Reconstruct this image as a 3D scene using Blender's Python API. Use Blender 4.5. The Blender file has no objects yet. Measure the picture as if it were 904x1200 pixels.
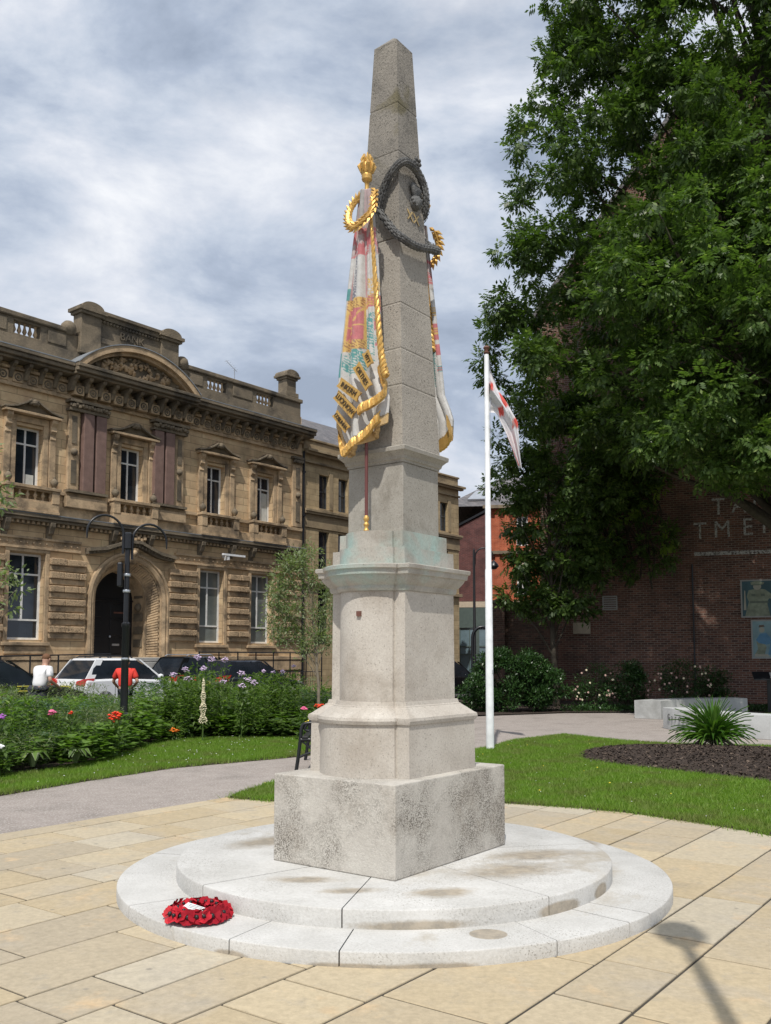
import bpy, bmesh, math, random
import numpy as np
from mathutils import Vector, Matrix
random.seed(7); rng = np.random.default_rng(11)
S = bpy.context.scene
R = math.radians
PI = math.pi

# ------------------------------------------------------------------ camera
cam = bpy.data.cameras.new('camera'); camo = bpy.data.objects.new('camera', cam)
S.collection.objects.link(camo); S.camera = camo
camo.location = (0, 0, 1.6); camo.rotation_euler = (R(90 + 4.835), 0, 0)
cam.sensor_fit = 'VERTICAL'; cam.sensor_height = 24.0
cam.lens = 24.0 * 1080 / 1200
cam.shift_y = (679.16 - 600) / 1200.0
cam.clip_start = .1; cam.clip_end = 3000
S.render.resolution_x = 771; S.render.resolution_y = 1024

# ------------------------------------------------------------------ light
SUN_EL, SUN_AZ = 56.0, 188.5          # azimuth clockwise from +Y (view direction)
sd = Vector((math.sin(R(SUN_AZ)) * math.cos(R(SUN_EL)), math.cos(R(SUN_AZ)) * math.cos(R(SUN_EL)), math.sin(R(SUN_EL))))
sl = bpy.data.lights.new('sun', 'SUN'); sl.energy = 3.3; sl.angle = R(.6); sl.color = (1.0, .955, .88)
so = bpy.data.objects.new('sun', sl); S.collection.objects.link(so)
so.rotation_euler = sd.to_track_quat('Z', 'Y').to_euler(); so.location = (0, -20, 40)

W = bpy.data.worlds.new('World'); S.world = W; W.use_nodes = True
nt = W.node_tree; nt.nodes.clear()
def N(t, typ, **kw):
    n = t.nodes.new(typ)
    for k, v in kw.items():
        if hasattr(n, k): setattr(n, k, v)
    return n
def L(t, a, b): t.links.new(a, b)
out = N(nt, 'ShaderNodeOutputWorld')
sky = N(nt, 'ShaderNodeTexSky'); sky.sky_type = 'NISHITA'; sky.sun_disc = False
sky.sun_elevation = R(SUN_EL); sky.sun_rotation = R(SUN_AZ); sky.air_density = 1.2; sky.dust_density = 2.0
bg1 = N(nt, 'ShaderNodeBackground'); bg1.inputs[1].default_value = .085; L(nt, sky.outputs[0], bg1.inputs[0])
tc = N(nt, 'ShaderNodeTexCoord'); sp = N(nt, 'ShaderNodeSeparateXYZ'); L(nt, tc.outputs['Generated'], sp.inputs[0])
za = N(nt, 'ShaderNodeMath', operation='MAXIMUM'); L(nt, sp.outputs[2], za.inputs[0]); za.inputs[1].default_value = 0.0
zb = N(nt, 'ShaderNodeMath', operation='ADD'); L(nt, za.outputs[0], zb.inputs[0]); zb.inputs[1].default_value = .13
dx = N(nt, 'ShaderNodeMath', operation='DIVIDE'); L(nt, sp.outputs[0], dx.inputs[0]); L(nt, zb.outputs[0], dx.inputs[1])
dy = N(nt, 'ShaderNodeMath', operation='DIVIDE'); L(nt, sp.outputs[1], dy.inputs[0]); L(nt, zb.outputs[0], dy.inputs[1])
cb = N(nt, 'ShaderNodeCombineXYZ'); L(nt, dx.outputs[0], cb.inputs[0]); L(nt, dy.outputs[0], cb.inputs[1]); cb.inputs[2].default_value = 3.7
n1 = N(nt, 'ShaderNodeTexNoise'); n1.inputs['Scale'].default_value = 3.6; n1.inputs['Detail'].default_value = 10; n1.inputs["Roughness"].default_value = .59; n1.inputs['Distortion'].default_value = .25
vs = N(nt, 'ShaderNodeMapping'); vs.inputs['Scale'].default_value = (1.0, 1.0, 2.1); vs.inputs['Location'].default_value = (.35, 0, .2); L(nt, tc.outputs['Generated'], vs.inputs[0])
L(nt, vs.outputs[0], n1.inputs['Vector'])
cr = N(nt, 'ShaderNodeValToRGB'); L(nt, n1.outputs[0], cr.inputs[0])
e = cr.color_ramp.elements
e[0].position = .35; e[0].color = (.32, .38, .485, 1)
e[1].position = .66; e[1].color = (.82, .84, .88, 1)
x_ = e.new(.43); x_.color = (.405, .47, .585, 1)
x_ = e.new(.50); x_.color = (.525, .585, .685, 1)
x_ = e.new(.565); x_.color = (.64, .68, .76, 1)
bg2 = N(nt, 'ShaderNodeBackground'); L(nt, cr.outputs[0], bg2.inputs[0]); bg2.inputs[1].default_value = 1.0
n2 = N(nt, 'ShaderNodeTexNoise'); n2.inputs['Scale'].default_value = 2.3; n2.inputs['Detail'].default_value = 7
L(nt, vs.outputs[0], n2.inputs['Vector'])
mr = N(nt, 'ShaderNodeMapRange'); L(nt, n2.outputs[0], mr.inputs[0])
mr.inputs[1].default_value = .34; mr.inputs[2].default_value = .47; mr.inputs[3].default_value = .62; mr.inputs[4].default_value = 1.0
mx = N(nt, 'ShaderNodeMixShader'); L(nt, mr.outputs[0], mx.inputs[0]); L(nt, bg1.outputs[0], mx.inputs[1]); L(nt, bg2.outputs[0], mx.inputs[2])
L(nt, mx.outputs[0], out.inputs[0])
S.view_settings.view_transform = 'Standard'; S.view_settings.look = 'None'
S.view_settings.exposure = 0.17; S.view_settings.gamma = 1.0
S.view_settings.use_curve_mapping = False

# ------------------------------------------------------------------ materials
def newmat(name):
    m = bpy.data.materials.new(name); m.use_nodes = True
    t = m.node_tree; t.nodes.clear()
    o = N(t, 'ShaderNodeOutputMaterial'); b = N(t, 'ShaderNodeBsdfPrincipled'); L(t, b.outputs[0], o.inputs[0])
    return m, t, b, o
def c4(c): return (c[0], c[1], c[2], 1)
def mixc(t, fac, a, b, mode='MIX'):
    n = N(t, 'ShaderNodeMix'); n.data_type = 'RGBA'; n.blend_type = mode
    if hasattr(fac, 'node'): L(t, fac, n.inputs[0])
    else: n.inputs[0].default_value = fac
    for v, i in ((a, 6), (b, 7)):
        if hasattr(v, 'node'): L(t, v, n.inputs[i])
        else: n.inputs[i].default_value = c4(v)
    return n.outputs[2]
def noise(t, vec, scale, detail=6, rough=.55, dist=0):
    n = N(t, 'ShaderNodeTexNoise'); n.inputs['Scale'].default_value = scale; n.inputs['Detail'].default_value = detail
    n.inputs['Roughness'].default_value = rough; n.inputs['Distortion'].default_value = dist
    if vec is not None: L(t, vec, n.inputs['Vector'])
    return n.outputs[0]
def rampf(t, v, lo, hi, a=0, b=1):
    n = N(t, 'ShaderNodeMapRange'); L(t, v, n.inputs[0])
    for i, k in zip((1, 2, 3, 4), (lo, hi, a, b)): n.inputs[i].default_value = k
    return n.outputs[0]
def bump(t, b, h, strength, dist=.01):
    n = N(t, 'ShaderNodeBump'); n.inputs['Strength'].default_value = strength; n.inputs['Distance'].default_value = dist
    L(t, h, n.inputs['Height']); L(t, n.outputs[0], b.inputs['Normal'])
def coords(t, kind='Object'):
    return N(t, 'ShaderNodeTexCoord').outputs[kind]
def plain(name, col, rough=.6, metal=0, spec=.5, var=.12, vs=6, bmp=0, bs=60):
    m, t, b, o = newmat(name); v = coords(t)
    f = rampf(t, noise(t, v, vs), .3, .7)
    c = mixc(t, f, [k * (1 - var) for k in col], [min(1, k * (1 + var)) for k in col])
    L(t, c, b.inputs['Base Color']); b.inputs['Roughness'].default_value = rough; b.inputs['Metallic'].default_value = metal
    b.inputs['Specular IOR Level'].default_value = spec
    if bmp: bump(t, b, noise(t, v, bs), bmp, .005)
    return m
def stone(name, c1, c2, s1=2.5, stain=None, sscale=1.2, slo=.5, shi=.65, speck=None, sps=90, splo=.6, sphi=.68, spmask=None, rough=.85, bmp=.4, bs=70, bd=.004, tint=None, tlo=.55, thi=.62, ts=.9):
    m, t, b, o = newmat(name); v = coords(t)
    c = mixc(t, rampf(t, noise(t, v, s1, 8, .6), .32, .68), c1, c2)
    if tint: c = mixc(t, rampf(t, noise(t, v, ts, 5, .6, .4), tlo, thi), c, tint)
    if stain: c = mixc(t, rampf(t, noise(t, v, sscale, 8, .65, .2), slo, shi), c, stain)
    fine = noise(t, v, bs, 4, .7)
    c = mixc(t, .35, c, mixc(t, rampf(t, fine, .3, .7), (.35, .35, .35), (.68, .68, .68)), 'OVERLAY')
    if speck:
        f = rampf(t, noise(t, v, sps, 3, .7), splo, sphi)
        if spmask:
            f2 = rampf(t, noise(t, v, spmask[0], 5, .7), spmask[1], spmask[2])
            mm = N(t, 'ShaderNodeMath', operation='MULTIPLY'); L(t, f, mm.inputs[0]); L(t, f2, mm.inputs[1]); f = mm.outputs[0]
        c = mixc(t, f, c, speck)
    L(t, c, b.inputs['Base Color']); b.inputs['Roughness'].default_value = rough; b.inputs['Specular IOR Level'].default_value = .25
    bump(t, b, fine, bmp, bd)
    return m
def wallvec(t):
    v = coords(t); s = N(t, 'ShaderNodeSeparateXYZ'); L(t, v, s.inputs[0])
    a = N(t, 'ShaderNodeMath', operation='ADD'); L(t, s.outputs[0], a.inputs[0]); L(t, s.outputs[1], a.inputs[1])
    c = N(t, 'ShaderNodeCombineXYZ'); L(t, a.outputs[0], c.inputs[0]); L(t, s.outputs[2], c.inputs[1])
    return v, c.outputs[0]
def brick(name, c1, c2, mort, bw=.225, rh=.075, ms=.01, rough=.9, dirt=None, dlo=.45, dhi=.7, ds=.5, bmp=.5, light=None):
    m, t, b, o = newmat(name); v, w = wallvec(t)
    n = N(t, 'ShaderNodeTexBrick'); L(t, w, n.inputs['Vector']); n.inputs['Scale'].default_value = 1
    n.inputs['Brick Width'].default_value = bw; n.inputs['Row Height'].default_value = rh; n.inputs['Mortar Size'].default_value = ms
    n.inputs['Mortar Smooth'].default_value = .3; n.inputs['Bias'].default_value = 0
    n.inputs['Color1'].default_value = c4(c1); n.inputs['Color2'].default_value = c4(c2); n.inputs['Mortar'].default_value = c4(mort)
    c = n.outputs['Color']
    c = mixc(t, .5, c, mixc(t, rampf(t, noise(t, v, 2.2, 8, .65), .3, .7), (.25, .25, .25), (.75, .75, .75)), 'OVERLAY')
    if dirt: c = mixc(t, rampf(t, noise(t, v, ds, 8, .65, .3), dlo, dhi), c, dirt)
    if light: c = mixc(t, rampf(t, noise(t, v, .8, 8, .6), .55, .75, 0, .6), c, light)
    L(t, c, b.inputs['Base Color']); b.inputs['Roughness'].default_value = rough; b.inputs['Specular IOR Level'].default_value = .2
    inv = N(t, 'ShaderNodeMath', operation='SUBTRACT'); inv.inputs[0].default_value = 1; L(t, n.outputs['Fac'], inv.inputs[1])
    ad = N(t, 'ShaderNodeMath', operation='ADD'); L(t, inv.outputs[0], ad.inputs[0])
    nn = noise(t, v, 25, 5, .7); L(t, nn, ad.inputs[1])
    bump(t, b, ad.outputs[0], bmp, .008)
    return m
def leafmat(name, c1, c2, c3=None, trans=.35, rough=.5):
    m, t, b, o = newmat(name)
    g = N(t, 'ShaderNodeNewGeometry').outputs['Random Per Island']
    r = N(t, 'ShaderNodeValToRGB'); L(t, g, r.inputs[0]); e = r.color_ramp.elements
    e[0].color = c4(c1); e[1].color = c4(c2)
    if c3: x = e.new(.9); x.color = c4(c2); e[2].color = c4(c3); 
    L(t, r.outputs[0], b.inputs['Base Color']); b.inputs['Roughness'].default_value = rough; b.inputs['Specular IOR Level'].default_value = .35
    tr = N(t, 'ShaderNodeBsdfTranslucent')
    L(t, mixc(t, 1.0, r.outputs[0], (1.3, 1.5, .6), 'MULTIPLY'), tr.inputs[0])
    mx = N(t, 'ShaderNodeMixShader'); mx.inputs[0].default_value = trans
    L(t, b.outputs[0], mx.inputs[1]); L(t, tr.outputs[0], mx.inputs[2]); L(t, mx.outputs[0], o.inputs[0])
    return m
def attrmat(name, attr='paint', rough=.7, bmp=.3, bs=60, fade=None):
    m, t, b, o = newmat(name); a = N(t, 'ShaderNodeAttribute'); a.attribute_name = attr
    v = coords(t); c = a.outputs['Color']
    c = mixc(t, .5, c, mixc(t, rampf(t, noise(t, v, 22, 8, .7), .3, .7), (.3, .3, .3), (.68, .68, .68)), 'OVERLAY')
    if fade: c = mixc(t, rampf(t, noise(t, v, 14, 8, .7), .60, .72, 0, .6), c, fade)
    L(t, c, b.inputs['Base Color']); b.inputs['Roughness'].default_value = rough; b.inputs['Specular IOR Level'].default_value = .3
    bump(t, b, noise(t, v, bs), bmp, .004)
    return m
M = {}
M['plinth'] = stone('pitted_grey_stone', (.46, .43, .385), (.57, .54, .485), 3, stain=(.35, .31, .26), sscale=2.2, slo=.54, shi=.76, speck=(.13, .115, .095), sps=125, splo=.46, sphi=.56, spmask=(1.9, .42, .60), bmp=.7, bs=60, bd=.008)
M['ped'] = stone('pale_grey_stone', (.44, .40, .35), (.57, .53, .47), 2.6, stain=(.33, .285, .235), sscale=1.7, slo=.5, shi=.74, speck=(.27, .24, .205), sps=80, splo=.60, sphi=.67, bmp=.6)
M['corn'] = stone('verdigris_stained_stone', (.38, .355, .31), (.47, .44, .39), 2.4, stain=(.27, .24, .20), sscale=2.6, slo=.5, shi=.75, tint=(.36, .46, .42), tlo=.50, thi=.66, ts=2.2, speck=(.15, .14, .12), sps=100, splo=.62, sphi=.7)
M['cap'] = stone('weathered_grey_stone', (.31, .29, .25), (.41, .385, .34), 3, stain=(.22, .20, .165), sscale=3, slo=.5, shi=.7, speck=(.12, .11, .10), sps=100, splo=.6, sphi=.68)
M['obel'] = stone('dark_weathered_stone', (.215, .197, .172), (.34, .31, .265), 1.8, stain=(.10, .095, .085), sscale=2.2, slo=.52, shi=.72, tint=(.17, .15, .095), tlo=.58, thi=.7, ts=2.8, speck=(.06, .058, .05), sps=80, splo=.56, sphi=.66, bmp=.9, bs=55, bd=.008)
M['obel2'] = stone('buff_weathered_stone', (.32, .29, .25), (.43, .395, .34), 2.2, stain=(.20, .18, .15), sscale=2.4, slo=.54, shi=.74, speck=(.09, .082, .07), sps=85, splo=.58, sphi=.67, bmp=.8, bs=60, bd=.006)
M['garland'] = stone('blackened_carved_stone', (.09, .09, .09), (.17, .17, .165), 12, speck=(.03, .03, .03), sps=60, bmp=1, bs=40, bd=.01)
M['step'] = stone('white_step_stone', (.47, .465, .45), (.60, .595, .575), 2.5, stain=(.35, .305, .235), sscale=.9, slo=.60, shi=.68, speck=(.20, .18, .15), sps=85, splo=.60, sphi=.70, spmask=(1.6, .45, .62), bmp=.5, bs=60, bd=.006)
def blots(m, L_):
    """dried damp patches with ragged edges, in object coordinates: (x, y, z, rx, ry, rz, angle, raggedness)"""
    t = m.node_tree; b = [n for n in t.nodes if n.type == 'BSDF_PRINCIPLED'][0]; v = coords(t); cur = b.inputs['Base Color'].links[0].from_socket
    rag = noise(t, v, 5.5, 9, .78); tone = mixc(t, rampf(t, noise(t, v, 13, 8, .7), .35, .65), (.40, .335, .25), (.235, .205, .16)); mx = None
    for (x, y, z, rx, ry, rz, an, jag) in L_:
        mp = N(t, 'ShaderNodeMapping'); mp.vector_type = 'TEXTURE'; mp.inputs['Location'].default_value = (x, y, z); mp.inputs['Rotation'].default_value = (0, 0, an); mp.inputs['Scale'].default_value = (rx, ry, rz)
        L(t, v, mp.inputs[0]); ln = N(t, 'ShaderNodeVectorMath', operation='LENGTH'); L(t, mp.outputs[0], ln.inputs[0])
        ma = N(t, 'ShaderNodeMath', operation='MULTIPLY_ADD'); L(t, rag, ma.inputs[0]); ma.inputs[1].default_value = jag; L(t, ln.outputs['Value'], ma.inputs[2])
        f = rampf(t, ma.outputs[0], 1 + jag * .5 - .02 - jag * .30, 1 + jag * .5 + .02 + jag * .06, .85, 0)
        if mx is None: mx = f
        else: k = N(t, 'ShaderNodeMath', operation='MAXIMUM'); L(t, mx, k.inputs[0]); L(t, f, k.inputs[1]); mx = k.outputs[0]
    L(t, mixc(t, mx, cur, tone), b.inputs['Base Color'])
_st = lambda nm: stone(nm, (.46, .45, .425), (.60, .59, .565), 2.5, stain=(.40, .36, .295), sscale=1.1, slo=.58, shi=.70, speck=(.20, .18, .15), sps=85, splo=.56, sphi=.68, spmask=(1.6, .42, .60), bmp=.6, bs=60, bd=.006)
M['step'] = _st('lower_step_stone'); M['step2'] = _st('upper_step_stone')
M['stain'] = stone('damp_brown_stain', (.36, .30, .22), (.28, .24, .18), 9, bmp=.3)
M['joint'] = plain('dark_joint', (.055, .048, .038), .95)
M['gold'] = stone('gold_paint', (.68, .43, .14), (.56, .33, .09), 30, stain=(.24, .14, .06), sscale=22, slo=.56, shi=.68, rough=.40, bmp=.6, bs=60)
M['gold'].node_tree.nodes['Principled BSDF'].inputs['Metallic'].default_value = .45
M['maroon'] = plain('maroon_paint', (.14, .045, .04), .5)
M['goldtext'] = plain('faded_gold', (.55, .40, .18), .5, .3)
M['darktext'] = plain('dark_lettering', (.07, .05, .03), .8)
M['fac'] = brick('sandstone_ashlar', (.64, .47, .285), (.50, .36, .215), (.29, .21, .13), 1.15, .31, .012, dirt=(.20, .15, .10), dlo=.53, dhi=.80, ds=.55, bmp=.35, light=(.70, .52, .31))
M['facrust'] = stone('rusticated_sandstone', (.58, .42, .26), (.42, .30, .185), 2.0, stain=(.20, .15, .10), sscale=1.1, slo=.52, shi=.72, speck=(.10, .075, .05), sps=24, splo=.5, sphi=.62, spmask=(1.3, .42, .58), bmp=.9, bs=22, bd=.04)
M['facm'] = stone('moulded_sandstone', (.58, .425, .265), (.44, .32, .20), 2.0, stain=(.17, .13, .09), sscale=1.3, slo=.46, shi=.66, bmp=.6, bs=22, bd=.02)
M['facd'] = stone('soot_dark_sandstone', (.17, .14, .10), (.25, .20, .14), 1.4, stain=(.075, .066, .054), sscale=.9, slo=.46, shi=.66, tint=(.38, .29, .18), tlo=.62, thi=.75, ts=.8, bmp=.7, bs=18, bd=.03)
M['lead'] = plain('lead_flashing', (.26, .28, .30), .5, .2)
M['granite'] = stone('red_granite', (.185, .12, .10), (.25, .165, .14), 4, speck=(.11, .07, .065), sps=50, rough=.45, bmp=.15)
M['frame'] = plain('white_window_paint', (.74, .74, .72), .45)
M['dframe'] = plain('dark_sash_paint', (.06, .065, .07), .4)
def glass(name, col, rough=.06, spec=.7):
    m, t, b, o = newmat(name); v = coords(t)
    L(t, mixc(t, rampf(t, noise(t, v, 1.2), .35, .65), col, [k * 1.8 + .004 for k in col]), b.inputs['Base Color'])
    b.inputs['Roughness'].default_value = rough; b.inputs['Specular IOR Level'].default_value = spec
    bump(t, b, noise(t, v, 1.1, 2), .05, .02)
    return m
M['pane'] = glass('dark_glass', (.012, .016, .022))
M['panelt'] = glass('curtained_glass', (.11, .125, .12), .15)
M['blind'] = plain('pale_blinds', (.50, .52, .50), .7)
M['black'] = plain('black_paint', (.012, .013, .016), .35)
M['slate'] = brick('slate_roof', (.13, .125, .13), (.19, .175, .175), (.07, .07, .075), .3, .16, .012, rough=.6, bmp=.5)
M['annex'] = brick('buff_sandstone', (.45, .35, .21), (.37, .28, .165), (.27, .20, .12), .8, .26, .010, dirt=(.20, .15, .09), dlo=.55, dhi=.8, ds=.6, bmp=.3)
M['annexm'] = stone('buff_moulding', (.37, .29, .18), (.29, .22, .14), 2, stain=(.12, .095, .065), sscale=1.2, slo=.48, shi=.7)
M['orange'] = brick('orange_brick', (.47, .12, .055), (.36, .075, .035), (.40, .20, .13), dirt=(.30, .06, .03), dlo=.55, dhi=.8)
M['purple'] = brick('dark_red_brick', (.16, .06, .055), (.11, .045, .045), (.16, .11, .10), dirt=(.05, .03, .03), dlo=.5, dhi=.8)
M['gable'] = brick('old_brown_brick', (.22, .105, .075), (.085, .048, .042), (.26, .205, .165), .225, .079, .013, dirt=(.085, .056, .048), dlo=.52, dhi=.80, ds=.35, bmp=.7, light=(.28, .155, .11))
M['gwall'] = brick('shade_toned_garden_brick', (.10, .052, .038), (.045, .028, .022), (.10, .08, .062), dirt=(.05, .033, .026), dlo=.5, dhi=.8)  # brick colour darkened to carry the tree shade that misses this wall
def worn(name, col, lo, hi, s=9):
    m, t, b, o = newmat(name); v = coords(t)
    L(t, mixc(t, rampf(t, noise(t, v, 5), .3, .7), col, [k * .7 for k in col]), b.inputs['Base Color']); b.inputs['Roughness'].default_value = .9
    tr = N(t, 'ShaderNodeBsdfTransparent'); mx = N(t, 'ShaderNodeMixShader')
    L(t, rampf(t, noise(t, v, s, 8, .75), lo, hi), mx.inputs[0]); L(t, tr.outputs[0], mx.inputs[1]); L(t, b.outputs[0], mx.inputs[2]); L(t, mx.outputs[0], o.inputs[0])
    return m
M['ghost'] = worn('faded_white_sign_paint', (.62, .60, .56), .38, .54, 14)
M['shop'] = plain('grey_green_shopfront', (.085, .115, .105), .5)
M['shopg'] = glass('shop_glass', (.09, .13, .15), .1)
M['cream'] = plain('cream_stone_band', (.50, .42, .32), .8)
M['white'] = plain('white_paint', (.78, .79, .80), .4)
M['brown'] = plain('brown_cap', (.16, .07, .05), .4)
M['bark'] = stone('bark', (.09, .075, .055), (.05, .042, .033), 6, bmp=1, bs=18, bd=.03)
M['palebark'] = stone('pale_bark', (.26, .22, .17), (.17, .14, .105), 8, bmp=.6, bs=30, bd=.01)
M['soil'] = stone('dark_mulch', (.035, .026, .021), (.085, .064, .052), 14, speck=(.12, .09, .075), sps=70, splo=.60, sphi=.68, rough=1, bmp=1, bs=55, bd=.03)
M['lawn'] = stone('lawn_soil', (.075, .125, .020), (.11, .17, .030), 3, bmp=.8, bs=90, bd=.02)
M['blade'] = leafmat('grass_blade', (.13, .235, .025), (.20, .33, .04), (.29, .36, .08), .4)
M['tar'] = stone('grey_path', (.29, .25, .225), (.36, .315, .285), 5, stain=(.21, .185, .165), sscale=1.1, slo=.50, shi=.74, speck=(.54, .50, .46), sps=42, splo=.54, sphi=.64, bmp=.8, bs=130, bd=.006)
M['ground'] = stone('earth', (.10, .09, .06), (.15, .13, .09), 1.0)
M['road'] = stone('asphalt', (.05, .05, .052), (.08, .078, .077), 1.2, bmp=.4)
M['kerb'] = stone('grey_kerb', (.34, .33, .31), (.42, .41, .39), 3)
M['bench'] = stone('grey_bench_stone', (.40, .405, .40), (.52, .525, .515), 2, stain=(.25, .25, .235), sscale=1.2, slo=.52, shi=.75, bmp=.3)
M['skin'] = plain('skin', (.50, .29, .21), .55, var=.06)
M['hair'] = plain('short_auburn_hair', (.16, .075, .035), .8)
M['tee'] = plain('white_cotton', (.80, .79, .80), .85, bmp=.2, bs=12)
M['dark'] = plain('dark_cloth', (.030, .032, .042), .85, bmp=.3, bs=12)
M['redshirt'] = plain('red_cotton', (.72, .045, .030), .8, bmp=.2, bs=12)
M['carwhite'] = plain('white_car_paint', (.74, .75, .77), .18, 0, .6, var=.02)
M['carblack'] = plain('black_car_paint', (.010, .011, .013), .12, 0, .8, var=.02)
M['carblue'] = plain('dark_grey_car_paint', (.032, .038, .052), .14, .3, .7, var=.02)
M['carsilver'] = plain('silver_trim', (.52, .54, .57), .3, .7)
M['tyre'] = plain('tyre_rubber', (.018, .018, .018), .85)
M['tail'] = plain('red_lamp_plastic', (.50, .02, .015), .2, 0, .7)
M['yellow'] = plain('yellow_vinyl', (.62, .55, .08), .5)
M['poppy'] = plain('red_poppy_paper', (.43, .012, .024), .75, 0, .25, var=.3, vs=20)
M['poppyc'] = plain('black_poppy_centre', (.012, .010, .010), .5)

# ------------------------------------------------------------------ mesh building
class B:
    def __init__(s): s.v = []; s.f = []; s.m = []
    def add(s, vs, fs, mi=0):
        o = len(s.v); s.v += [tuple(p) for p in vs]; s.f += [tuple(i + o for i in f) for f in fs]; s.m += [mi] * len(fs); return s
    def box(s, x0, x1, y0, y1, z0, z1, mi=0):
        return s.add([(x, y, z) for z in (z0, z1) for y in (y0, y1) for x in (x0, x1)],
                     [(0, 2, 3, 1), (4, 5, 7, 6), (0, 1, 5, 4), (2, 6, 7, 3), (0, 4, 6, 2), (1, 3, 7, 5)], mi)
    def loft(s, rings, cap=True, mi=0, closed=True):
        n = len(rings[0]); o = []
        for r in rings: o += list(r)
        fs = []
        for k in range(len(rings) - 1):
            for i in range(n if closed else n - 1):
                j = (i + 1) % n; fs.append((k * n + i, k * n + j, (k + 1) * n + j, (k + 1) * n + i))
        if cap: fs.append(tuple(range(n))[::-1]); fs.append(tuple((len(rings) - 1) * n + i for i in range(n)))
        return s.add(o, fs, mi)
    def prism(s, poly, z0, z1, mi=0):      # poly in xy
        return s.loft([[(x, y, z0) for x, y in poly], [(x, y, z1) for x, y in poly]], True, mi)
    def prismxz(s, poly, y0, y1, mi=0):    # poly in xz
        return s.loft([[(x, y0, z) for x, z in poly], [(x, y1, z) for x, z in poly]], True, mi)
    def prismyz(s, poly, x0, x1, mi=0):
        return s.loft([[(x0, y, z) for y, z in poly], [(x1, y, z) for y, z in poly]], True, mi)
    def lathe(s, prof, c=(0, 0, 0), n=16, mi=0, axis='z'):
        rings = []
        for r, h in prof:
            ring = []
            for i in range(n):
                a = 2 * PI * i / n; p, q = r * math.cos(a), r * math.sin(a)
                ring.append((c[0] + p, c[1] + q, c[2] + h) if axis == 'z' else ((c[0] + p, c[1] + h, c[2] + q) if axis == 'y' else (c[0] + h, c[1] + p, c[2] + q)))
            rings.append(ring)
        return s.loft(rings, True, mi)
    def tube(s, pts, r, n=8, mi=0, cap=True):
        pts = [Vector(p) for p in pts]; rings = []; up = None
        for i, p in enumerate(pts):
            d = (pts[min(i + 1, len(pts) - 1)] - pts[max(i - 1, 0)]).normalized()
            if up is None: up = d.orthogonal().normalized()
            up = (up - d * up.dot(d)); up = up.normalized() if up.length > 1e-6 else d.orthogonal().normalized()
            w = d.cross(up); rr = r[i] if hasattr(r, '__len__') else r
            rings.append([tuple(p + (up * math.cos(2 * PI * k / n) + w * math.sin(2 * PI * k / n)) * rr) for k in range(n)])
        return s.loft(rings, cap, mi)
    def sphere(s, c, r, n=10, mi=0, sz=1.0):
        m = n // 2
        return s.lathe([(max(1e-4, r * math.sin(PI * k / m)), -r * sz * math.cos(PI * k / m)) for k in range(m + 1)], c, n, mi)
    def build(s, name, mats, parent=None, smooth=None, bevel=0, origin='auto', frame=None):
        if not isinstance(mats, (list, tuple)): mats = [mats]
        me = bpy.data.meshes.new(name); v = s.v
        off = Vector((0, 0, 0))
        if parent is None and frame is None and origin == 'auto' and v:
            a = np.array(v); off = Vector(((a[:, 0].min() + a[:, 0].max()) / 2, (a[:, 1].min() + a[:, 1].max()) / 2, a[:, 2].min()))
            v = [tuple(q) for q in (a - np.array(off))]
        me.from_pydata(v, [], s.f)
        for mm in mats: me.materials.append(M[mm] if isinstance(mm, str) else mm)
        if len(mats) > 1: me.polygons.foreach_set('material_index', s.m)
        bm = bmesh.new(); bm.from_mesh(me); bmesh.ops.recalc_face_normals(bm, faces=bm.faces); bm.to_mesh(me); bm.free()
        if smooth is not None: me.polygons.foreach_set('use_smooth', [True] * len(me.polygons)); me.set_sharp_from_angle(angle=R(smooth))
        o = bpy.data.objects.new(name, me); S.collection.objects.link(o)
        if parent is not None: o.parent = parent
        else: o.location = off
        if bevel:
            b = o.modifiers.new('bevel', 'BEVEL'); b.width = bevel; b.segments = 2; b.limit_method = 'ANGLE'; b.angle_limit = R(35)
        return o
def each(b, name, mats, parent, **kw):
    """build every loose piece collected in b as a part of its own"""
    par = list(range(len(b.v)))
    def find(i):
        while par[i] != i: par[i] = par[par[i]]; i = par[i]
        return i
    for f in b.f:
        r_ = find(f[0])
        for i in f[1:]: par[find(i)] = r_
    groups = {}
    for k, f in enumerate(b.f): groups.setdefault(find(f[0]), []).append(k)
    o = None
    for ks in groups.values():
        c = B(); mp = {}
        for k in ks:
            for i in b.f[k]:
                if i not in mp: mp[i] = len(c.v); c.v.append(b.v[i])
            c.f.append(tuple(mp[i] for i in b.f[k])); c.m.append(b.m[k])
        o = c.build(name, mats, parent, **kw)
    return o
def tag(o, label=None, cat=None, group=None, kind=None):
    for k, v in (('label', label), ('category', cat), ('group', group), ('kind', kind)):
        if v: o[k] = v
    return o
def empty(name, loc, rz=0, label=None, cat=None, group=None):
    o = bpy.data.objects.new(name, None); S.collection.objects.link(o); o.empty_display_size = .2
    o.location = loc; o.rotation_euler = (0, 0, rz); return tag(o, label, cat, group)
def struct(o): return tag(o, kind='structure')
def copy_tree(o, parent=None):
    c = o.copy(); S.collection.objects.link(c)
    if parent is not None: c.parent = parent
    for ch in list(o.children): copy_tree(ch, c)
    return c
def textmesh(txt, size, depth=.004):
    cu = bpy.data.curves.new('lettering', 'FONT'); cu.body = txt; cu.size = size; cu.extrude = depth; cu.align_x = 'CENTER'; cu.align_y = 'CENTER'
    o = bpy.data.objects.new('tmp', cu); S.collection.objects.link(o); bpy.context.view_layer.update()
    me = bpy.data.meshes.new_from_object(o.evaluated_get(bpy.context.evaluated_depsgraph_get())); bpy.data.objects.remove(o)
    return me
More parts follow.
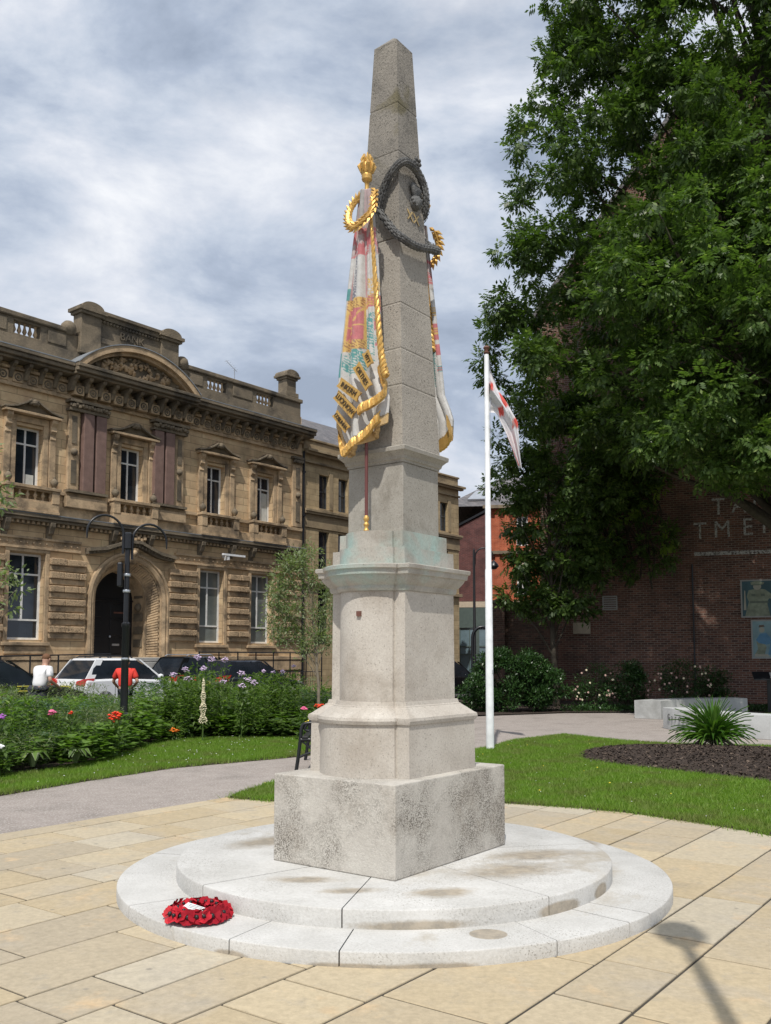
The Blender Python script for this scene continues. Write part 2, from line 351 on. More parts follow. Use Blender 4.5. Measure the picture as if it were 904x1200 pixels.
def text(name, txt, size, mat, parent, origin, xdir, ydir, depth=.004, sx=1.0):
    me = textmesh(txt, size, depth); me.materials.clear(); me.materials.append(M[mat])
    X = Vector(xdir).normalized(); Y = Vector(ydir).normalized(); Z = X.cross(Y)
    m = Matrix((X * sx, Y, Z)).transposed().to_4x4(); m.translation = Vector(origin)
    me.transform(m); o = bpy.data.objects.new(name, me); S.collection.objects.link(o)
    if parent: o.parent = parent
    return o
def npmesh(name, V, F, mat, parent=None, smooth=False, loc=None):
    me = bpy.data.meshes.new(name); V = np.asarray(V, dtype=np.float32); F = np.asarray(F, dtype=np.int32)
    if loc is not None: V = V - np.array(loc, dtype=np.float32)
    k = F.shape[1]; me.vertices.add(len(V)); me.vertices.foreach_set('co', V.ravel())
    me.loops.add(F.size); me.loops.foreach_set('vertex_index', F.ravel())
    me.polygons.add(len(F)); me.polygons.foreach_set('loop_start', np.arange(0, F.size, k, dtype=np.int32)); me.polygons.foreach_set('loop_total', np.full(len(F), k, dtype=np.int32))
    me.update(calc_edges=True); me.materials.append(M[mat] if isinstance(mat, str) else mat)
    o = bpy.data.objects.new(name, me); S.collection.objects.link(o)
    if parent: o.parent = parent
    elif loc is not None: o.location = loc
    return o
def rotmats(n, tilt_lo=0, tilt_hi=PI, face=None):
    a = rng.uniform(0, 2 * PI, n); t = rng.uniform(tilt_lo, tilt_hi, n); b = rng.uniform(0, 2 * PI, n)
    def rz(a):
        c, s = np.cos(a), np.sin(a); z = np.zeros_like(a); o = np.ones_like(a)
        return np.stack([np.stack([c, -s, z], -1), np.stack([s, c, z], -1), np.stack([z, z, o], -1)], -2)
    c, s = np.cos(t), np.sin(t); z = np.zeros_like(t); o = np.ones_like(t)
    rx = np.stack([np.stack([o, z, z], -1), np.stack([z, c, -s], -1), np.stack([z, s, c], -1)], -2)
    return rz(a) @ rx @ rz(b)
def scatter(TV, TF, P, RM, SC):
    TV = np.asarray(TV, float); TF = np.asarray(TF); n = len(P)
    V = np.einsum('nij,kj->nki', RM, TV) * np.asarray(SC)[:, None, None] + np.asarray(P)[:, None, :]
    F = TF[None] + (np.arange(n) * len(TV))[:, None, None]
    return V.reshape(-1, 3), F.reshape(-1, TF.shape[1])
def leaf_t(w=.42, l=1.0, bend=.15):   # single folded leaf pointing +Y
    return [(0, 0, 0), (w / 2, l * .45, .06), (0, l, -bend), (-w / 2, l * .45, .06)], [(0, 1, 2, 3)]
def sprig_t(k=7, w=.30):              # pinnate leaf: pairs of leaflets on a rib
    V = []; F = []
    for i in range(k):
        side = 0 if i == k - 1 else (1 if i % 2 else -1); y = .12 + .26 * (i // 2); a = side * R(58)
        if side == 0: y = .12 + .26 * ((k - 1) // 2)
        d = np.array([math.sin(a), math.cos(a), -.18 - .22 * abs(side)]); w_ = np.array([math.cos(a), -math.sin(a), 0]) * w / 2
        p = np.array([0, y, -.12 * y * y]); ln = .62
        o = len(V); V += [p, p + d * ln * .5 + w_ * .62, p + d * ln, p + d * ln * .5 - w_ * .62]; F.append((o, o + 1, o + 2, o + 3))
    return np.array(V), F

exec_sections = True
# ================================================================== GROUND
b = B(); b.add([(-900, -300, -.03), (900, -300, -.03), (900, 1500, -.03), (-900, 1500, -.03)], [(0, 1, 2, 3)])
struct(b.build('ground', 'ground'))
def sheet(name, poly, z, mat, sub=0):
    b = B(); b.add([(x, y, z) for x, y in poly], [tuple(range(len(poly)))]); return struct(b.build(name, mat))
sheet('road', [(-30, 10), (-10.5, 19.5), (-4, 28.2), (4.0, 30), (60, 44), (60, 62), (12, 62), (-40, 60)], -.012, 'road')
# grey tarmac path: sweeps from the left round behind the memorial to the benches
sheet('path', [(-7, 4.0), (-5.2, 9.4), (-4.49, 10.91), (-3.91, 12.18), (-3.12, 13.58), (-1.47, 15.08), (-.6, 16.2), (.2, 18.5), (1.0, 21.5), (2.0, 25.0), (2.4, 25.4), (3.52, 26.0), (5.18, 26.9), (7.2, 27.0), (9, 27.2), (14, 27), (14, 5), (3, -3), (-7, -3)], -.006, 'tar')
b = B(); pts = [(-9, 2.5), (-6.6, 7.2), (-5.25, 9.5), (-4.49, 10.95), (-3.91, 12.2), (-3.12, 13.6), (-1.47, 15.1), (-.55, 16.25), (.25, 18.5)]
# lawn strip in front of the flower border, with a low edging
def lawn_piece(name, poly, z=.03):
    b = B(); b.prism(poly, -.02, z); return struct(b.build(name, 'lawn'))
stripL = [(-9.5, 2.5), (-6.6, 7.2), (-5.25, 9.5), (-4.49, 10.95), (-3.91, 12.2), (-3.12, 13.6), (-1.47, 15.1), (-.55, 16.25), (.15, 18.5), (.4, 21), (-1.4, 21), (-1.46, 18.4), (-4.2, 18.4), (-4.35, 16.03), (-4.40, 14.12), (-4.75, 13.08), (-5.3, 12.3), (-9, 7.5)]
lawn_piece('border_lawn', stripL)
patch = [(-1.77, 10.68), (-1.2, 10.40), (-.6, 10.6), (.06, 10.66), (1.3, 10.30), (2.0, 10.0), (2.55, 9.66), (3.05, 9.1), (3.5, 8.5), (3.85, 7.6), (4.1, 6), (9, 5), (11, 9), (8.5, 14), (6.9, 16.6), (5.3, 17.0), (4.55, 17.6), (3.65, 19.1), (2.39, 17.7), (1.84, 16.45), (1.3, 15.6), (.2, 14.2), (-.7, 13.2), (-1.3, 12.3)]
lawn_piece('main_lawn', patch)
# low soil ridge along the lawn edge
b = B(); edge = [(4.1, 6.2), (3.82, 7.6), (3.47, 8.46), (3.02, 9.06), (2.52, 9.62), (1.97, 9.96), (1.28, 10.26), (.06, 10.61), (-.6, 10.56), (-1.2, 10.36), (-1.75, 10.63)]
rs = []
for x, y in edge: rs.append((x, y, -.005 + .004 * rng.normal()))
b.tube(rs, [.035 + .01 * rng.random() for _ in rs], 6); struct(b.build('soil_edge', 'soil', smooth=60))
b = B(); rs = [(x, y, -.012) for x, y in stripL[1:9]]; b.tube(rs, .035, 6); struct(b.build('border_soil_edge', 'soil', smooth=60))
# flower border soil
bed = [(-9, 7.5), (-5.3, 12.3), (-4.75, 13.08), (-4.4, 14.12), (-4.35, 16.03), (-4.2, 18.4), (-1.46, 18.4), (-1.2, 20.5), (-1.4, 25), (-5, 25.2), (-9.5, 19.5), (-16, 12)]
b = B(); b.prism(bed, -.02, .06); struct(b.build('flower_border_soil', 'soil'))
# mulch bed, gently heaped
mul = [(3.02, 14.7), (3.2, 15.4), (3.46, 15.95), (3.96, 16.6), (5.38, 16.75), (6.63, 16.1), (7.6, 14.6), (7.8, 12.6), (6.8, 11.3), (5.9, 11.0), (4.86, 11.8), (4.09, 12.8), (3.47, 13.5), (3.09, 14.2)]
b = B(); cx, cy = 5.4, 14.2; rings = []
def dens(poly, k=6):
    o = []
    for i in range(len(poly)):
        p, q = poly[i], poly[(i + 1) % len(poly)]
        for j in range(k): o.append((p[0] + (q[0] - p[0]) * j / k, p[1] + (q[1] - p[1]) * j / k))
    return o
dm = dens(mul)
for f in (1.0, .97, .92, .84, .72, .58, .42, .25, .1):
    rings.append([(cx + (x - cx) * f + rng.normal() * .012, cy + (y - cy) * f + rng.normal() * .012, .025 + .13 * (1 - f ** 3) + rng.normal() * .010 * (f < .99)) for x, y in dm])
b.loft(rings); struct(b.build('mulch_bed', 'soil', smooth=80))
# rear shrub bed soil and far lawn
sheet('rear_bed_soil', [(1.9, 25.4), (3.52, 26.0), (5.18, 26.9), (7.2, 27.05), (9, 27.25), (26, 24), (26, 27), (12.7, 32), (5.6, 34.6), (2.0, 34.6)], .02, 'soil')
# round raised lawn within the curved stone benches
b = B(); rings = []
C0 = (10.6, 21.4)
for k in range(9):
    r = 4.0 * (1 - k / 8.5); rings.append([(10.85 + r * math.cos(2 * PI * i / 48), C0[1] + r * math.sin(2 * PI * i / 48), .06 + .22 * (1 - (r / 4.0) ** 2)) for i in range(48)])
b.loft([[(x, y, -.02) for x, y, z in rings[0]]] + rings); struct(b.build('raised_lawn', 'lawn', smooth=60))

# paving: real flags cut to the round terrace
CX, CY, ANG = .061, 6.772, R(53.742)
Uv = (math.cos(ANG), math.sin(ANG)); Vv = (-math.sin(ANG), math.cos(ANG))
def clip(poly, clipper):
    out_ = poly
    for i in range(len(clipper)):
        a, c = clipper[i], clipper[(i + 1) % len(clipper)]; inp = out_; out_ = []
        if not inp: return []
        def ins(p): return (c[0] - a[0]) * (p[1] - a[1]) - (c[1] - a[1]) * (p[0] - a[0]) >= -1e-9
        def inter(p, q):
            x1, y1, x2, y2 = a[0], a[1], c[0], c[1]; d = (x1 - x2) * (p[1] - q[1]) - (y1 - y2) * (p[0] - q[0])
            u = ((x1 - p[0]) * (p[1] - q[1]) - (y1 - p[1]) * (p[0] - q[0])) / d; return (x1 + u * (x2 - x1), y1 + u * (y2 - y1))
        for k in range(len(inp)):
            p, q = inp[k - 1], inp[k]
            if ins(q):
                if not ins(p): out_.append(inter(p, q))
                out_.append(q)
            elif ins(p): out_.append(inter(p, q))
    return out_
hullp = [(CX + 3.74 * math.cos(a), CY + 3.74 * math.sin(a)) for a in np.linspace(0, 2 * PI, 90, endpoint=False)]
hullp += [(-3.5, 8.44), (-2.72, 9.47), (-1.93, 10.42), (-1.80, 10.66)]
def hull(P):
    P = sorted(set(P)); lo = []; up = []
    for q, arr in ((P, lo), (P[::-1], up)):
        for p in q:
            while len(arr) > 1 and (arr[-1][0] - arr[-2][0]) * (p[1] - arr[-2][1]) - (arr[-1][1] - arr[-2][1]) * (p[0] - arr[-2][0]) <= 0: arr.pop()
            arr.append(p)
    return lo[:-1] + up[:-1]
region = hull(hullp)
sheet('paving_bed', region, .008, 'joint')
m, t, bs_, o_ = newmat('riven_sandstone_flag'); v = coords(t)
g = N(t, 'ShaderNodeNewGeometry').outputs['Random Per Island']
rr = N(t, 'ShaderNodeValToRGB'); L(t, g, rr.inputs[0]); e = rr.color_ramp.elements
e[0].color = (.42, .34, .22, 1); e[1].color = (.50, .44, .335, 1)
for p_, c_ in ((.25, (.47, .385, .255)), (.45, (.40, .34, .25)), (.65, (.50, .415, .28)), (.85, (.45, .395, .30))): x_ = e.new(p_); x_.color = c4(c_)
c = mixc(t, rampf(t, noise(t, v, 1.1, 7, .6, .5), .52, .70, 0, .55), rr.outputs[0], (.40, .36, .30))
c = mixc(t, rampf(t, noise(t, v, 2.3, 6, .65), .58, .72, 0, .7), c, (.60, .43, .25))
c = mixc(t, rampf(t, noise(t, v, 6, 9, .72), .56, .70, 0, .5), c, (.33, .30, .25))
c = mixc(t, rampf(t, noise(t, v, .8, 9, .7), .60, .72, 0, .6), c, (.24, .225, .20))
c = mixc(t, .4, c, mixc(t, rampf(t, noise(t, v, 26, 9, .7), .3, .7), (.32, .32, .32), (.70, .70, .70)), 'OVERLAY')
vo = N(t, 'ShaderNodeTexVoronoi'); vo.inputs['Scale'].default_value = 3.1; L(t, v, vo.inputs['Vector'])
c = mixc(t, rampf(t, vo.outputs['Distance'], .045, .075, .6, 0), c, (.20, .185, .16))
c = mixc(t, rampf(t, noise(t, v, 55, 4, .7), .62, .70, 0, .45), c, (.25, .22, .17))
L(t, c, bs_.inputs['Base Color']); bs_.inputs['Roughness'].default_value = .85; bs_.inputs['Specular IOR Level'].default_value = .25
bump(t, bs_, noise(t, v, 9, 10, .65), .5, .012)
M['flag'] = m
b = B(); r2 = random.Random(5)
vv = -5.2
while vv < 5.4:
    h = r2.choice([.40, .52, .52, .64]); uu = -5.5 + r2.random()
    while uu < 5.2:
        w = r2.choice([.42, .60, .75, .90, 1.0])
        g_ = .0065 + r2.random() * .003
        sub = [(uu, vv, w, h)]
        if h > .6 and r2.random() < .35: sub = [(uu, vv, w, h * .5), (uu, vv + h * .5, w, h * .5)]
        for (a_, c_, ww, hh) in sub:
            q = [(a_ + g_, c_ + g_), (a_ + ww - g_, c_ + g_), (a_ + ww - g_, c_ + hh - g_), (a_ + g_, c_ + hh - g_)]
            q = [(CX + x * Uv[0] + y * Vv[0], CY + x * Uv[1] + y * Vv[1]) for x, y in q]
            q = clip(q, region)
            if len(q) > 2:
                zt = .014 + r2.random() * .003; mx_ = sum(p[0] for p in q) / len(q); my_ = sum(p[1] for p in q) / len(q)
                ins_ = [(mx_ + (p[0] - mx_) * .992, my_ + (p[1] - my_) * .992, zt) for p in q]
                b.loft([[(p[0], p[1], .001) for p in q], [(p[0], p[1], zt - .004) for p in q], ins_])
        uu += w
    vv += h
struct(b.build('paving', 'flag'))

# ================================================================== MEMORIAL
def arcseg(r0, r1, a0, a1, z0, z1, b, n=24, g=.004):
    ao = g / r1; ai = g / max(r0, .05)
    o = [(r1 * math.cos(a0 + ao + (a1 - a0 - 2 * ao) * i / n), r1 * math.sin(a0 + ao + (a1 - a0 - 2 * ao) * i / n)) for i in range(n + 1)]
    i_ = [(r0 * math.cos(a1 - ai - (a1 - a0 - 2 * ai) * i / n), r0 * math.sin(a1 - ai - (a1 - a0 - 2 * ai) * i / n)) for i in range(n + 1)]
    e_ = .008
    def sc(P, f): return [(x * (math.hypot(x, y) - f) / math.hypot(x, y), y * (math.hypot(x, y) - f) / math.hypot(x, y)) for x, y in P]
    top = sc(o, e_) + i_
    b.loft([[(x, y, z0) for x, y in o + i_], [(x, y, z1 - e_) for x, y in o + i_], [(x, y, z1 - e_ * .3) for x, y in sc(o, e_ * .35) + i_], [(x, y, z1) for x, y in top]])
ds = .014
lower = empty('round_step', (CX, CY, ds), 0, 'lower and wider of the two white round stone steps under the obelisk', 'step')
angs = [R(a) for a in (-148, -118, -99, -63.5, -46, -38.5, 8, 60, 110, 165, 212)]
b = B()
for i in range(len(angs) - 1): arcseg(1.30, 1.914, angs[i], angs[i + 1], 0, .081 + .001 * (i % 3), b)
b.build('step_stones', 'step', lower, smooth=40)
b = B(); b.lathe([(1.90, .0), (1.905, .006), (1.905, .070)], (0, 0, 0), 64); b.build('joint_mortar', 'joint', lower)
upper = empty('round_step', (CX, CY, .095), 0, 'upper and narrower round white stone step directly beneath the square plinth', 'step')
b = B(); angs2 = [R(a) for a in (-141, -101.5, -54, 12, 70, 128, 219)]
for i in range(len(angs2) - 1): arcseg(.12, 1.525, angs2[i], angs2[i + 1], 0, .109 + .0008 * (i % 2), b)
b.build('step_stones', 'step2', upper, smooth=40)
b = B(); b.lathe([(1.51, .0), (1.517, .006), (1.517, .098)], (0, 0, 0), 64); b.build('joint_mortar', 'joint', upper)
# damp patches: thin irregular films of dried dirt on the treads
def blot(parent, cx_, cy_, rx, ry, z, a=0, seed=0, jag=.18):
    q = random.Random(seed); n = 40; ph = [q.random() * 6 for _ in range(4)]; P = []
    for i in range(n):
        t_ = 2 * PI * i / n; f = 1 + jag * (math.sin(3 * t_ + ph[0]) * .5 + math.sin(5 * t_ + ph[1]) * .3 + math.sin(9 * t_ + ph[2]) * .2)
        x, y = rx * f * math.cos(t_), ry * f * math.sin(t_); P.append((cx_ + x * math.cos(a) - y * math.sin(a), cy_ + x * math.sin(a) + y * math.cos(a), z))
    bb = B(); bb.add(P, [tuple(range(n))]); return bb.build('damp_stain', M['softstain'], parent)
m, t, bs_, o_ = newmat('dried_damp_patch'); v = coords(t)
L(t, mixc(t, rampf(t, noise(t, v, 16, 8, .7), .35, .65), (.40, .335, .245), (.27, .235, .18)), bs_.inputs['Base Color']); bs_.inputs['Roughness'].default_value = .9
tr = N(t, 'ShaderNodeBsdfTransparent'); mxs = N(t, 'ShaderNodeMixShader'); L(t, rampf(t, noise(t, v, 9, 8, .7), .36, .50), mxs.inputs[0]); L(t, tr.outputs[0], mxs.inputs[1]); L(t, bs_.outputs[0], mxs.inputs[2]); L(t, mxs.outputs[0], o_.inputs[0])
M['softstain'] = m
_unused = '''blot(lower, .50, -1.60, .105, .095, .0865, 0, 3, .03)
blot(lower, 1.42, .62, .34, .17, .0865, 1.1, 4)
blot(lower, -1.17, -1.13, .20, .13, .0865, -.6, 6)
blot(upper, .80, -.52, .40, .20, .1125, .35, 8)
blot(upper, .93, -.08, .33, .16, .1125, .3, 9)
blot(upper, .27, -1.14, .19, .10, .1125, .3, 10)
blot(upper, -.28, -1.12, .15, .055, .1125, .1, 11)
blot(upper, -.58, -.82, .16, .06, .1125, .0, 12)
blot(upper, -.92, .42, .3, .14, .1125, .7, 13)'''
blots(M['step'], [(.50, -1.60, .08, .105, .095, .05, 0, .05), (1.45, .72, .08, .46, .20, .05, 1.2, 1.3), (-1.17, -1.10, .05, .24, .17, .2, -.6, 1.3), (-.9, -1.70, .0, .5, .1, .03, .5, .9), (.3, -1.92, .0, .6, .06, .03, 0, .9), (-.25, -1.9, 0, .4, .06, .028, 0, .9)])
blots(M['step2'], [(.80, -.55, .11, .46, .22, .05, .35, 2.0), (1.0, -.10, .11, .40, .18, .05, .3, 2.0), (.27, -1.14, .11, .24, .13, .05, .3, 1.6), (-.28, -1.10, .11, .22, .08, .05, .1, 1.8), (-.58, -.82, .11, .24, .10, .05, 0, 1.8), (-.92, .42, .11, .4, .2, .05, .7, 1.8), (.12, -1.52, .018, .42, .1, .036, 0, 1.3), (.98, -1.16, .02, .2, .2, .05, 0, .6), (1.30, -.78, .03, .12, .12, .05, 0, .6)])

mon = empty('obelisk_monument', (CX, CY, .2045), ANG, 'tall tapering stone obelisk with painted stone flags on a square plinth', 'monument')
Z0 = .2045
def boxz(b, a, c, z0, z1): b.box(-a, a, -c, c, z0 - Z0, z1 - Z0)
b = B(); boxz(b, .708, .518, .2055, .798); b.build('plinth', 'plinth', mon, bevel=.008)
# bowed plan: square block with a shallow rounded bay on the two flag faces
def bow(a, c, p, strip, n=14):
    """half sizes a (x) and c (y); bay projects p beyond +-x, leaving flat strips at the corners"""
    h = c - strip; st = .022; P = []
    sg = max(p - st, .01); rad = (h * h + sg * sg) / (2 * sg)
    def side(sgn):
        L_ = []
        amax = math.asin(min(1, h / rad))
        for i in range(n + 1):
            t_ = -amax + 2 * amax * i / n
            L_.append((a + st + rad * math.cos(t_) - (rad - sg), rad * math.sin(t_)))
        return [(sgn * a, -sgn * c)] + [(sgn * a, -sgn * h)] + [(sgn * x, sgn * y) for x, y in L_] + [(sgn * a, sgn * h)] + [(sgn * a, sgn * c)]
    return side(1) + side(-1)
def bl(levels, name, mat, bev=.004):   # levels: (z, a, c, p, strip)
    b = B(); b.loft([[(x, y, z - Z0) for x, y in bow(a, c, p, s_)] for z, a, c, p, s_ in levels])
    return b.build(name, mat, mon, smooth=28)
bl([(.7985, .424, .431, .175, .105), (1.150, .421, .427, .175, .105)], 'base_die', 'ped')
bl([(1.151, .432, .438, .18, .105), (1.175, .440, .446, .182, .105), (1.195, .437, .442, .18, .105), (1.205, .420, .426, .176, .105), (1.235, .385, .392, .168, .100), (1.262, .352, .358, .158, .095), (1.268, .350, .356, .158, .095), (1.272, .340, .346, .155, .092), (1.300, .334, .338, .150, .09)], 'base_moulding', 'ped')
ped = bl([(1.3008, .318, .323, .145, .09), (2.061, .313, .321, .145, .09)], 'pedestal', 'ped')
b = B(); b.box(-.4735, -.45, -.052, -.02, 1.885 - Z0, 1.920 - Z0); b.build('fixing_block', 'brown', mon)
bl([(2.0618, .322, .330, .150, .09), (2.080, .330, .338, .155, .09), (2.100, .330, .338, .155, .09), (2.115, .345, .353, .16, .09), (2.150, .368, .378, .168, .092), (2.168, .374, .384, .170, .092), (2.172, .386, .398, .175, .092), (2.205, .390, .402, .176, .092), (2.212, .402, .414, .178, .092), (2.236, .404, .417, .178, .092), (2.241, .396, .410, .176, .092)], 'cornice', 'corn')
bl([(2.2415, .318, .322, .15, .085), (2.366, .316, .320, .15, .085)], 'upper_block', 'corn')
bl([(2.3665, .286, .282, .13, .075), (2.4865, .284, .280, .13, .075)], 'top_block', 'corn')
b = B(); b.loft([[(sx * a, sy * c, z - Z0) for sx, sy in ((-1, -1), (1, -1), (1, 1), (-1, 1))] for z, a, c in ((2.487, .232, .247), (2.986, .229, .245))]); b.build('shaft_base', 'cap', mon, bevel=.006)
b = B(); b.loft([[(sx * a, sy * c, z - Z0) for sx, sy in ((-1, -1), (1, -1), (1, 1), (-1, 1))] for z, a, c in ((2.9865, .236, .252), (3.0, .236, .252), (3.008, .246, .262), (3.03, .252, .268), (3.055, .276, .290), (3.062, .288, .300), (3.088, .290, .303), (3.094, .284, .297))]); b.build('shaft_cornice', 'cap', mon)
def hz(z): k = (z - 3.107) / (6.281 - 3.107); return .241 + (.104 - .241) * k, .252 + (.106 - .252) * k
levels = [3.0945, 3.50, 3.55, 3.85, 4.18, 4.66, 5.36, 5.80, 6.281]
b = B(); q = []
cuts = [3.0945, 3.553, 3.825, 4.172, 4.683, 5.365, 5.757, 6.281]
for i in range(len(cuts) - 1):
    z0, z1 = cuts[i] + (.003 if i else 0), cuts[i + 1] - (.003 if i < len(cuts) - 2 else 0)
    for z, f in ((z0, 0 if i == 0 else .003), (z0 + .006, 0), (z1 - .006, 0), (z1, 0 if i == len(cuts) - 2 else .003)): a, c = hz(z); q.append((z, a - f, c - f))
    if i == 3: q_lo = list(q); q = []
q.append((6.385, .004, .004))
for lv, nm, mt in ((q_lo, 'lower_shaft', 'obel2'), (q, 'upper_shaft', 'obel')):
    b = B(); b.loft([[(sx * a, sy * c, z - Z0) for sx, sy in ((-1, -1), (1, -1), (1, 1), (-1, 1))] for z, a, c in lv]); b.build(nm, mt, mon)
# laurel garland wrapped round the shaft: two swags crossing the corner, repeated on the far side
def smoothpts(P, k=6):
    P = [Vector(p) for p in P]; o = []
    for i in range(len(P) - 1):
        p0, p1, p2, p3 = P[max(i - 1, 0)], P[i], P[i + 1], P[min(i + 2, len(P) - 1)]
        for j in range(k):
            t_ = j / k; o.append(.5 * ((2 * p1) + (-p0 + p2) * t_ + (2 * p0 - 5 * p1 + 4 * p2 - p3) * t_ * t_ + (-p0 + 3 * p1 - 3 * p2 + p3) * t_ ** 3))
    o.append(P[-1]); return o
T1 = [(-.20, -.0, 4.90), (-.205, -.03, 4.99), (-.20, -.075, 5.11), (-.195, -.155, 5.20), (-.165, -.205, 5.245), (-.088, -.205, 5.268), (.014, -.20, 5.262), (.10, -.205, 5.19), (.145, -.20, 5.08), (.18, -.16, 4.98), (.20, -.05, 4.92)]
T2 = [(-.215, .03, 4.97), (-.215, -.10, 4.79), (-.225, -.19, 4.675), (-.205, -.235, 4.635), (-.11, -.235, 4.632), (.003, -.235, 4.645), (.12, -.240, 4.675), (.205, -.255, 4.685), (.262, -.20, 4.74), (.25, -.02, 4.88)]
TL, TFq = leaf_t(.5, 1.0, .0)
def garland(name, pts, r, mat):
    P = smoothpts([(x, y, z - Z0) for x, y, z in pts]); b = B(); b.tube(P, [r * (.75 + .25 * math.sin(PI * min(1, max(0, i / (len(P) - 1)))) + .05 * math.sin(i * 1.9)) for i in range(len(P))], 10)
    for i in range(1, len(P) - 1):                       # overlapping leaves along it
        d = (P[i + 1] - P[i - 1]).normalized(); u_ = d.orthogonal().normalized(); w_ = d.cross(u_)
        for k in range(5):
            a_ = 2 * PI * (k + .5 * (i % 2)) / 5; nrm = u_ * math.cos(a_) + w_ * math.sin(a_); tg = d.cross(nrm)
            c_ = P[i] + nrm * r * .78; l_ = r * 1.5; h_ = nrm * r * .34
            b.add([c_ - d * l_ * .3, c_ + tg * r * .36 + h_ * .6, c_ + d * l_ * .8 + h_ * .7, c_ - tg * r * .36 + h_ * .6, c_ + h_ * 1.3], [(0, 1, 4), (1, 2, 4), (2, 3, 4), (3, 0, 4)])
    return b
tq = None
for nm, pts in (('garland', T1), ('garland', T2)):
    garland(nm, pts, .027, 0).build(nm, 'garland', mon, smooth=50)
b = B()
for i in range(9): b.sphere((.0 + .03 * math.cos(i * 2.4), -.215 - .01 * (i % 2), 5.31 - Z0 + .022 * math.sin(i * 2.4)), .016, 8)
b.build('garland_knot', 'garland', mon, smooth=60)
# flaming grenade badge with roman numerals under it
bd = B(); bd.lathe([(.004, -.062), (.036, -.05), (.054, -.012), (.049, .022), (.026, .044), (.030, .055), (.004, .06)], (.030, -.178, 5.020 - Z0), 12)
for k in range(9): bd.sphere((.030 + .05 * math.cos(k * .7), -.20 - .012 * math.sin(k * 1.3), 5.015 - Z0 + .04 * math.sin(k * .7)), .014, 6)
for k in range(7):
    a_ = -.9 + .3 * k; bd.tube([(.028 + .012 * math.sin(a_), -.178, 5.07 - Z0), (.028 + .055 * math.sin(a_), -.190, 5.12 - Z0), (.026 + .036 * math.sin(a_ * 1.6), -.180, 5.145 + .025 * math.cos(a_) - Z0)], [.016, .020, .004], 6)
for k in range(4): bd.tube([(.03 - .03, -.188 - .004 * k, 5.10 + .014 * k - Z0), (.03 + .035, -.192, 5.11 + .012 * k - Z0)], .006, 5)
bd.build('grenade_badge', 'garland', mon, smooth=60)
tm = text('roman_numerals', 'XX', .115, 'goldtext', mon, (.010, -.1765, 4.892 - Z0), (1, 0, 0), (0, .046, 1), .002)

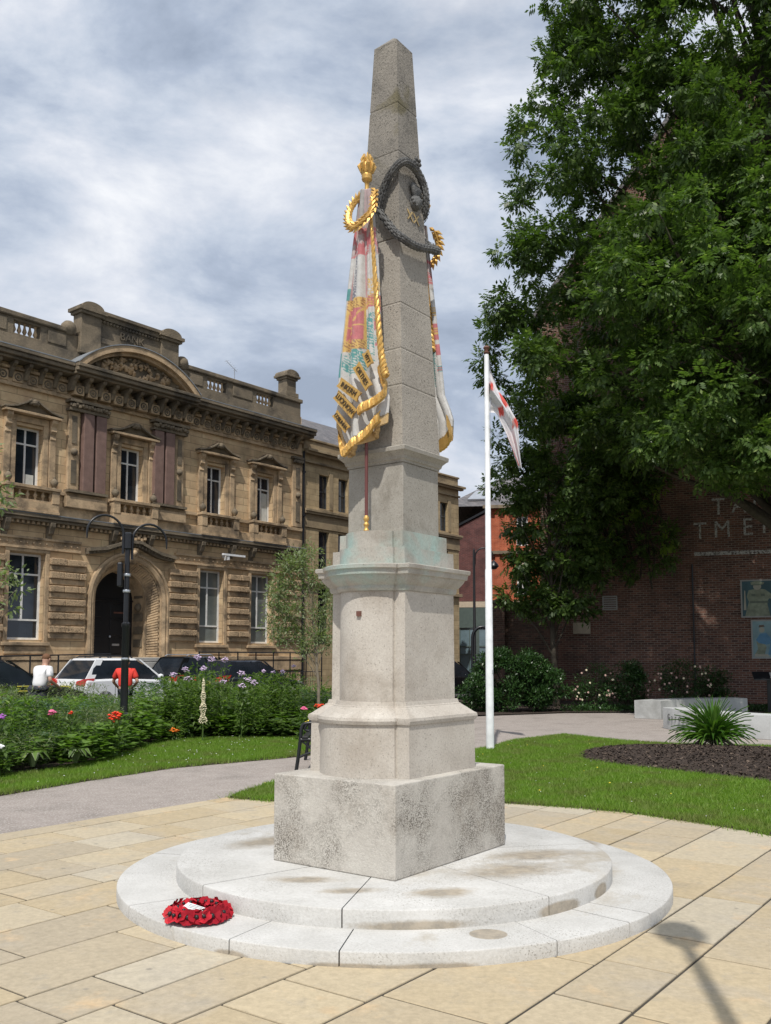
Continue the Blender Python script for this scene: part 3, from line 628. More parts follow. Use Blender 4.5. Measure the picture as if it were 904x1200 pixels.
# the two carved and painted flags
def interp(z, tab):
    for (z0, y0), (z1, y1) in zip(tab, tab[1:]):
        if (z0 >= z >= z1): return y0 + (y1 - y0) * (z0 - z) / (z0 - z1)
    return tab[-1][1] if z < tab[-1][0] else tab[0][1]
YL = [(4.99, .03), (4.54, .095), (4.16, .148), (3.9, .175), (3.66, .20), (3.34, .213), (3.28, .213)]
YR = [(4.99, -.065), (4.5, -.098), (4.0, -.122), (3.62, -.142), (3.5, -.19), (3.42, -.215), (3.25, -.20)]
def stoneflag(sg):
    """sg=-1: flag on the left-hand face, +1: its twin on the far face"""
    fx = lambda d: sg * d
    pole = B(); pole.lathe([(.0125, 0), (.0125, 3.20 - 2.60)], (fx(.36), -.02, 2.60 - Z0), 10)
    p = pole.build('flag_pole', 'maroon', mon, smooth=40)
    ft = B(); ft.lathe([(.018, 0), (.022, .008), (.016, .02), (.012, .03), (.022, .05), (.012, .068), (.020, .085), (.020, .10), (.013, .112), (.012, .118)], (fx(.36), -.02, 2.487 - Z0), 12)
    ft.build('pole_foot', 'gold', mon, smooth=50)
    fi = B(); fi.lathe([(.012, -.09), (.014, -.03), (.034, -.02), (.036, -.006), (.018, .006), (.015, .05), (.018, .075), (.036, .09), (.040, .10), (.036, .112), (.041, .122), (.036, .134), (.042, .145), (.047, .19), (.040, .215), (.015, .22)], (fx(.36), -.02, 4.985 - Z0), 14)
    for k in range(8):                     # crown of flames / leaves
        a_ = 2 * PI * k / 8; c_, s_ = math.cos(a_), math.sin(a_); x0, y0, z0 = fx(.36), -.02, 4.985 - Z0
        fi.tube([(x0 + .040 * c_, y0 + .040 * s_, z0 + .15), (x0 + .056 * c_, y0 + .056 * s_, z0 + .195), (x0 + .036 * c_, y0 + .036 * s_, z0 + .235)], [.010, .017, .004], 6)
        fi.tube([(x0 + .020 * c_, y0 + .02 * s_, z0 + .20), (x0 + .036 * c_, y0 + .036 * s_, z0 + .25), (x0 + .022 * c_, y0 + .022 * s_, z0 + .285 + .01 * (k % 2))], [.012, .014, .003], 6)
    fi.build('finial', 'gold', mon, smooth=50)
    nz, ny = 230, 76; V = []; F = []; col = []
    white = (.54, .53, .51); pink = (.46, .29, .27); teal = (.22, .34, .33); gold = (.52, .36, .17); grey = (.36, .345, .33); wine = (.36, .13, .16)
    q = random.Random(3)
    def foldx(u, z):
        k = (4.99 - z) / 1.9
        if sg > 0: return .375 + .035 * k + .02 * k * math.sin(u * 9) - .05 * (2 * u - 1) ** 2 * (1 - k)
        return .385 + (.010 + .030 * k) * math.sin(u * 15.0 + 1.0) + .030 * k * math.sin(u * 6.3 + .4) - .045 * (2 * u - 1) ** 2
    def zbot(y):
        T = [(.215, 3.30), (.133, 3.035), (.04, 3.09), (-.04, 3.14), (-.144, 3.21), (-.2, 3.25), (-.25, 3.26)]
        for (y0, z0), (y1, z1) in zip(T, T[1:]):
            if y0 >= y >= y1: return z0 + (z1 - z0) * (y0 - y) / (y0 - y1)
        return 3.3
    for i in range(nz + 1):
        for j in range(ny + 1):
            u = j / ny; z = 4.99 - (4.99 - 3.0) * i / nz
            y = interp(z, YL) * (1 - u) + (interp(z, YR) - (.055 * (4.99 - z) / 1.7 if sg > 0 else 0)) * u
            zb = zbot(y); z2 = max(z, zb) if z < zb else z
            V.append((fx(foldx(u, z2) + .006 * math.sin(u * 44 + z * 4)), y, z2 - Z0))
            c = white
            n_ = math.sin(z * 41 + u * 9) + math.sin(z * 27 - u * 21 + 2)
            n2_ = math.sin(z * 150 + 5 * math.sin(u * 31)) * math.sin(u * 57 + 4 * math.sin(z * 63)) + .5 * math.sin(z * 310 + u * 90)
            red = (.50, .17, .18); ink = (.20, .20, .23); gd = (.60, .40, .14); tl = (.11, .30, .29)
            if z2 > 4.70: c = grey if math.sin(u * 26 + z * 3) > .1 else (.42, .32, .32)
            elif z2 > 4.50: c = red if n_ + .6 * n2_ > -.1 else (.46, .38, .37)
            elif z2 > 4.19:
                if .20 < u < .46 and n2_ > -.25: c = ink
                elif abs(u - .62) < .03 or abs(u - .12) < .02: c = (.46, .27, .27)
                elif z2 < 4.28 and u < .16: c = tl
                elif u > .72 and z2 < 4.32: c = gd if n2_ > .1 else white
            elif z2 > 3.81:
                if .08 < u < .60:
                    c = red
                    if z2 > 4.11 or z2 < 3.875: c = gd if n2_ > -.35 else (.30, .15, .09)
                    elif u < .115 or u > .565 or abs((z2 - 3.87) - (u - .10) * .52) < .010 or abs((4.11 - z2) - (u - .10) * .9) < .008 or abs(z2 - 3.985) < .007: c = gd
                elif u >= .64:
                    if z2 > 4.10: c = gd if n2_ > .2 else red
                    elif z2 < 4.06 and n2_ > (-.15 if u < .9 else .6): c = tl
                    elif u > .93 and n_ > 0: c = red
            elif z2 > 3.63:
                if (u - .38) ** 2 / .09 + (z2 - 3.73) ** 2 / .011 < 1 and n2_ > -.2: c = tl
                elif .62 < u < .9 and z2 > 3.70 and n2_ > 0: c = tl
                elif u < .06: c = tl
            if z2 - zb < .055: c = gold
            elif z2 - zb < .068: c = (.20, .14, .06)
            col.append(c)
    for i in range(nz):
        for j in range(ny):
            a_ = i * (ny + 1) + j; z_ = [V[k][2] for k in (a_, a_ + 1, a_ + ny + 2, a_ + ny + 1)]
            if max(z_) - min(z_) > 1e-4 and V[a_][2] - V[a_ + ny + 1][2] + V[a_ + 1][2] - V[a_ + ny + 2][2] > 1e-4: F.append((a_, a_ + 1, a_ + ny + 2, a_ + ny + 1))
    bb = B(); bb.add(V, F); o = bb.build('stone_flag', M['flagpaint'], mon, smooth=70)
    at = o.data.color_attributes.new('paint', 'FLOAT_COLOR', 'POINT')
    for k, c in enumerate(col): at.data[k].color = c4(c)
    md = o.modifiers.new('thickness', 'SOLIDIFY'); md.thickness = .035; md.offset = 0
    # gold fringe, hanging folds along the lower edge
    fr = B()
    def fringe(P, h, off):
        P = smoothpts(P, 8); rings = []
        for i, p in enumerate(P):
            wv = .006 * math.sin(i * 2.6)
            rings.append([(sg * (p.x + wv), p.y, p.z - Z0), (sg * (p.x + .022 + wv), p.y, p.z - h * .4 - Z0), (sg * (p.x + .020 + wv), p.y - .004, p.z - h - Z0), (sg * (p.x - .012), p.y, p.z - h - Z0), (sg * (p.x - .02), p.y, p.z - Z0)])
        fr.loft(rings)
    fringe([(.37, .218, 3.36), (.40, .19, 3.22), (.43, .135, 3.105), (.43, .06, 3.16), (.42, -.03, 3.205), (.42, -.10, 3.25), (.44, -.150, 3.285), (.40, -.175, 3.33), (.36, -.12, 3.345)], .075, 0)
    if sg > 0:
        fr = B(); fringe([(.37, .218, 3.36), (.40, .12, 3.13), (.41, .0, 3.18), (.41, -.10, 3.25), (.40, -.20, 3.29), (.385, -.255, 3.36), (.34, -.26, 3.44)], .08, 0)
    else: fringe([(.45, -.020, 3.375), (.475, -.06, 3.385), (.47, -.12, 3.40), (.46, -.18, 3.425), (.43, -.222, 3.47), (.40, -.222, 3.52), (.39, -.185, 3.58), (.40, -.165, 3.66)], .07, 0)
    fr.build('fringe', 'gold', mon, smooth=35)
    # twisted tassel cord down the near edge
    cd = B(); P = smoothpts([(.33, -.07, 4.86), (.34, -.08, 4.5), (.36, -.10, 4.2), (.37, -.115, 3.98)] if sg > 0 else [(.40, -.098, 4.90), (.40, -.092, 4.74), (.405, -.115, 4.48), (.41, -.150, 4.09), (.415, -.190, 3.75), (.42, -.235, 3.56)], 22)
    n_ = len(P)
    for s_ in range(3):
        pts = []; rad = []
        for i, p in enumerate(P):
            k = i / n_; r0 = .007 + .018 * k ** 1.3; a_ = i * .62 + s_ * 2 * PI / 3
            pts.append((sg * (p.x + r0 * .55 * math.cos(a_)), p.y + r0 * .55 * math.sin(a_), p.z - Z0)); rad.append(r0 * .72)
        cd.tube(pts, rad, 6)
    cd.build('tassel_cord', 'gold', mon, smooth=50)
    # gold laurel swag hanging round the neck of the flag
    W_ = smoothpts([(.38, -.115, 4.965), (.41, -.135, 4.88), (.42, -.125, 4.80), (.435, -.07, 4.735), (.44, .01, 4.70), (.435, .065, 4.73), (.42, .095, 4.79), (.40, .10, 4.86), (.385, .07, 4.92), (.375, .03, 4.95)], 5)
    lw = B()
    for i in range(1, len(W_) - 1, 2):
        d = (W_[i + 1] - W_[i - 1]).normalized(); u_ = Vector((1, 0, 0)).cross(d).normalized()
        for k, (a_, ex) in enumerate(((.75, .5), (-.75, .5), (.0, 1), (2.6, .3))):
            dr = (d * math.cos(a_) + u_ * math.sin(a_)); c_ = W_[i] + Vector((1, 0, 0)) * .016 * ex; tg = dr.cross(Vector((1, 0, 0))).normalized()
            l_ = .066; V_ = [c_ - dr * .01, c_ + dr * l_ * .45 + tg * .017, c_ + dr * l_ + Vector((.014, 0, 0)), c_ + dr * l_ * .45 - tg * .017, c_ + dr * l_ * .45 + Vector((.012, 0, 0)), c_ + dr * l_ * .4 - Vector((.012, 0, 0))]
            lw.add([(sg * p.x, p.y, p.z - Z0) for p in V_], [(0, 1, 4), (1, 2, 4), (2, 3, 4), (3, 0, 4), (1, 0, 5), (2, 1, 5), (3, 2, 5), (0, 3, 5)])
    lw.tube([(sg * p.x, p.y, p.z - Z0) for p in W_], .006, 6)
    lw.build('gold_laurel_swag', 'gold', mon, smooth=30)
    if sg < 0:
        for (txt, y, z, ln, an, sz) in (('INKERM', .050, 3.500, .235, -38, .062), ('LUCKNOW', .098, 3.405, .245, -46, .062), ('CORUNNA', .135, 3.285, .185, -50, .050), ('ORTHES', -.070, 3.575, .22, -58, .058), ('VITT', -.105, 3.70, .12, -66, .050)):
            a_ = R(an); X_ = Vector((0, -math.cos(a_), math.sin(a_))); Y_ = Vector((0, math.sin(a_), math.cos(a_)))
            u = (y - interp(z, YL)) / (interp(z, YR) - interp(z, YL)); x0 = -.478 if 'ORT' in txt or 'INK' in txt else -.462
            sb = B(); c_ = Vector((x0, y, z - Z0)); w_ = sz * .58
            P = [c_ - X_ * ln / 2 - Y_ * w_, c_ + X_ * ln / 2 - Y_ * w_, c_ + X_ * (ln / 2 - .012), c_ + X_ * ln / 2 + Y_ * w_, c_ - X_ * ln / 2 + Y_ * w_, c_ - X_ * (ln / 2 - .012)]
            sb.loft([[tuple(p + Vector((.012, 0, 0))) for p in P], [tuple(p) for p in P]]); s_o = sb.build('honour_scroll', 'gold', mon)
            t_o = text('scroll_lettering', txt, sz * .86, 'darktext', s_o, c_ + Vector((-.003, 0, 0)), X_, Y_, .002, sx=(ln * .84) / (sz * .86 * .70 * len(txt)))
M['flagpaint'] = attrmat('painted_stone', fade=(.36, .34, .31))
stoneflag(-1); stoneflag(1)

# poppy wreath on the lower step
wr = empty('poppy_wreath', (-1.085, 5.47, .0975), 0, 'red poppy wreath lying on the lower round step at left', 'wreath')
pr = random.Random(2)
M['poppy2'] = plain('dark_red_poppy_paper', (.28, .008, .018), .8, 0, .2, var=.3, vs=20); M['poppy3'] = plain('bright_red_poppy_paper', (.55, .03, .04), .7, 0, .25, var=.3, vs=20)
def poppy(c, nrm, s):
    nrm = (Vector(nrm).normalized() + Vector((pr.uniform(-.45, .45), pr.uniform(-.45, .45), pr.uniform(-.2, .3)))).normalized(); s *= pr.uniform(.85, 1.2); u_ = nrm.orthogonal().normalized(); w_ = nrm.cross(u_); b = B()
    for k in range(5):
        a0 = 2 * PI * k / 5 + pr.random(); d = u_ * math.cos(a0) + w_ * math.sin(a0); e_ = nrm.cross(d)
        P = [Vector(c)] + [Vector(c) + d * s * r_ + e_ * s * q_ + nrm * s * h_ for r_, q_, h_ in ((.55, -.62, .22), (1.0, -.42, .26 + .14 * pr.random()), (1.12, 0, .16), (1.0, .42, .26 + .14 * pr.random()), (.55, .62, .22))]
        b.add([tuple(p) for p in P], [(0, 1, 2), (0, 2, 3), (0, 3, 4), (0, 4, 5)])
    o = b.build('poppy', pr.choice(['poppy', 'poppy', 'poppy2', 'poppy3']), wr, smooth=25)
    cb_ = B(); cb_.sphere(tuple(Vector(c) + nrm * s * .26), s * .30, 8); cb_.build('poppy_centre', 'poppyc', o, smooth=60)
for i in range(22):
    a_ = 2 * PI * i / 22; poppy((.158 * math.cos(a_), .158 * math.sin(a_), .045), (.75 * math.cos(a_), .75 * math.sin(a_) - .15, .65), .040 + .005 * pr.random())
for i in range(16):
    a_ = 2 * PI * (i + .5) / 16; poppy((.115 * math.cos(a_), .115 * math.sin(a_), .062), (-.3 * math.cos(a_), -.3 * math.sin(a_), 1), .036)
b = B(); b.tube([(.135 * math.cos(2 * PI * k / 24), .135 * math.sin(2 * PI * k / 24), .028) for k in range(25)], .026, 8); b.build('wreath_ring', 'poppy', wr, smooth=60)
b = B(); b.add([(-.085, -.035, .072), (.05, -.06, .045), (.065, -.025, .06), (-.06, .02, .085)], [(0, 1, 2, 3)]); cdo = b.build('card', 'white', wr)
for k in range(3): pb_ = B(); pb_.add([(-.055 + .004 * k, -.030 + .012 * k, .0745 + .004 * k), (.035, -.048 + .012 * k, .0585 + .004 * k), (.035, -.045 + .012 * k, .0590 + .004 * k), (-.055 + .004 * k, -.027 + .012 * k, .0750 + .004 * k)], [(0, 1, 2, 3)]); pb_.build('printed_line', 'darktext', cdo)
cdo.modifiers.new('thickness', 'SOLIDIFY').thickness = .002

# ================================================================== BANK
FR = R(51); FO = (-10.75, 33.0, 0)
bank = empty('bank_building', FO, FR, 'soot-stained sandstone bank with arched doorway, red pilasters and balustraded parapet', 'building')
def wallgrid(b, x0, x1, z0, z1, ops, y=0, rev=.28):
    xs = sorted({x0, x1, *[o[0] for o in ops], *[o[1] for o in ops]}); zs = sorted({z0, z1, *[o[2] for o in ops], *[o[3] for o in ops]})
    for i in range(len(xs) - 1):
        for j in range(len(zs) - 1):
            mx_, mz = (xs[i] + xs[i + 1]) / 2, (zs[j] + zs[j + 1]) / 2
            if not any(o[0] < mx_ < o[1] and o[2] < mz < o[3] for o in ops):
                b.add([(xs[i], y, zs[j]), (xs[i + 1], y, zs[j]), (xs[i + 1], y, zs[j + 1]), (xs[i], y, zs[j + 1])], [(0, 1, 2, 3)])
    for (a, c, e_, f) in ops:
        b.add([(a, y, e_), (c, y, e_), (c, y, f), (a, y, f), (a, y + rev, e_), (c, y + rev, e_), (c, y + rev, f), (a, y + rev, f)], [(0, 4, 5, 1), (1, 5, 6, 2), (2, 6, 7, 3), (3, 7, 4, 0)])
def window(parent, x0, x1, z0, z1, y, fm, pm, bars, w=.06, name='window', extra=None):
    """bars: list of ('v', x fraction, z0 fraction, z1 fraction) / ('h', z fraction)"""
    fr = B(); fr.box(x0, x0 + w, y, y + .06, z0, z1); fr.box(x1 - w, x1, y, y + .06, z0, z1); fr.box(x0 + w, x1 - w, y, y + .06, z0, z0 + w); fr.box(x0 + w, x1 - w, y, y + .06, z1 - w, z1)
    for q in bars:
        if q[0] == 'v': xx = x0 + (x1 - x0) * q[1]; fr.box(xx - w * .42, xx + w * .42, y + .005, y + .055, z0 + (z1 - z0) * q[2] + .002, z0 + (z1 - z0) * q[3] - .002)
        else: zz = z0 + (z1 - z0) * q[1]; fr.box(x0 + w, x1 - w, y + .002, y + .058, zz - w * .4, zz + w * .4)
    f = fr.build(name, fm, parent)
    p = B(); p.box(x0 + w * .5, x1 - w * .5, y + .035, y + .045, z0 + w * .5, z1 - w * .5); p.build('pane', pm, f)
    if extra:
        for (a, c, e_, g_) in extra: k = B(); k.box(x0 + (x1 - x0) * a, x0 + (x1 - x0) * c, y + .03, y + .034, z0 + (z1 - z0) * e_, z0 + (z1 - z0) * g_); k.build('blind', 'blind', f)
    return f
AX = 1.72; XL, XR = -7.6, 10.95
ups = [(-5.1, .5), (-2.38, .5), (AX + .08, .5), (5.92, .49), (8.70, .49)]
lows = [(-5.1, .64), (-2.30, .66), (5.80, .64), (8.57, .63)]
# walls
b = B()
ops = [(c - h, c + h, 2.2, 5.15) for c, h in lows] + [(.22, 3.42, 1.62, 5.45)]
wallgrid(b, XL, XR, 0, 6.2, ops)
ops2 = [(c - h, c + h, 7.45, 9.50) for c, h in ups]
wallgrid(b, XL, XR, 6.2, 12.0, ops2)
b.add([(XR, 0, 0), (XR, 12, 0), (XR, 12, 12.6), (XR, 0, 12.6)], [(0, 1, 2, 3)]); b.add([(XL, 0, 0), (XL, 12, 0), (XL, 12, 12.6), (XL, 0, 12.6)], [(0, 1, 2, 3)])
b.add([(XL, 12, 0), (XR, 12, 0), (XR, 12, 12.6), (XL, 12, 12.6)], [(0, 1, 2, 3)])
b.build('wall', 'fac', bank)
b = B(); b.box(XL + .3, XR - .3, .9, 11.8, 12.2, 12.3); b.build('roof', 'lead', bank)
# windows
for c, h in ups:
    window(bank, c - h, c + h, 7.45, 9.50, .25, 'frame', 'pane', [('v', .5, 0, 1), ('h', .72)], .075, extra=[(.56, .86, .04, .22)] if c < -2 and c > -3 else ([(.55, .9, .03, .65)] if c > 8 else None))
for k, (c, h) in enumerate(lows):
    window(bank, c - h, c + h, 2.2, 5.15, .27, 'frame', 'panelt' if k > 1 else 'pane', [('v', .5, .23, 1), ('h', .23), ('h', .76)], .075, extra=([(.05, .95, .03, .97)] if False else None))
# ground floor: rusticated piers
r3 = random.Random(4)
for x0, x1 in ((-4.3, -3.15), (-1.5, -.08), (3.60, 4.98), (6.62, 7.76), (9.36, 10.9), (-7.5, -5.95)):
    b = B(); b2 = B(); z = 2.25; k = 0
    while z < 5.0:
        b.box(x0 + .03, x1 - .03, -.10, .0, z, z + .20); 
        xx = x0
        while xx < x1 - .02:
            w = min(x1 - xx, .52 + .15 * r3.random()); w = x1 - xx if x1 - xx - w < .2 else w
            b2.box(xx, xx + w - .01, -.17 - .02 * r3.random(), -.0, z + .205, z + .43 + .02 * r3.random()); xx += w
        z += .47; k += 1
    pr_ = b.build('rusticated_pier', 'facm', bank, bevel=.02); b2.build('rock_faced_course', 'facrust', pr_, bevel=.03)

for c, h in lows:          # window surrounds and sills, aprons
    b = B()
    b.box(c - h - .16, c - h, -.06, .05, 2.12, 5.18); b.box(c + h, c + h + .16, -.06, .05, 2.12, 5.18); b.box(c - h - .16, c + h + .16, -.065, .05, 5.18, 5.32); b.box(c - h - .22, c + h + .22, -.14, .25, 2.0, 2.12)
    b.box(c - h - .1, c + h + .1, -.07, 0, 1.72, 1.98)
    b.build('window_surround', 'facm', bank, bevel=.015)
b = B(); b.box(XL, .0, -.16, 0, 1.50, 1.66); b.box(3.64, XR, -.16, 0, 1.50, 1.66); b.box(XL, XR, -.10, 0, 0, 1.0); b.box(XL, .0, -.13, 0, 1.05, 1.47); b.box(3.64, XR, -.13, 0, 1.05, 1.47); b.build('plinth_course', 'facm', bank, bevel=.02)
# rosette band and first floor entablature
b = B()
for x0, x1 in ((XL, -.3), (3.9, XR)): b = B(); b.box(x0, x1, -.10, 0, 5.30, 5.38); b.box(x0, x1, -.05, 0, 5.38, 5.62); b.box(x0, x1, -.12, 0, 5.62, 5.70); b.build('rosette_band', 'facm', bank)
b = B()
x = XL + .2
while x < XR:
    if not -.3 < x < 3.8: b.sphere((x, -.055, 5.50), .045, 8)
    x += .24
each(b, 'rosette', 'facm', bank, smooth=30)
b = B(); b.box(XL, XR, -.12, 0, 6.12, 6.24); b.box(XL - .1, XR + .05, -.30, 0, 6.24, 6.34); b.box(XL - .1, XR + .05, -.38, 0, 6.345, 6.47); b.build('first_floor_cornice', 'facd', bank, bevel=.02)
b = B(); x = XL
while x < XR: b.box(x, x + .09, -.22, -.12, 6.14, 6.235); x += .19
b.build('dentil_course', 'facm', bank)
b = B(); b.box(XL - .1, XR + .05, -.385, 0, 6.472, 6.50); b.build('lead_flashing', 'lead', bank)
b = B(); b.box(XL, XR, -.08, 0, 6.52, 6.88); b.box(XL, XR, -.13, 0, 7.28, 7.42); b.build('podium_course', 'facm', bank, bevel=.015)
# consoles and balconies
for c, h in ups:
    k = B()
    for s_ in (-.82, .82):
        P = [(-.36, 6.235), (-.34, 6.10), (-.26, 5.98), (-.22, 5.86), (-.12, 5.80), (-.10, 5.70), (-.0, 5.66), (0, 6.235)]
        k.prismyz(P, c + s_ - .10, c + s_ + .10)
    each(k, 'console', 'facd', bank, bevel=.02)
    bal = B(); w = 1.0
    bal.box(c - w, c + w, -.42, -.0, 6.505, 6.60); bal.box(c - w + .02, c + w - .02, -.38, -.04, 6.60, 6.88)
    for s_ in (-1, 1): bal.box(c + s_ * (w - .15) - .14, c + s_ * (w - .15) + .14, -.40, -.10, 6.88, 7.32)
    bal.box(c - w - .03, c + w + .03, -.44, -.06, 7.32, 7.42); bal.box(c - w + .29, c + w - .29, -.36, -.16, 6.88, 6.94); bal.box(c - w + .29, c + w - .29, -.36, -.16, 7.26, 7.32)
    n_ = 5; span = 2 * (w - .29)
    for i in range(n_ + 1): xx = c - w + .29 + span * i / n_; bal.lathe([(.05, 0), (.035, .06), (.075, .16), (.035, .26), (.05, .32)], (xx, -.26, 6.94), 8)
    o = bal.build('balcony', 'facm', bank, bevel=.008)
    for s_ in (-1, 1):
        f = B(); f.lathe([(.09, 0), (.05, .06), (.11, .14), (.14, .23), (.10, .32), (.04, .37), (.045, .42), (.005, .45)], (c + s_ * (w - .15), -.25, 7.422), 10); f.build('ball_finial', 'facd', o, smooth=50)
    # upper window surround with scrolled hood
    s = B()
    for q_ in (-1, 1):
        s.box(*sorted((c + q_ * h, c + q_ * (h + .20))), -.07, .0, 7.45, 9.62); s.box(*sorted((c + q_ * (h + .22), c + q_ * (h + .46))), -.11, .0, 7.45, 9.30)
        s.prismyz([(-.27, 9.86), (-.26, 9.74), (-.17, 9.62), (-.20, 9.46), (-.10, 9.34), (-.14, 9.18), (0, 9.06), (0, 9.86)], *sorted((c + q_ * (h + .22), c + q_ * (h + .44))))
    s.box(c - h - .20, c + h + .20, -.07, .0, 9.62, 9.84); s.box(c - h - .56, c + h + .56, -.32, 0, 9.865, 9.96)
    s.build('window_surround', 'facm', bank, bevel=.015)
    hd = B(); hp = [(-h - .60, 9.962), (-h - .60, 10.03), (-h - .36, 10.06), (-h - .12, 10.12), (-.30, 10.28), (-.12, 10.40), (.12, 10.40), (.30, 10.28), (h + .12, 10.12), (h + .36, 10.06), (h + .60, 10.03), (h + .60, 9.962)]
    hi = [(-h - .30, 9.965), (-h - .2, 10.0), (-.25, 10.18), (0, 10.26), (.25, 10.18), (h + .2, 10.0), (h + .30, 9.965)]
    hd.prismxz([(c + x, z) for x, z in hp], -.14, 0)
    for i in range(len(hp) - 3):
        (xa, za_), (xb, zb_) = hp[i + 1], hp[i + 2]; hd.prismxz([(c + xa, za_ - .065), (c + xb, zb_ - .065), (c + xb, zb_ + .005), (c + xa, za_ + .005)], -.34, -.13)
    hd.sphere((c, -.30, 10.30), .12, 10); hd.sphere((c - .13, -.26, 10.27), .08, 8); hd.sphere((c + .13, -.26, 10.27), .08, 8)
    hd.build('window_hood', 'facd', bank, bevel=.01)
# central pilasters
def pil(x0, x1, y, mat, name, z0=7.52, z1=10.36):
    b = B(); b.box(x0, x1, -y, 0, z0, z1); return b.build(name, mat, bank, bevel=.02)
for s_ in (-1, 1):
    for a_, c_ in ((1.08, 1.50), (1.60, 2.02)): pil(*sorted((AX - .12 + s_ * a_, AX - .12 + s_ * c_)), .27, 'granite', 'red_granite_pilaster')
    pil(*sorted((AX - .12 + s_ * 2.12, AX - .12 + s_ * 2.56)), .14, 'facm', 'stone_pilaster')
    b = B(); xm = AX - .12 + s_ * 2.34; b.sphere((xm, -.15, 8.9), .14, 12); b.box(xm - .10, xm + .10, -.165, -.13, 9.2, 10.2); b.box(xm - .10, xm + .10, -.165, -.13, 7.75, 8.6); b.build('carved_boss', 'facd', bank, smooth=40)
    b = B(); x0, x1 = sorted((AX - .12 + s_ * 1.0, AX - .12 + s_ * 2.62))
    b.box(x0, x1, -.33, 0, 7.425, 7.518); b.box(x0, x1, -.30, -.005, 10.365, 10.46)
    q = random.Random(9)
    for i in range(26): b.sphere((x0 + .06 + (x1 - x0 - .12) * i / 25, -.28 - .05 * (i % 2), 10.52 + .10 * q.random()), .075 + .02 * q.random(), 6)
    b.box(x0 - .03, x1 + .03, -.40, 0, 10.66, 10.76); b.build('carved_capital', 'facd', bank)
    b = B(); b.box(x0 - .02, x1 + .02, -.25, 0, 6.885, 7.278); b.build('pilaster_pedestal', 'facm', bank, bevel=.02)
b = B(); b.box(10.32, 10.92, -.12, 0, 7.45, 10.3); b.build('stone_pilaster', 'facm', bank, bevel=.02)
b = B(); b.sphere((10.62, -.14, 8.9), .14, 12); b.box(10.5, 10.74, -.15, -.12, 9.2, 10.15); b.box(10.5, 10.74, -.15, -.12, 7.7, 8.6)
for i in range(8): b.sphere((10.36 + .075 * i, -.17, 10.42 + .04 * (i % 2)), .08, 6)
b.box(10.28, 10.96, -.2, 0, 10.55, 10.66); b.build('carved_boss', 'facd', bank, smooth=40)
# main entablature
b = B(); b.box(XL, XR, -.10, 0, 10.78, 10.90); b.box(XL, XR, -.05, 0, 10.90, 11.32); b.box(XL, XR, -.16, 0, 11.34, 11.44); b.build('frieze', 'facm', bank, bevel=.01)
b = B(); x = XL + .3; k = 0
while x < XR - .1:
    yy = -.30 if abs(x - (AX - .12)) < 2.7 else -.055
    b.box(x - .20, x + .20, yy - .04, -.04, 10.93, 11.30); x += .55
each(b, 'frieze_panel', 'facm', bank, bevel=.02)
b = B(); x = XL + .3
while x < XR - .1:
    yy = -.34 if abs(x - (AX - .12)) < 2.7 else -.095
    b = B(); b.tube([(x + .12 * math.cos(2 * PI * i / 10), yy - .01, 11.115 + .12 * math.sin(2 * PI * i / 10)) for i in range(11)], .028, 5); b.sphere((x, yy, 11.115), .06, 6); x += .55
    b.build('frieze_roundel', 'facd', bank)
b = B(); x = XL + .02
while x < XR:
    yy = -.34 if abs(x - (AX - .12)) < 2.8 else -.12
    b.prismyz([(yy - .36, 11.56), (yy - .33, 11.45), (yy - .16, 11.36), (yy - .06, 11.18), (yy, 11.05), (-.05, 11.05), (-.05, 11.56)], x - .07, x + .07); x += .275 * 2
each(b, 'cornice_bracket', 'facd', bank, bevel=.015)
b = B()
for x0, x1, y_ in ((XL - .3, AX - 2.85, 0), (AX + 2.62, XR + .3, 0), (AX - 2.85, AX + 2.62, -.22)):
    b.box(x0, x1, -.55 + y_, 0, 11.565, 11.66); b.box(x0, x1, -.68 + y_, 0, 11.665, 11.80); b.box(x0, x1, -.74 + y_, 0, 11.805, 11.93)
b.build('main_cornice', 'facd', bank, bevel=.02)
b = B(); b.box(XL - .3, AX - 2.86, -.745, 0, 11.932, 11.965); b.box(AX + 2.63, XR + .3, -.745, 0, 11.932, 11.965); b.build('lead_flashing', 'lead', bank)
# segmental pediment
cx_ = AX - .12; hw = 2.72; rise = 1.18; rad = (hw * hw + rise * rise) / (2 * rise); a0 = math.asin(hw / rad)
def arcp(r_, n=28, z_=11.94): return [(cx_ + r_ * math.sin(-a0 + 2 * a0 * i / n), z_ + rise - rad + r_ * math.cos(-a0 + 2 * a0 * i / n)) for i in range(n + 1)]
b = B(); o1, i1 = arcp(rad), arcp(rad - .22)
for k in range(28): b.prismxz([i1[k], i1[k + 1], o1[k + 1], o1[k]], -.92, -.15)
i2 = arcp(rad - .34)
for k in range(28): b.prismxz([i2[k], i2[k + 1], i1[k + 1], i1[k]], -.76, -.15)
b.build('segmental_pediment', 'facm', bank)
b = B(); o2 = arcp(rad + .035)
for k in range(28): b.prismxz([o1[k], o1[k + 1], o2[k + 1], o2[k]], -.95, .1)
b.build('lead_flashing', 'lead', bank)
b = B(); P = [p for p in arcp(rad - .3) if p[1] > 11.93]; b.prismxz([(P[0][0], 11.935)] + P + [(P[-1][0], 11.935)], -.5, 0); b.build('tympanum', 'facd', bank)
b = B(); q = random.Random(12)
for i in range(60):
    x = cx_ + q.uniform(-1.5, 1.5); top = 12.0 + .62 * (1 - ((x - cx_) / 1.9) ** 2); z = q.uniform(12.0, top); s_ = q.uniform(.05, .12)
    b.tube([(x, -.52, z), (x + q.uniform(-.1, .1), -.60, z + s_), (x + q.uniform(-.14, .14), -.55, z + 2 * s_)], [s_ * .7, s_ * .8, s_ * .3], 6)
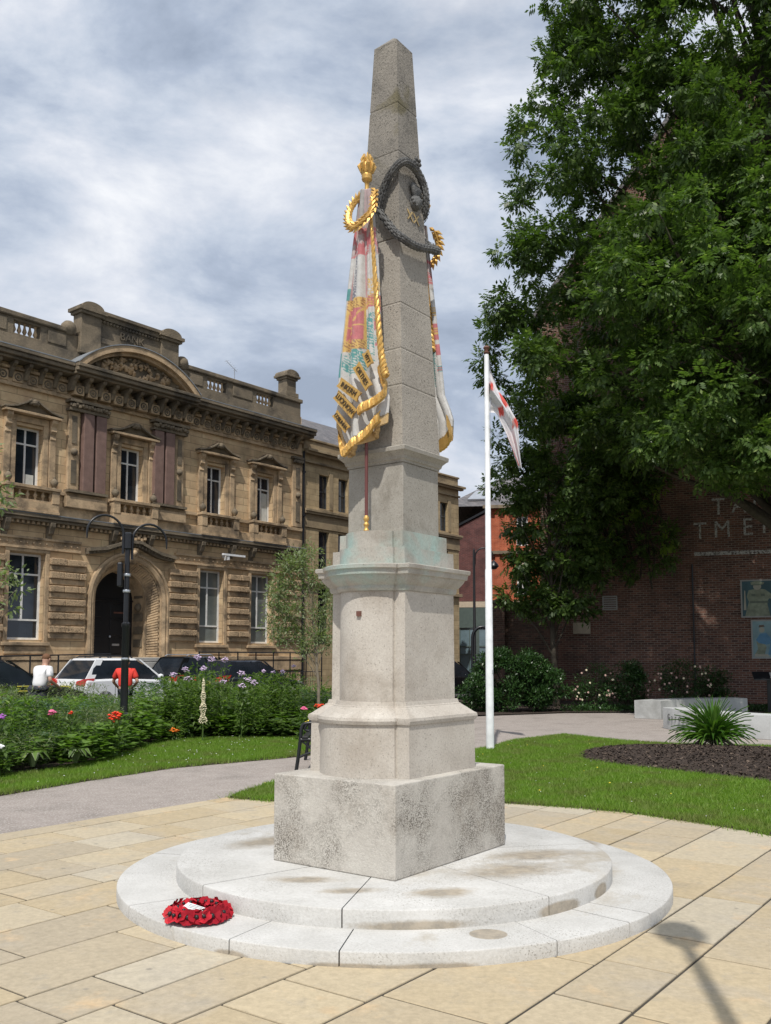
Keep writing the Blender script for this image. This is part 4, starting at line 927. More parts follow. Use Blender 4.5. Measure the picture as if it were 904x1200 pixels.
for x in (-1.2, -.8, -.35, .05, .45, .85, 1.2): b.sphere((cx_ + x, -.62, 12.52 - .16 * abs(x)), .075, 8)
b.build('carved_figures', 'facm', bank, smooth=60)
b = B()
for i in range(13):
    t_ = -a0 * .86 + 2 * a0 * .86 * i / 12; b.sphere((cx_ + (rad - .42) * math.sin(t_), -.58, 11.94 + rise - rad + (rad - .42) * math.cos(t_)), .07, 6)
b.build('pediment_boss', 'facd', bank)
# parapet with pierced balustrades
b = B(); y0, y1 = .05, .45
segs = [(-6.9, -5.85), (-3.05, -2.05), (5.45, 6.50), (8.22, 9.24)]
b.box(XL, XR, y0 - .03, y1, 11.97, 12.60)
xs = [XL] + [k for s_ in segs for k in s_] + [XR]
for i in range(0, len(xs), 2): b.box(xs[i], xs[i + 1], y0, y1 - .02, 12.60, 13.22)
for s_ in segs:
    b.box(s_[0], s_[1], y0, y1 - .02, 12.60, 12.68); b.box(s_[0], s_[1], y0, y1 - .02, 13.14, 13.22)
for x0, x1 in ((-5.7, -4.6), (-4.4, -3.2), (-1.9, -.95), (4.35, 5.3), (6.7, 8.05)): b.box(x0 + .12, x1 - .12, y0 - .045, y0, 12.68, 13.12)
b.build('parapet', 'facd', bank, bevel=.015)
b = B(); b.box(XL - .05, cx_ - 2.3, y0 - .10, y1 + .08, 13.225, 13.40); b.box(cx_ + 2.3, XR + .05, y0 - .10, y1 + .08, 13.225, 13.40); each(b, 'parapet_coping', 'facd', bank, bevel=.03)
b = B()
for s_ in segs:
    for i in range(5):
        xx = s_[0] + (s_[1] - s_[0]) * (i + .5) / 5; b.lathe([(.06, 0), (.035, .07), (.085, .17), (.05, .28), (.035, .36), (.06, .46)], (xx, .24, 12.68), 8)
each(b, 'baluster', 'facm', bank, smooth=50)
# attic block
b = B(); b.box(cx_ - 1.5, cx_ + 1.5, -.05, .5, 13.0, 14.05); b.box(cx_ - 2.2, cx_ + 2.2, -.09, .34, 13.18, 13.38)
for s_ in (-1, 1): b.box(cx_ + s_ * 1.78 - .42, cx_ + s_ * 1.78 + .42, -.16, .36, 12.6, 14.05)
b.build('attic_block', 'facd', bank, bevel=.02)
b = B(); b.box(cx_ - 1.45, cx_ + 1.45, -.15, .56, 14.055, 14.22); b.box(cx_ - 1.45, cx_ + 1.45, -.24, .62, 14.225, 14.34)
for s_ in (-1, 1):
    b.box(cx_ + s_ * 1.78 - .50, cx_ + s_ * 1.78 + .50, -.26, .42, 14.055, 14.15); b.box(cx_ + s_ * 1.78 - .58, cx_ + s_ * 1.78 + .58, -.32, .48, 14.155, 14.28)
    n_ = 12; P = [(.46 * math.cos(PI * i / n_), 14.285 + .24 * math.sin(PI * i / n_)) for i in range(n_ + 1)]; b.prismxz([(cx_ + s_ * 1.78 + x, z) for x, z in P], -.28, .44)
for i in range(20): xx = cx_ - 1.35 + 2.7 * i / 19; b.sphere((xx, -.10, 13.98), .06, 6)
for s_ in (-1, 1): b.sphere((cx_ + s_ * 2.55, .1, 13.42), .28, 12)
b.build('attic_cornice', 'facd', bank, smooth=30)
text('carved_lettering', 'BANK', .42, 'facd', bank, (cx_ + .05, -.07, 13.66), (1, 0, 0), (0, 0, 1), .03)
# end chimney-like pier
for xc in (10.35, XL + .55):
    b = B(); b.box(xc - .40, xc + .40, -.02, .70, 13.402, 13.62); b.box(xc - .30, xc + .30, .06, .62, 13.62, 14.20); b.box(xc - .36, xc + .36, .0, .68, 14.205, 14.30); b.box(xc - .45, xc + .45, -.09, .77, 14.305, 14.42)
    P = [(.42 * math.cos(PI * i / 10), 14.425 + .24 * math.sin(PI * i / 10)) for i in range(11)]; b.prismxz([(xc + x, z) for x, z in P], -.05, .73); b.build('end_pier', 'facd', bank, bevel=.02)
# arched entrance
b = B(); ZC = 3.72; n_ = 32
def arch(r_, y, legs=1.62, n=n_, cx=None):
    cx = cx or AX + .1
    return [(cx - r_, y, legs)] + [(cx - r_ * math.cos(PI * i / n), y, ZC + r_ * math.sin(PI * i / n)) for i in range(n + 1)] + [(cx + r_, y, legs)]
def archband(b, P, Q):
    m_ = len(P); b.add(P + Q, [(i, i + 1, m_ + i + 1, m_ + i) for i in range(m_ - 1)])
CXA = AX + .1
# spandrel fill between rectangular opening and the arch
P = arch(1.53, 0); rect = []
for (x, y, z) in P:
    if z <= ZC: rect.append((CXA - 1.62 if x < CXA else CXA + 1.62, 0, z))
    else:
        dx_, dz = x - CXA, z - ZC; k = min(1.62 / max(1e-6, abs(dx_)), 1.75 / max(1e-6, dz)); rect.append((CXA + dx_ * k, 0, ZC + dz * k))
sp_ = B(); archband(sp_, P, rect); sp_.build('arch_spandrel', 'fac', bank)
b = B(); 
for (ra, ya, rb, yb) in ((1.80, -.02, 1.80, -.14), (1.80, -.14, 1.70, -.16), (1.70, -.16, 1.68, -.10), (1.68, -.10, 1.60, -.12), (1.60, -.12, 1.50, -.06), (1.50, -.06, 1.50, .05), (1.50, .05, 1.46, .06)): archband(b, arch(ra, ya), arch(rb, yb))
b.build('arch_moulding', 'facm', bank, smooth=50)
# splayed ribbed reveal (alternating ribs) and the inner jamb
b = B(); m_ = 84
def archpt(r_, y, s): # s in 0..1 around legs+arc
    Lg = ZC - 1.62; T = 2 * Lg + PI * r_; d = s * T
    if d < Lg: return (CXA - r_, y, 1.62 + d)
    if d > T - Lg: return (CXA + r_, y, 1.62 + (T - d))
    a_ = (d - Lg) / r_; return (CXA - r_ * math.cos(a_), y, ZC + r_ * math.sin(a_))
P0 = []; P1 = []
for i in range(m_ * 2 + 1):
    k = (i // 1) % 2; s_ = i / (m_ * 2)
    dr = .0 if i % 4 in (0, 1) else .05
    P0.append(archpt(1.45 - dr * .3 + .0, .06 + dr * .3, s_)); P1.append(archpt(1.20 + dr * .0, .50 - dr, s_))
a_ = P0 + P1; b.add(a_, [(i, i + 1, len(P0) + i + 1, len(P0) + i) for i in range(len(P0) - 1)])
# raised ribs
for i in range(m_):
    s_ = (i + .5) / m_; h_ = .34 / m_
    Q = [archpt(1.44, .08, s_ - h_), archpt(1.44, .08, s_ + h_), archpt(1.22, .47, s_ + h_), archpt(1.22, .47, s_ - h_)]
    Q2 = []
    for p in Q:
        v_ = Vector((CXA - p[0], -.35, (ZC - p[2]) if p[2] > ZC else 0)); v_.normalize(); Q2.append(tuple(Vector(p) + v_ * .05))
    b.loft([Q, Q2])
b.build('ribbed_reveal', 'facm', bank)
b = B()
for (ra, ya, rb, yb) in ((1.20, .50, 1.14, .50), (1.14, .50, 1.14, .60), (1.14, .60, 1.20, .62), (1.20, .62, 1.20, 1.45)): archband(b, arch(ra, ya), arch(rb, yb))
b.build('door_jamb', 'facm', bank, smooth=40)
b = B(); 
for z in (2.0, 2.5, 3.0, 3.9): b.box(CXA + 1.165, CXA + 1.19, .75, 1.3, z, z + .3)
b.sphere((CXA + 1.17, 1.0, 3.55), .16, 10); b.build('carved_boss', 'facd', bank)
dr = B(); dr.box(CXA - 1.25, CXA + 1.25, 1.46, 1.54, 1.60, 3.9); P = arch(1.22, 0)[1:-1]; dr.prismxz([(x, z) for x, _, z in P], 1.48, 1.54)
door = dr.build('door', 'black', bank)
pb = B()
for x0, x1 in ((-1.05, -.12), (.12, 1.05)):
    for z0, z1 in ((1.75, 2.35), (2.45, 3.05), (3.15, 3.65)): pb.box(CXA + x0 + .08, CXA + x1 - .08, 1.435, 1.46, z0, z1)
pb.box(CXA - 1.2, CXA + 1.2, 1.40, 1.46, 3.76, 3.84); pb.build('door_panel', 'black', door, bevel=.02)
hb = B(); hb.sphere((CXA + .18, 1.41, 2.40), .05, 8); hb.box(CXA + .3, CXA + .62, 1.42, 1.433, 2.05, 2.13); hb.build('handle', 'carsilver', door)
pt = B(); pt.box(CXA + .35, CXA + 1.0, 1.43, 1.455, 3.30, 3.36); pt.build('name_plate', 'brown', door)
# keystone and little bracketed hood above arch
b = B(); hp = [(-1.9, 5.40), (-1.2, 5.50), (-.7, 5.68), (-.3, 5.84), (.3, 5.84), (.7, 5.68), (1.2, 5.50), (1.9, 5.40)]
for (xa, za_), (xb, zb_) in zip(hp, hp[1:]): b.prismxz([(CXA + xa, za_ - .0), (CXA + xb, zb_ - .0), (CXA + xb, zb_ + .12), (CXA + xa, za_ + .12)], -.36, 0); b.prismxz([(CXA + xa, za_ - .10), (CXA + xb, zb_ - .10), (CXA + xb, zb_ - .005), (CXA + xa, za_ - .005)], -.22, 0)
for i in range(24):
    x = -1.7 + 3.4 * i / 23; z = 5.40 + .44 * max(0, 1 - abs(x) / 1.75) ** .8; b.box(CXA + x - .035, CXA + x + .035, -.30, -.2, z - .09, z - .01)
b.build('door_hood', 'facd', bank)
b = B(); b.prismyz([(-.34, 5.66), (-.30, 5.3), (-.2, 5.1), (0, 5.05), (0, 5.66)], CXA - .14, CXA + .14); b.sphere((CXA, -.28, 5.48), .13, 10)
for i in range(8): b.sphere((CXA - .5 + .14 * i, -.22, 6.0 + .07 * (i % 2)), .10, 6)
b.build('carved_keystone', 'facm', bank, smooth=50)
b = B(); b.box(CXA - 1.6, CXA + 1.6, -1.6, 1.46, 1.45, 1.60); b.box(CXA - 1.9, CXA + 1.9, -2.0, -1.6, 0, .9); b.box(CXA - 1.75, CXA + 1.75, -1.6, 0, 0, 1.44); b.build('doorstep', 'kerb', bank, bevel=.02)
b = B(); b.tube([(11.03, -.10, 0.1), (11.03, -.10, 11.0)], .055, 8)
for z in (2, 4, 6, 8, 10): b.box(10.95, 11.11, -.17, -.03, z, z + .08)
b.build('downpipe', 'black', bank, smooth=40)
b = B(); b.box(6.1, 7.3, -.36, -.26, 5.78, 5.86); b.box(6.35, 6.45, -.34, -.0, 5.60, 5.78); b.build('flood_lamp', 'white', bank)
b = B(); b.tube([(7.4, .6, 13.2), (7.4, .6, 14.1)], .02, 6); b.tube([(6.9, .6, 14.35), (7.55, .6, 14.0)], .012, 5)
for i in range(6): xx = 6.95 + .1 * i; b.tube([(xx, .45, 14.33 - .054 * i), (xx, .75, 14.33 - .054 * i)], .007, 4)
b.build('roof_aerial', 'carsilver', bank)
# railings before the bank
rl = empty('iron_railing', (FO[0] + 3.9 * .629 + .777 * 1.6, FO[1] + 3.9 * .777 - .629 * 1.6, 0), FR, 'black iron railings in front of the bank wall, right of its doorway', 'railing')
b = B(); b.tube([(0, 0, 1.80), (6.8, 0, 1.80)], .025, 6); b.tube([(0, 0, 1.0), (6.8, 0, 1.0)], .018, 6); b.tube([(0, 0, .12), (6.8, 0, .12)], .018, 6); b.build('rail', 'black', rl)
for i in range(8): b = B(); b.tube([(.97 * i, 0, 0), (.97 * i, 0, 1.83)], .03, 6); b.build('post', 'black', rl)
b = B()
for i in range(45): b.tube([(.15 * i + .08, 0, .12), (.15 * i + .08, 0, 1.02)], .009, 4)
b.build('bars', 'black', rl)
rl2 = empty('iron_railing', (FO[0] - 5.0 * .629 + .777 * 1.6, FO[1] - 5.0 * .777 - .629 * 1.6, 0), FR, 'black iron handrail in front of the bank wall, left of its doorway', 'railing')
b = B(); b.tube([(0, 0, 1.62), (5.0, 0, 1.72)], .025, 6); b.tube([(0, 0, .9), (5.0, 0, .95)], .018, 6); b.build('rail', 'black', rl2)
for i in range(6): b = B(); b.tube([(i, 0, 0), (i, 0, 1.66)], .028, 6); b.build('post', 'black', rl2)

# ================================================================== ANNEX (buff office building)
ax = empty('office_building', (FO[0] + 11.12 * .629, FO[1] + 11.12 * .777, 0), FR, 'lower buff stone building with dark sash windows and slate roof, behind the obelisk', 'building')
WX = 12.5
b = B(); cols = [(1.4, .33), (2.75, .33), (5.4, .33), (6.7, .33), (8.6, .33), (11.1, .36)]
ops = [(c - .02 - h, c + h, 8.52, 10.12) for c, h in cols] + [(c - .36, c + .36, 5.3, 7.45) for c, h in cols] + [(c - .38, c + .38, 2.2, 4.8) for c, h in cols]
wallgrid(b, -.20, WX, 0, 11.15, ops, 0, .2)
b.add([(WX, 0, 0), (WX, 9, 0), (WX, 9, 11.15), (WX, 0, 11.15)], [(0, 1, 2, 3)]); b.build('wall', 'annex', ax)
for c, h in cols:
    window(ax, c - .02 - h, c + h, 8.52, 10.12, .17, 'dframe', 'pane', [('h', .52)], .06)
    window(ax, c - .36, c + .36, 5.3, 7.45, .17, 'dframe', 'pane', [('h', .6)], .05)
    window(ax, c - .38, c + .38, 2.2, 4.8, .17, 'dframe', 'pane', [('h', .6)], .05)
b = B(); b.box(0.02, WX + .05, -.10, 0, 10.55, 10.65); b.box(.02, WX + .2, -.22, 0, 10.95, 11.05); b.box(.02, WX + .3, -.32, 0, 11.055, 11.17); b.box(.02, WX + .12, -.16, 0, 8.18, 8.28); b.box(.02, WX + .16, -.20, 0, 8.285, 8.40); b.box(.02, WX + .05, -.05, 0, 7.55, 8.17); b.box(.02, WX + .12, -.16, 0, 4.95, 5.12)
for c, h in cols: b.box(c - h - .06, c + h + .04, -.06, .0, 8.42, 8.50); b.box(c + h, c + h + .25, -.04, 0, 8.52, 10.3); b.box(c - .45, c + .45, -.05, 0, 5.15, 5.29)
b.build('string_course', 'annexm', ax, bevel=.01)
b = B(); b.box(.02, WX, .02, .3, 11.172, 11.62); b.box(.02, WX + .06, -.04, .34, 11.622, 11.72); b.build('parapet', 'annexm', ax, bevel=.015)
b = B(); b.add([(0.1, .35, 11.7), (WX - .1, .35, 11.3), (WX - .1, 8.6, 11.3), (.1, 8.6, 11.7), (3.3, 4.2, 14.1), (8.6, 4.2, 14.1)], [(0, 1, 5, 4), (1, 2, 5), (2, 3, 4, 5), (3, 0, 4)]); b.build('roof', 'slate', ax)

# ================================================================== ORANGE BRICK BUILDING + SHOP
ob = empty('brick_shop_building', (6.6, 58, 0), R(-8), 'bright orange brick building with white arched windows across the street', 'building')
b = B(); wn = [(2.05, .36), (5.6, .36), (9, .36), (12.4, .36)]
ops = [(c - h, c + h, 8.6, 10.5) for c, h in wn] + [(c - h, c + h, 5.45, 7.3) for c, h in wn]
wallgrid(b, -.25, 16, 5.1, 11.1, ops, 0, .2); b.add([(-.25, 0, 5.1), (-.25, 10, 5.1), (-.25, 10, 11.1), (-.25, 0, 11.1)], [(0, 1, 2, 3)])
for xx in (-.25, .35, .95): b.box(xx, xx + .28, -.12, 0, 5.6, 10.9)
b.build('wall', 'orange', ob)
for c, h in wn:
    f = window(ob, c - h, c + h, 8.6, 10.5, .12, 'frame', 'pane', [('v', .5, 0, 1), ('h', .55)], .10)
    f = window(ob, c - h, c + h, 5.45, 7.3, .12, 'frame', 'pane', [('v', .5, 0, .7), ('h', .7)], .10)
    k = B(); k.prismxz([(c - h, 7.3), (c + h, 7.3), (c + h * .7, 7.5), (c, 7.6), (c - h * .7, 7.5)], -.05, .02); k.build('arch_head', 'cream', ob)
b = B(); b.box(-.3, 16, -.25, 0, 8.1, 8.3); b.box(-.4, 16.2, -.4, 0, 11.0, 11.2); b.build('dark_cornice', 'facd', ob)
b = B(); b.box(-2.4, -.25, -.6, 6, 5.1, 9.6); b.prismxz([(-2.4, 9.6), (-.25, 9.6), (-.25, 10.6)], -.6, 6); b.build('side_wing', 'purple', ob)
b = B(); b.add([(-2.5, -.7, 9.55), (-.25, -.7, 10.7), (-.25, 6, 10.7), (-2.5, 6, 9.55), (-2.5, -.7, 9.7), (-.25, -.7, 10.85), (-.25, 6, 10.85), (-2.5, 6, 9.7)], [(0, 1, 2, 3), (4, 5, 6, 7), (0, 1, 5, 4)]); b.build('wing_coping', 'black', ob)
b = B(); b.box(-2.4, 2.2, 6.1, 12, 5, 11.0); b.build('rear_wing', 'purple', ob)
b = B(); b.add([(-3.0, -.35, 11.15), (16.5, -.35, 11.15), (14, 5, 14.0), (.8, 5, 14.0), (-3.0, 10.5, 11.15), (16.5, 10.5, 11.15)], [(0, 1, 2, 3), (3, 2, 5, 4), (0, 3, 4), (1, 5, 2)]); b.build('roof', 'slate', ob)
for x0 in (-1.4, 1.4):
    b = B(); b.add([(x0, .42, 11.75), (x0 + 1.6, .42, 11.75), (x0 + 2.1, 1.9, 12.55), (x0 + .5, 1.9, 12.55)], [(0, 1, 2, 3)]); o = b.build('skylight', 'carsilver', ob); o.modifiers.new('t', 'SOLIDIFY').thickness = -.12
b = B(); b.box(-2.4, 16, -.70, 0, 4.72, 5.08); b.build('stone_band', 'cream', ob)
b = B(); b.box(-2.4, 16, -.66, 0, 0, .7); b.box(-2.4, 16, -.72, 0, 3.45, 4.70)
for xx in (-2.4, -.9, .6, 2.2, 4.2, 6.2, 9, 12): b.box(xx, xx + .22, -.69, 0, .7, 3.44)
for xx in (-1.9, -1.3, -.2, .25): b.box(xx, xx + .05, -.67, 0, .7, 3.4)
b.box(-2.2, 3, -.675, -.62, 2.25, 2.33); b.box(-2.2, 3, -.675, -.62, 1.75, 1.83); b.build('shopfront', 'shop', ob)
b = B(); b.box(-2.38, 15.9, -.62, -.3, .7, 3.44); b.build('shop_window', 'shopg', ob)
text('shop_lettering', 'Bury Fu', .62, 'frame', ob, (1.25, -.735, 4.1), (1, 0, 0), (0, 0, 1), .01)

# ================================================================== BIG BRICK GABLE + GARDEN WALL
gb = empty('gabled_brick_building', (12.7, 32, 0), R(-20), 'tall dark brick gable wall behind the trees with faded painted letters', 'building')
b = B(); b.prismxz([(-7.3, 0), (16, 0), (16, 16), (1.7, 23.2), (-1.0, 23.2), (-7.3, 14.7)], 0, 12); b.build('wall', 'gable', gb)
b = B()
for (xa, za_), (xb, zb_) in zip([(-7.6, 14.3), (-1.0, 23.2), (1.7, 23.2)], [(-1.0, 23.2), (1.7, 23.2), (16, 15.9)]): b.prismxz([(xa, za_), (xb, zb_), (xb, zb_ + .25), (xa, za_ + .25)], -.18, 12.2)
b.build('roof_verge', 'slate', gb)
b = B(); b.box(-1.82, 4, -.012, 0, 5.20, 5.33); b.build('painted_band', 'ghost', gb)
for txt, xc, zc, sz in (('T', -1.60, 6.06, .85), ('M', -.86, 6.09, .85), ('E', -.02, 6.13, .85), ('N', .72, 6.17, .85), ('T', 1.45, 6.17, .85), ('T', -.96, 6.90, .85), ('A', -.28, 6.93, .85), ('I', .24, 6.97, .85), ('L', .74, 6.99, .85)):
    text('faded_painted_letter', txt, sz, 'ghost', gb, (xc, -.008, zc), (1, 0, 0), (0, 0, 1), .004, sx=.9)
for (x0, x1, z0, z1) in ((-5.05, -4.52, 3.33, 3.84),):
    b = B(); b.box(x0, x1, -.04, .0, z0, z0 + .04); b.box(x0, x1, -.04, 0, z1 - .04, z1); b.box(x0, x0 + .04, -.04, 0, z0 + .04, z1 - .04); b.box(x1 - .04, x1, -.04, 0, z0 + .04, z1 - .04)
    for i in range(5): b.box(x0 + .04, x1 - .04, -.035, 0, z0 + .07 + .08 * i, z0 + .11 + .08 * i)
    b.build('air_vent', 'kerb', gb)
b = B(); b.box(-6.12, -5.50, -.12, 0, 2.47, 2.88)
for i in range(6): b.box(-6.10, -5.52, -.13, -.12, 2.50 + .06 * i, 2.53 + .06 * i)
b.build('louvre_box', 'cream', gb)
b = B(); b.tube([(-1.9, -.05, 0), (-1.9, -.05, 4.9)], .03, 6); b.build('conduit', 'black', gb)
gw = empty('garden_wall', (3.9, 33.4, 0), R(-8), 'head-high brick wall with tree shade in its dark colour and capped pier beside the orange building', 'wall')
b = B(); b.box(0, .42, -.35, .1, 0, 3.55); b.box(.42, 2.3, -.02, .22, 0, 3.5); b.build('brickwork', 'gwall', gw, bevel=.01)
b = B(); b.box(-.04, .46, -.39, .14, 3.553, 3.65); b.box(.46, 2.3, -.06, .26, 3.503, 3.60); b.build('coping', 'facd', gw, bevel=.01)

# murals on the brick wall (flat panels)
def mural(name, label, x0, x1, z0, z1, shapes, bg):
    e_ = empty(name, (12.7 + x0 * math.cos(R(-20)), 32 + x0 * math.sin(R(-20)), z0), R(-20), label, 'mural panel')
    w, h = x1 - x0, z1 - z0; b = B()
    b.box(0, w, -.04, -.01, 0, .05); b.box(0, w, -.04, -.01, h - .05, h); b.box(0, .05, -.04, -.01, .05, h - .05); b.box(w - .05, w, -.04, -.01, .05, h - .05); b.build('panel_frame', 'kerb', e_)
    b = B(); b.box(.05, w - .05, -.03, -.01, .05, h - .05); pn = b.build('painted_panel', bg, e_)
    for k, (poly, mt) in enumerate(shapes):
        d = -.031 - .0012 * k; b = B(); b.prismxz([(x * w, z * h) for x, z in poly], d - .001, -.0305); b.build('painted_shape', mt, pn)
    return e_
M['mbg1'] = plain('mural_blue_green', (.06, .12, .14), .7, var=.3, vs=2); M['khaki'] = plain('mural_khaki', (.26, .29, .21), .7, var=.3); M['khakid'] = plain('mural_dark_khaki', (.14, .17, .13), .7)
M['mskin'] = plain('mural_pale_skin', (.42, .40, .32), .7); M['mbg2'] = plain('mural_pale_blue', (.24, .36, .38), .7, var=.3, vs=2); M['mblue'] = plain('mural_blue', (.12, .27, .42), .7); M['mbrown'] = plain('mural_brown', (.15, .11, .08), .7)
def ell(cx_, cz, rx, rz, n=16): return [(cx_ + rx * math.cos(2 * PI * i / n), cz + rz * math.sin(2 * PI * i / n)) for i in range(n)]
mural('mural_panel', 'upper wall mural of a khaki soldier on dark blue-green', -.32, 1.85, 2.98, 4.30, [
    ([(.06, .04), (.12, .42), (.09, .55), (.12, .72), (.24, .76), (.36, .74), (.47, .60), (.60, .48), (.58, .43), (.42, .50), (.39, .40), (.43, .04)], 'khaki'), ([(.14, .38), (.41, .38), (.41, .43), (.14, .43)], 'khakid'), ([(.16, .56), (.22, .56), (.22, .62), (.16, .62)], 'khakid'), ([(.30, .56), (.36, .56), (.36, .62), (.30, .62)], 'khakid'),
    (ell(.25, .81, .06, .085), 'mskin'), ([(.16, .86), (.34, .87), (.36, .92), (.25, .97), (.15, .93)], 'khaki'), ([(.17, .845), (.33, .85), (.33, .87), (.17, .865)], 'khakid'), ([(.04, .20), (.08, .20), (.07, .70), (.055, .72)], 'mskin'), (ell(.60, .45, .03, .035), 'mskin')], 'mbg1')
mu = [o for o in S.objects if o.name.startswith('mural_panel')][0]
text('mural_lettering', 'C', .30, 'mskin', mu, (1.45, -.044, .93), (1, 0, 0), (0, 0, 1), .002)
mural('mural_panel', 'lower wall mural of seated figures on pale blue', -.02, 2.0, 1.56, 2.90, [
    ([(.05, .10), (.20, .08), (.24, .30), (.16, .52), (.08, .45), (.10, .25)], 'khaki'), ([(.07, .48), (.14, .64), (.24, .66), (.30, .55), (.34, .40), (.24, .36), (.12, .40)], 'mblue'), (ell(.17, .74, .045, .07), 'mskin'), ([(.12, .80), (.22, .82), (.20, .87), (.13, .86)], 'mbrown'),
    ([(.36, .50), (.40, .72), (.48, .80), (.56, .72), (.58, .50)], 'mbrown'), (ell(.47, .86, .04, .06), 'mskin'), ([(.26, .10), (.60, .12), (.98, .10), (.98, .48), (.32, .50)], 'mblue'), ([(.04, .05), (.28, .05), (.26, .11), (.05, .12)], 'mskin')], 'mbg2')

# information lectern
le = empty('information_lectern', (11.0, 26.6, .02), R(-12), 'small black angled information stand before the brick wall', 'information stand')
b = B(); b.box(-.05, .05, -.03, .03, 0, .95); b.build('post', 'black', le)
b = B(); b.add([(-.42, -.16, .93), (.42, -.16, .93), (.42, .20, 1.13), (-.42, .20, 1.13), (-.42, -.16, .97), (.42, -.16, .97), (.42, .20, 1.17), (-.42, .20, 1.17)], [(0, 1, 2, 3), (4, 5, 6, 7), (0, 1, 5, 4), (1, 2, 6, 5), (2, 3, 7, 6), (3, 0, 4, 7)]); o = b.build('panel', 'black', le)
b = B(); b.add([(.04, -.12, .996), (.36, -.12, .996), (.36, .16, 1.152), (.04, .16, 1.152)], [(0, 1, 2, 3)]); b.build('printed_sheet', 'kerb', o)

# curved stone benches
def cbench(a0, a1, r0, r1, label, name='curved_stone_bench', h=.47):
    b = B(); n = 24; z0 = 0
    arcseg(r0, r1, a0, a1, 0, h, b, n, .01)
    o = b.build(name, 'bench', None, smooth=40, origin=None, bevel=.0)
    o.location = (C0[0], C0[1], 0); return tag(o, label, 'bench')
cbench(R(97), R(141), 4.42, 5.15, 'grey curved stone bench nearer the brick wall')
C0 = (10.95, 21.3)
bb_ = cbench(R(181), R(262), 4.05, 4.62, 'pale curved stone bench wall behind the spiky plant')
for i, ch in enumerate('Gardens'):
    a_ = R(185.5 + i * 2.0); p = Vector((4.63 * math.cos(a_), 4.99 * math.sin(a_), .27)); tx = Vector((-math.sin(a_), math.cos(a_), 0))
    text('carved_lettering', ch, .19, 'garland', bb_, p, tx, (0, 0, 1), .004)

# ================================================================== STREET FURNITURE
def swan(parent, P0, dirv, dia, r=.022, name='swan_neck', drop=.35):
    P = []; d = Vector(dirv).normalized()
    for i in range(15): a_ = PI * i / 14; P.append(Vector(P0) + d * (dia / 2) * (1 - math.cos(a_)) + Vector((0, 0, dia / 2 * math.sin(a_))))
    P = [Vector(P0) - Vector((0, 0, .35))] + P + [P[-1] - Vector((0, 0, drop * .3))]
    b = B(); b.tube(P, [r * 1.2] * 4 + [r] * (len(P) - 6) + [r * .8, r * .5], 8); b.build(name, 'black', parent, smooth=50)
lp = empty('street_lamp', (-4.80, 17.05, 0.05), 0, 'black twin swan-neck lamp post in the flower border before the bank door', 'street lamp')
b = B(); b.lathe([(.14, 0), (.13, .5), (.070, .55), (.066, 2.1), (.080, 2.12), (.080, 2.18), (.050, 2.2), (.046, 3.55), (.078, 3.57), (.078, 3.85), (.05, 3.87)], (0, 0, 0), 14); b.build('pole', 'black', lp, smooth=35)
for z in (1.5, 2.75, 3.05): b = B(); b.lathe([(.066, 0), (.070, .01), (.070, .04), (.066, .05)], (0, 0, z), 14); b.build('steel_band', 'carsilver', lp, smooth=35)
swan(lp, (-.07, -.05, 3.82), (-.8, -.6, 0), .68); swan(lp, (.07, .05, 3.72), (.8, .6, 0), .68)
b = B(); b.box(-.15, -.06, -.14, -.02, 2.85, 3.30); b.build('control_box', 'black', lp, bevel=.02)
lp2 = empty('street_lamp', (4.15, 43, 0), 0, 'thin dark lamp post with hanging lantern in the far street', 'street lamp')
b = B(); b.lathe([(.12, 0), (.12, 1.0), (.07, 1.1), (.055, 6.6), (.02, 6.7)], (0, 0, 0), 10); b.build('pole', 'black', lp2, smooth=40)
swan(lp2, (.05, 0, 6.3), (1, 0, 0), .85, .03)
b = B(); b.lathe([(.02, .3), (.22, .1), (.24, .0), (.12, -.12), (.02, -.14)], (.92, 0, 5.85), 12); b.build('lantern', 'black', lp2, smooth=40)
hp_ = empty('hoop_barrier', (3.35, 35.5, 0), 0, 'tall black tubular hoop between the shrub and the teal-grey shop', 'barrier')
b = B(); P = [(0, 0, 0), (0, 0, 1.0), (0, 0, 2.2)] + [(.36 * (1 - math.cos(PI * i / 12)), 0, 2.35 + .42 * math.sin(PI * i / 12)) for i in range(13)] + [(.72, 0, 2.2), (.72, 0, 0)]; b.tube(P, .065, 8); b.build('hoop', 'black', hp_, smooth=50)
# shadow-casting lamp post behind the photographer's right shoulder
lp3 = empty('street_lamp', (1.10, 1.50, 0), 0, 'tall lamp post just outside the frame whose shadow crosses the paving', 'street lamp')
b = B(); b.lathe([(.11, 0), (.11, .6), (.06, .7), (.035, 5.6), (.02, 5.7)], (0, 0, 0), 12); b.build('pole', 'black', lp3, smooth=40)
b = B(); b.lathe([(.02, .40), (.13, .2), (.15, .0), (.10, -.2), (.03, -.25)], (0, 0, 5.9), 14); b.build('lantern', 'black', lp3, smooth=40)

fp = empty('flagpole', (1.80, 16.03, .03), 0, 'slim white flagpole standing in the lawn right of the obelisk', 'flagpole')
b = B(); b.lathe([(.072, 0), (.070, .1), (.060, 3.1), (.052, 3.11), (.042, 6.93), (.038, 6.95)], (0, 0, 0), 16); b.build('pole', 'white', fp, smooth=40)
b = B(); b.lathe([(.02, 0), (.05, .02), (.055, .04), (.03, .06), (.035, .08), (.06, .12), (.045, .15), (.01, .165)], (0, 0, 6.95), 14); b.build('finial', 'brown', fp, smooth=50)
b = B(); b.tube([(.055, -.02, 6.85), (.06, -.03, 5.2)], .005, 4); b.box(-.09, .09, -.02, .02, 4.55, 4.57); b.tube([(.05, -.05, 1.3), (.05, -.05, 1.36)], .012, 6); b.build('cleat', 'carsilver', fp)
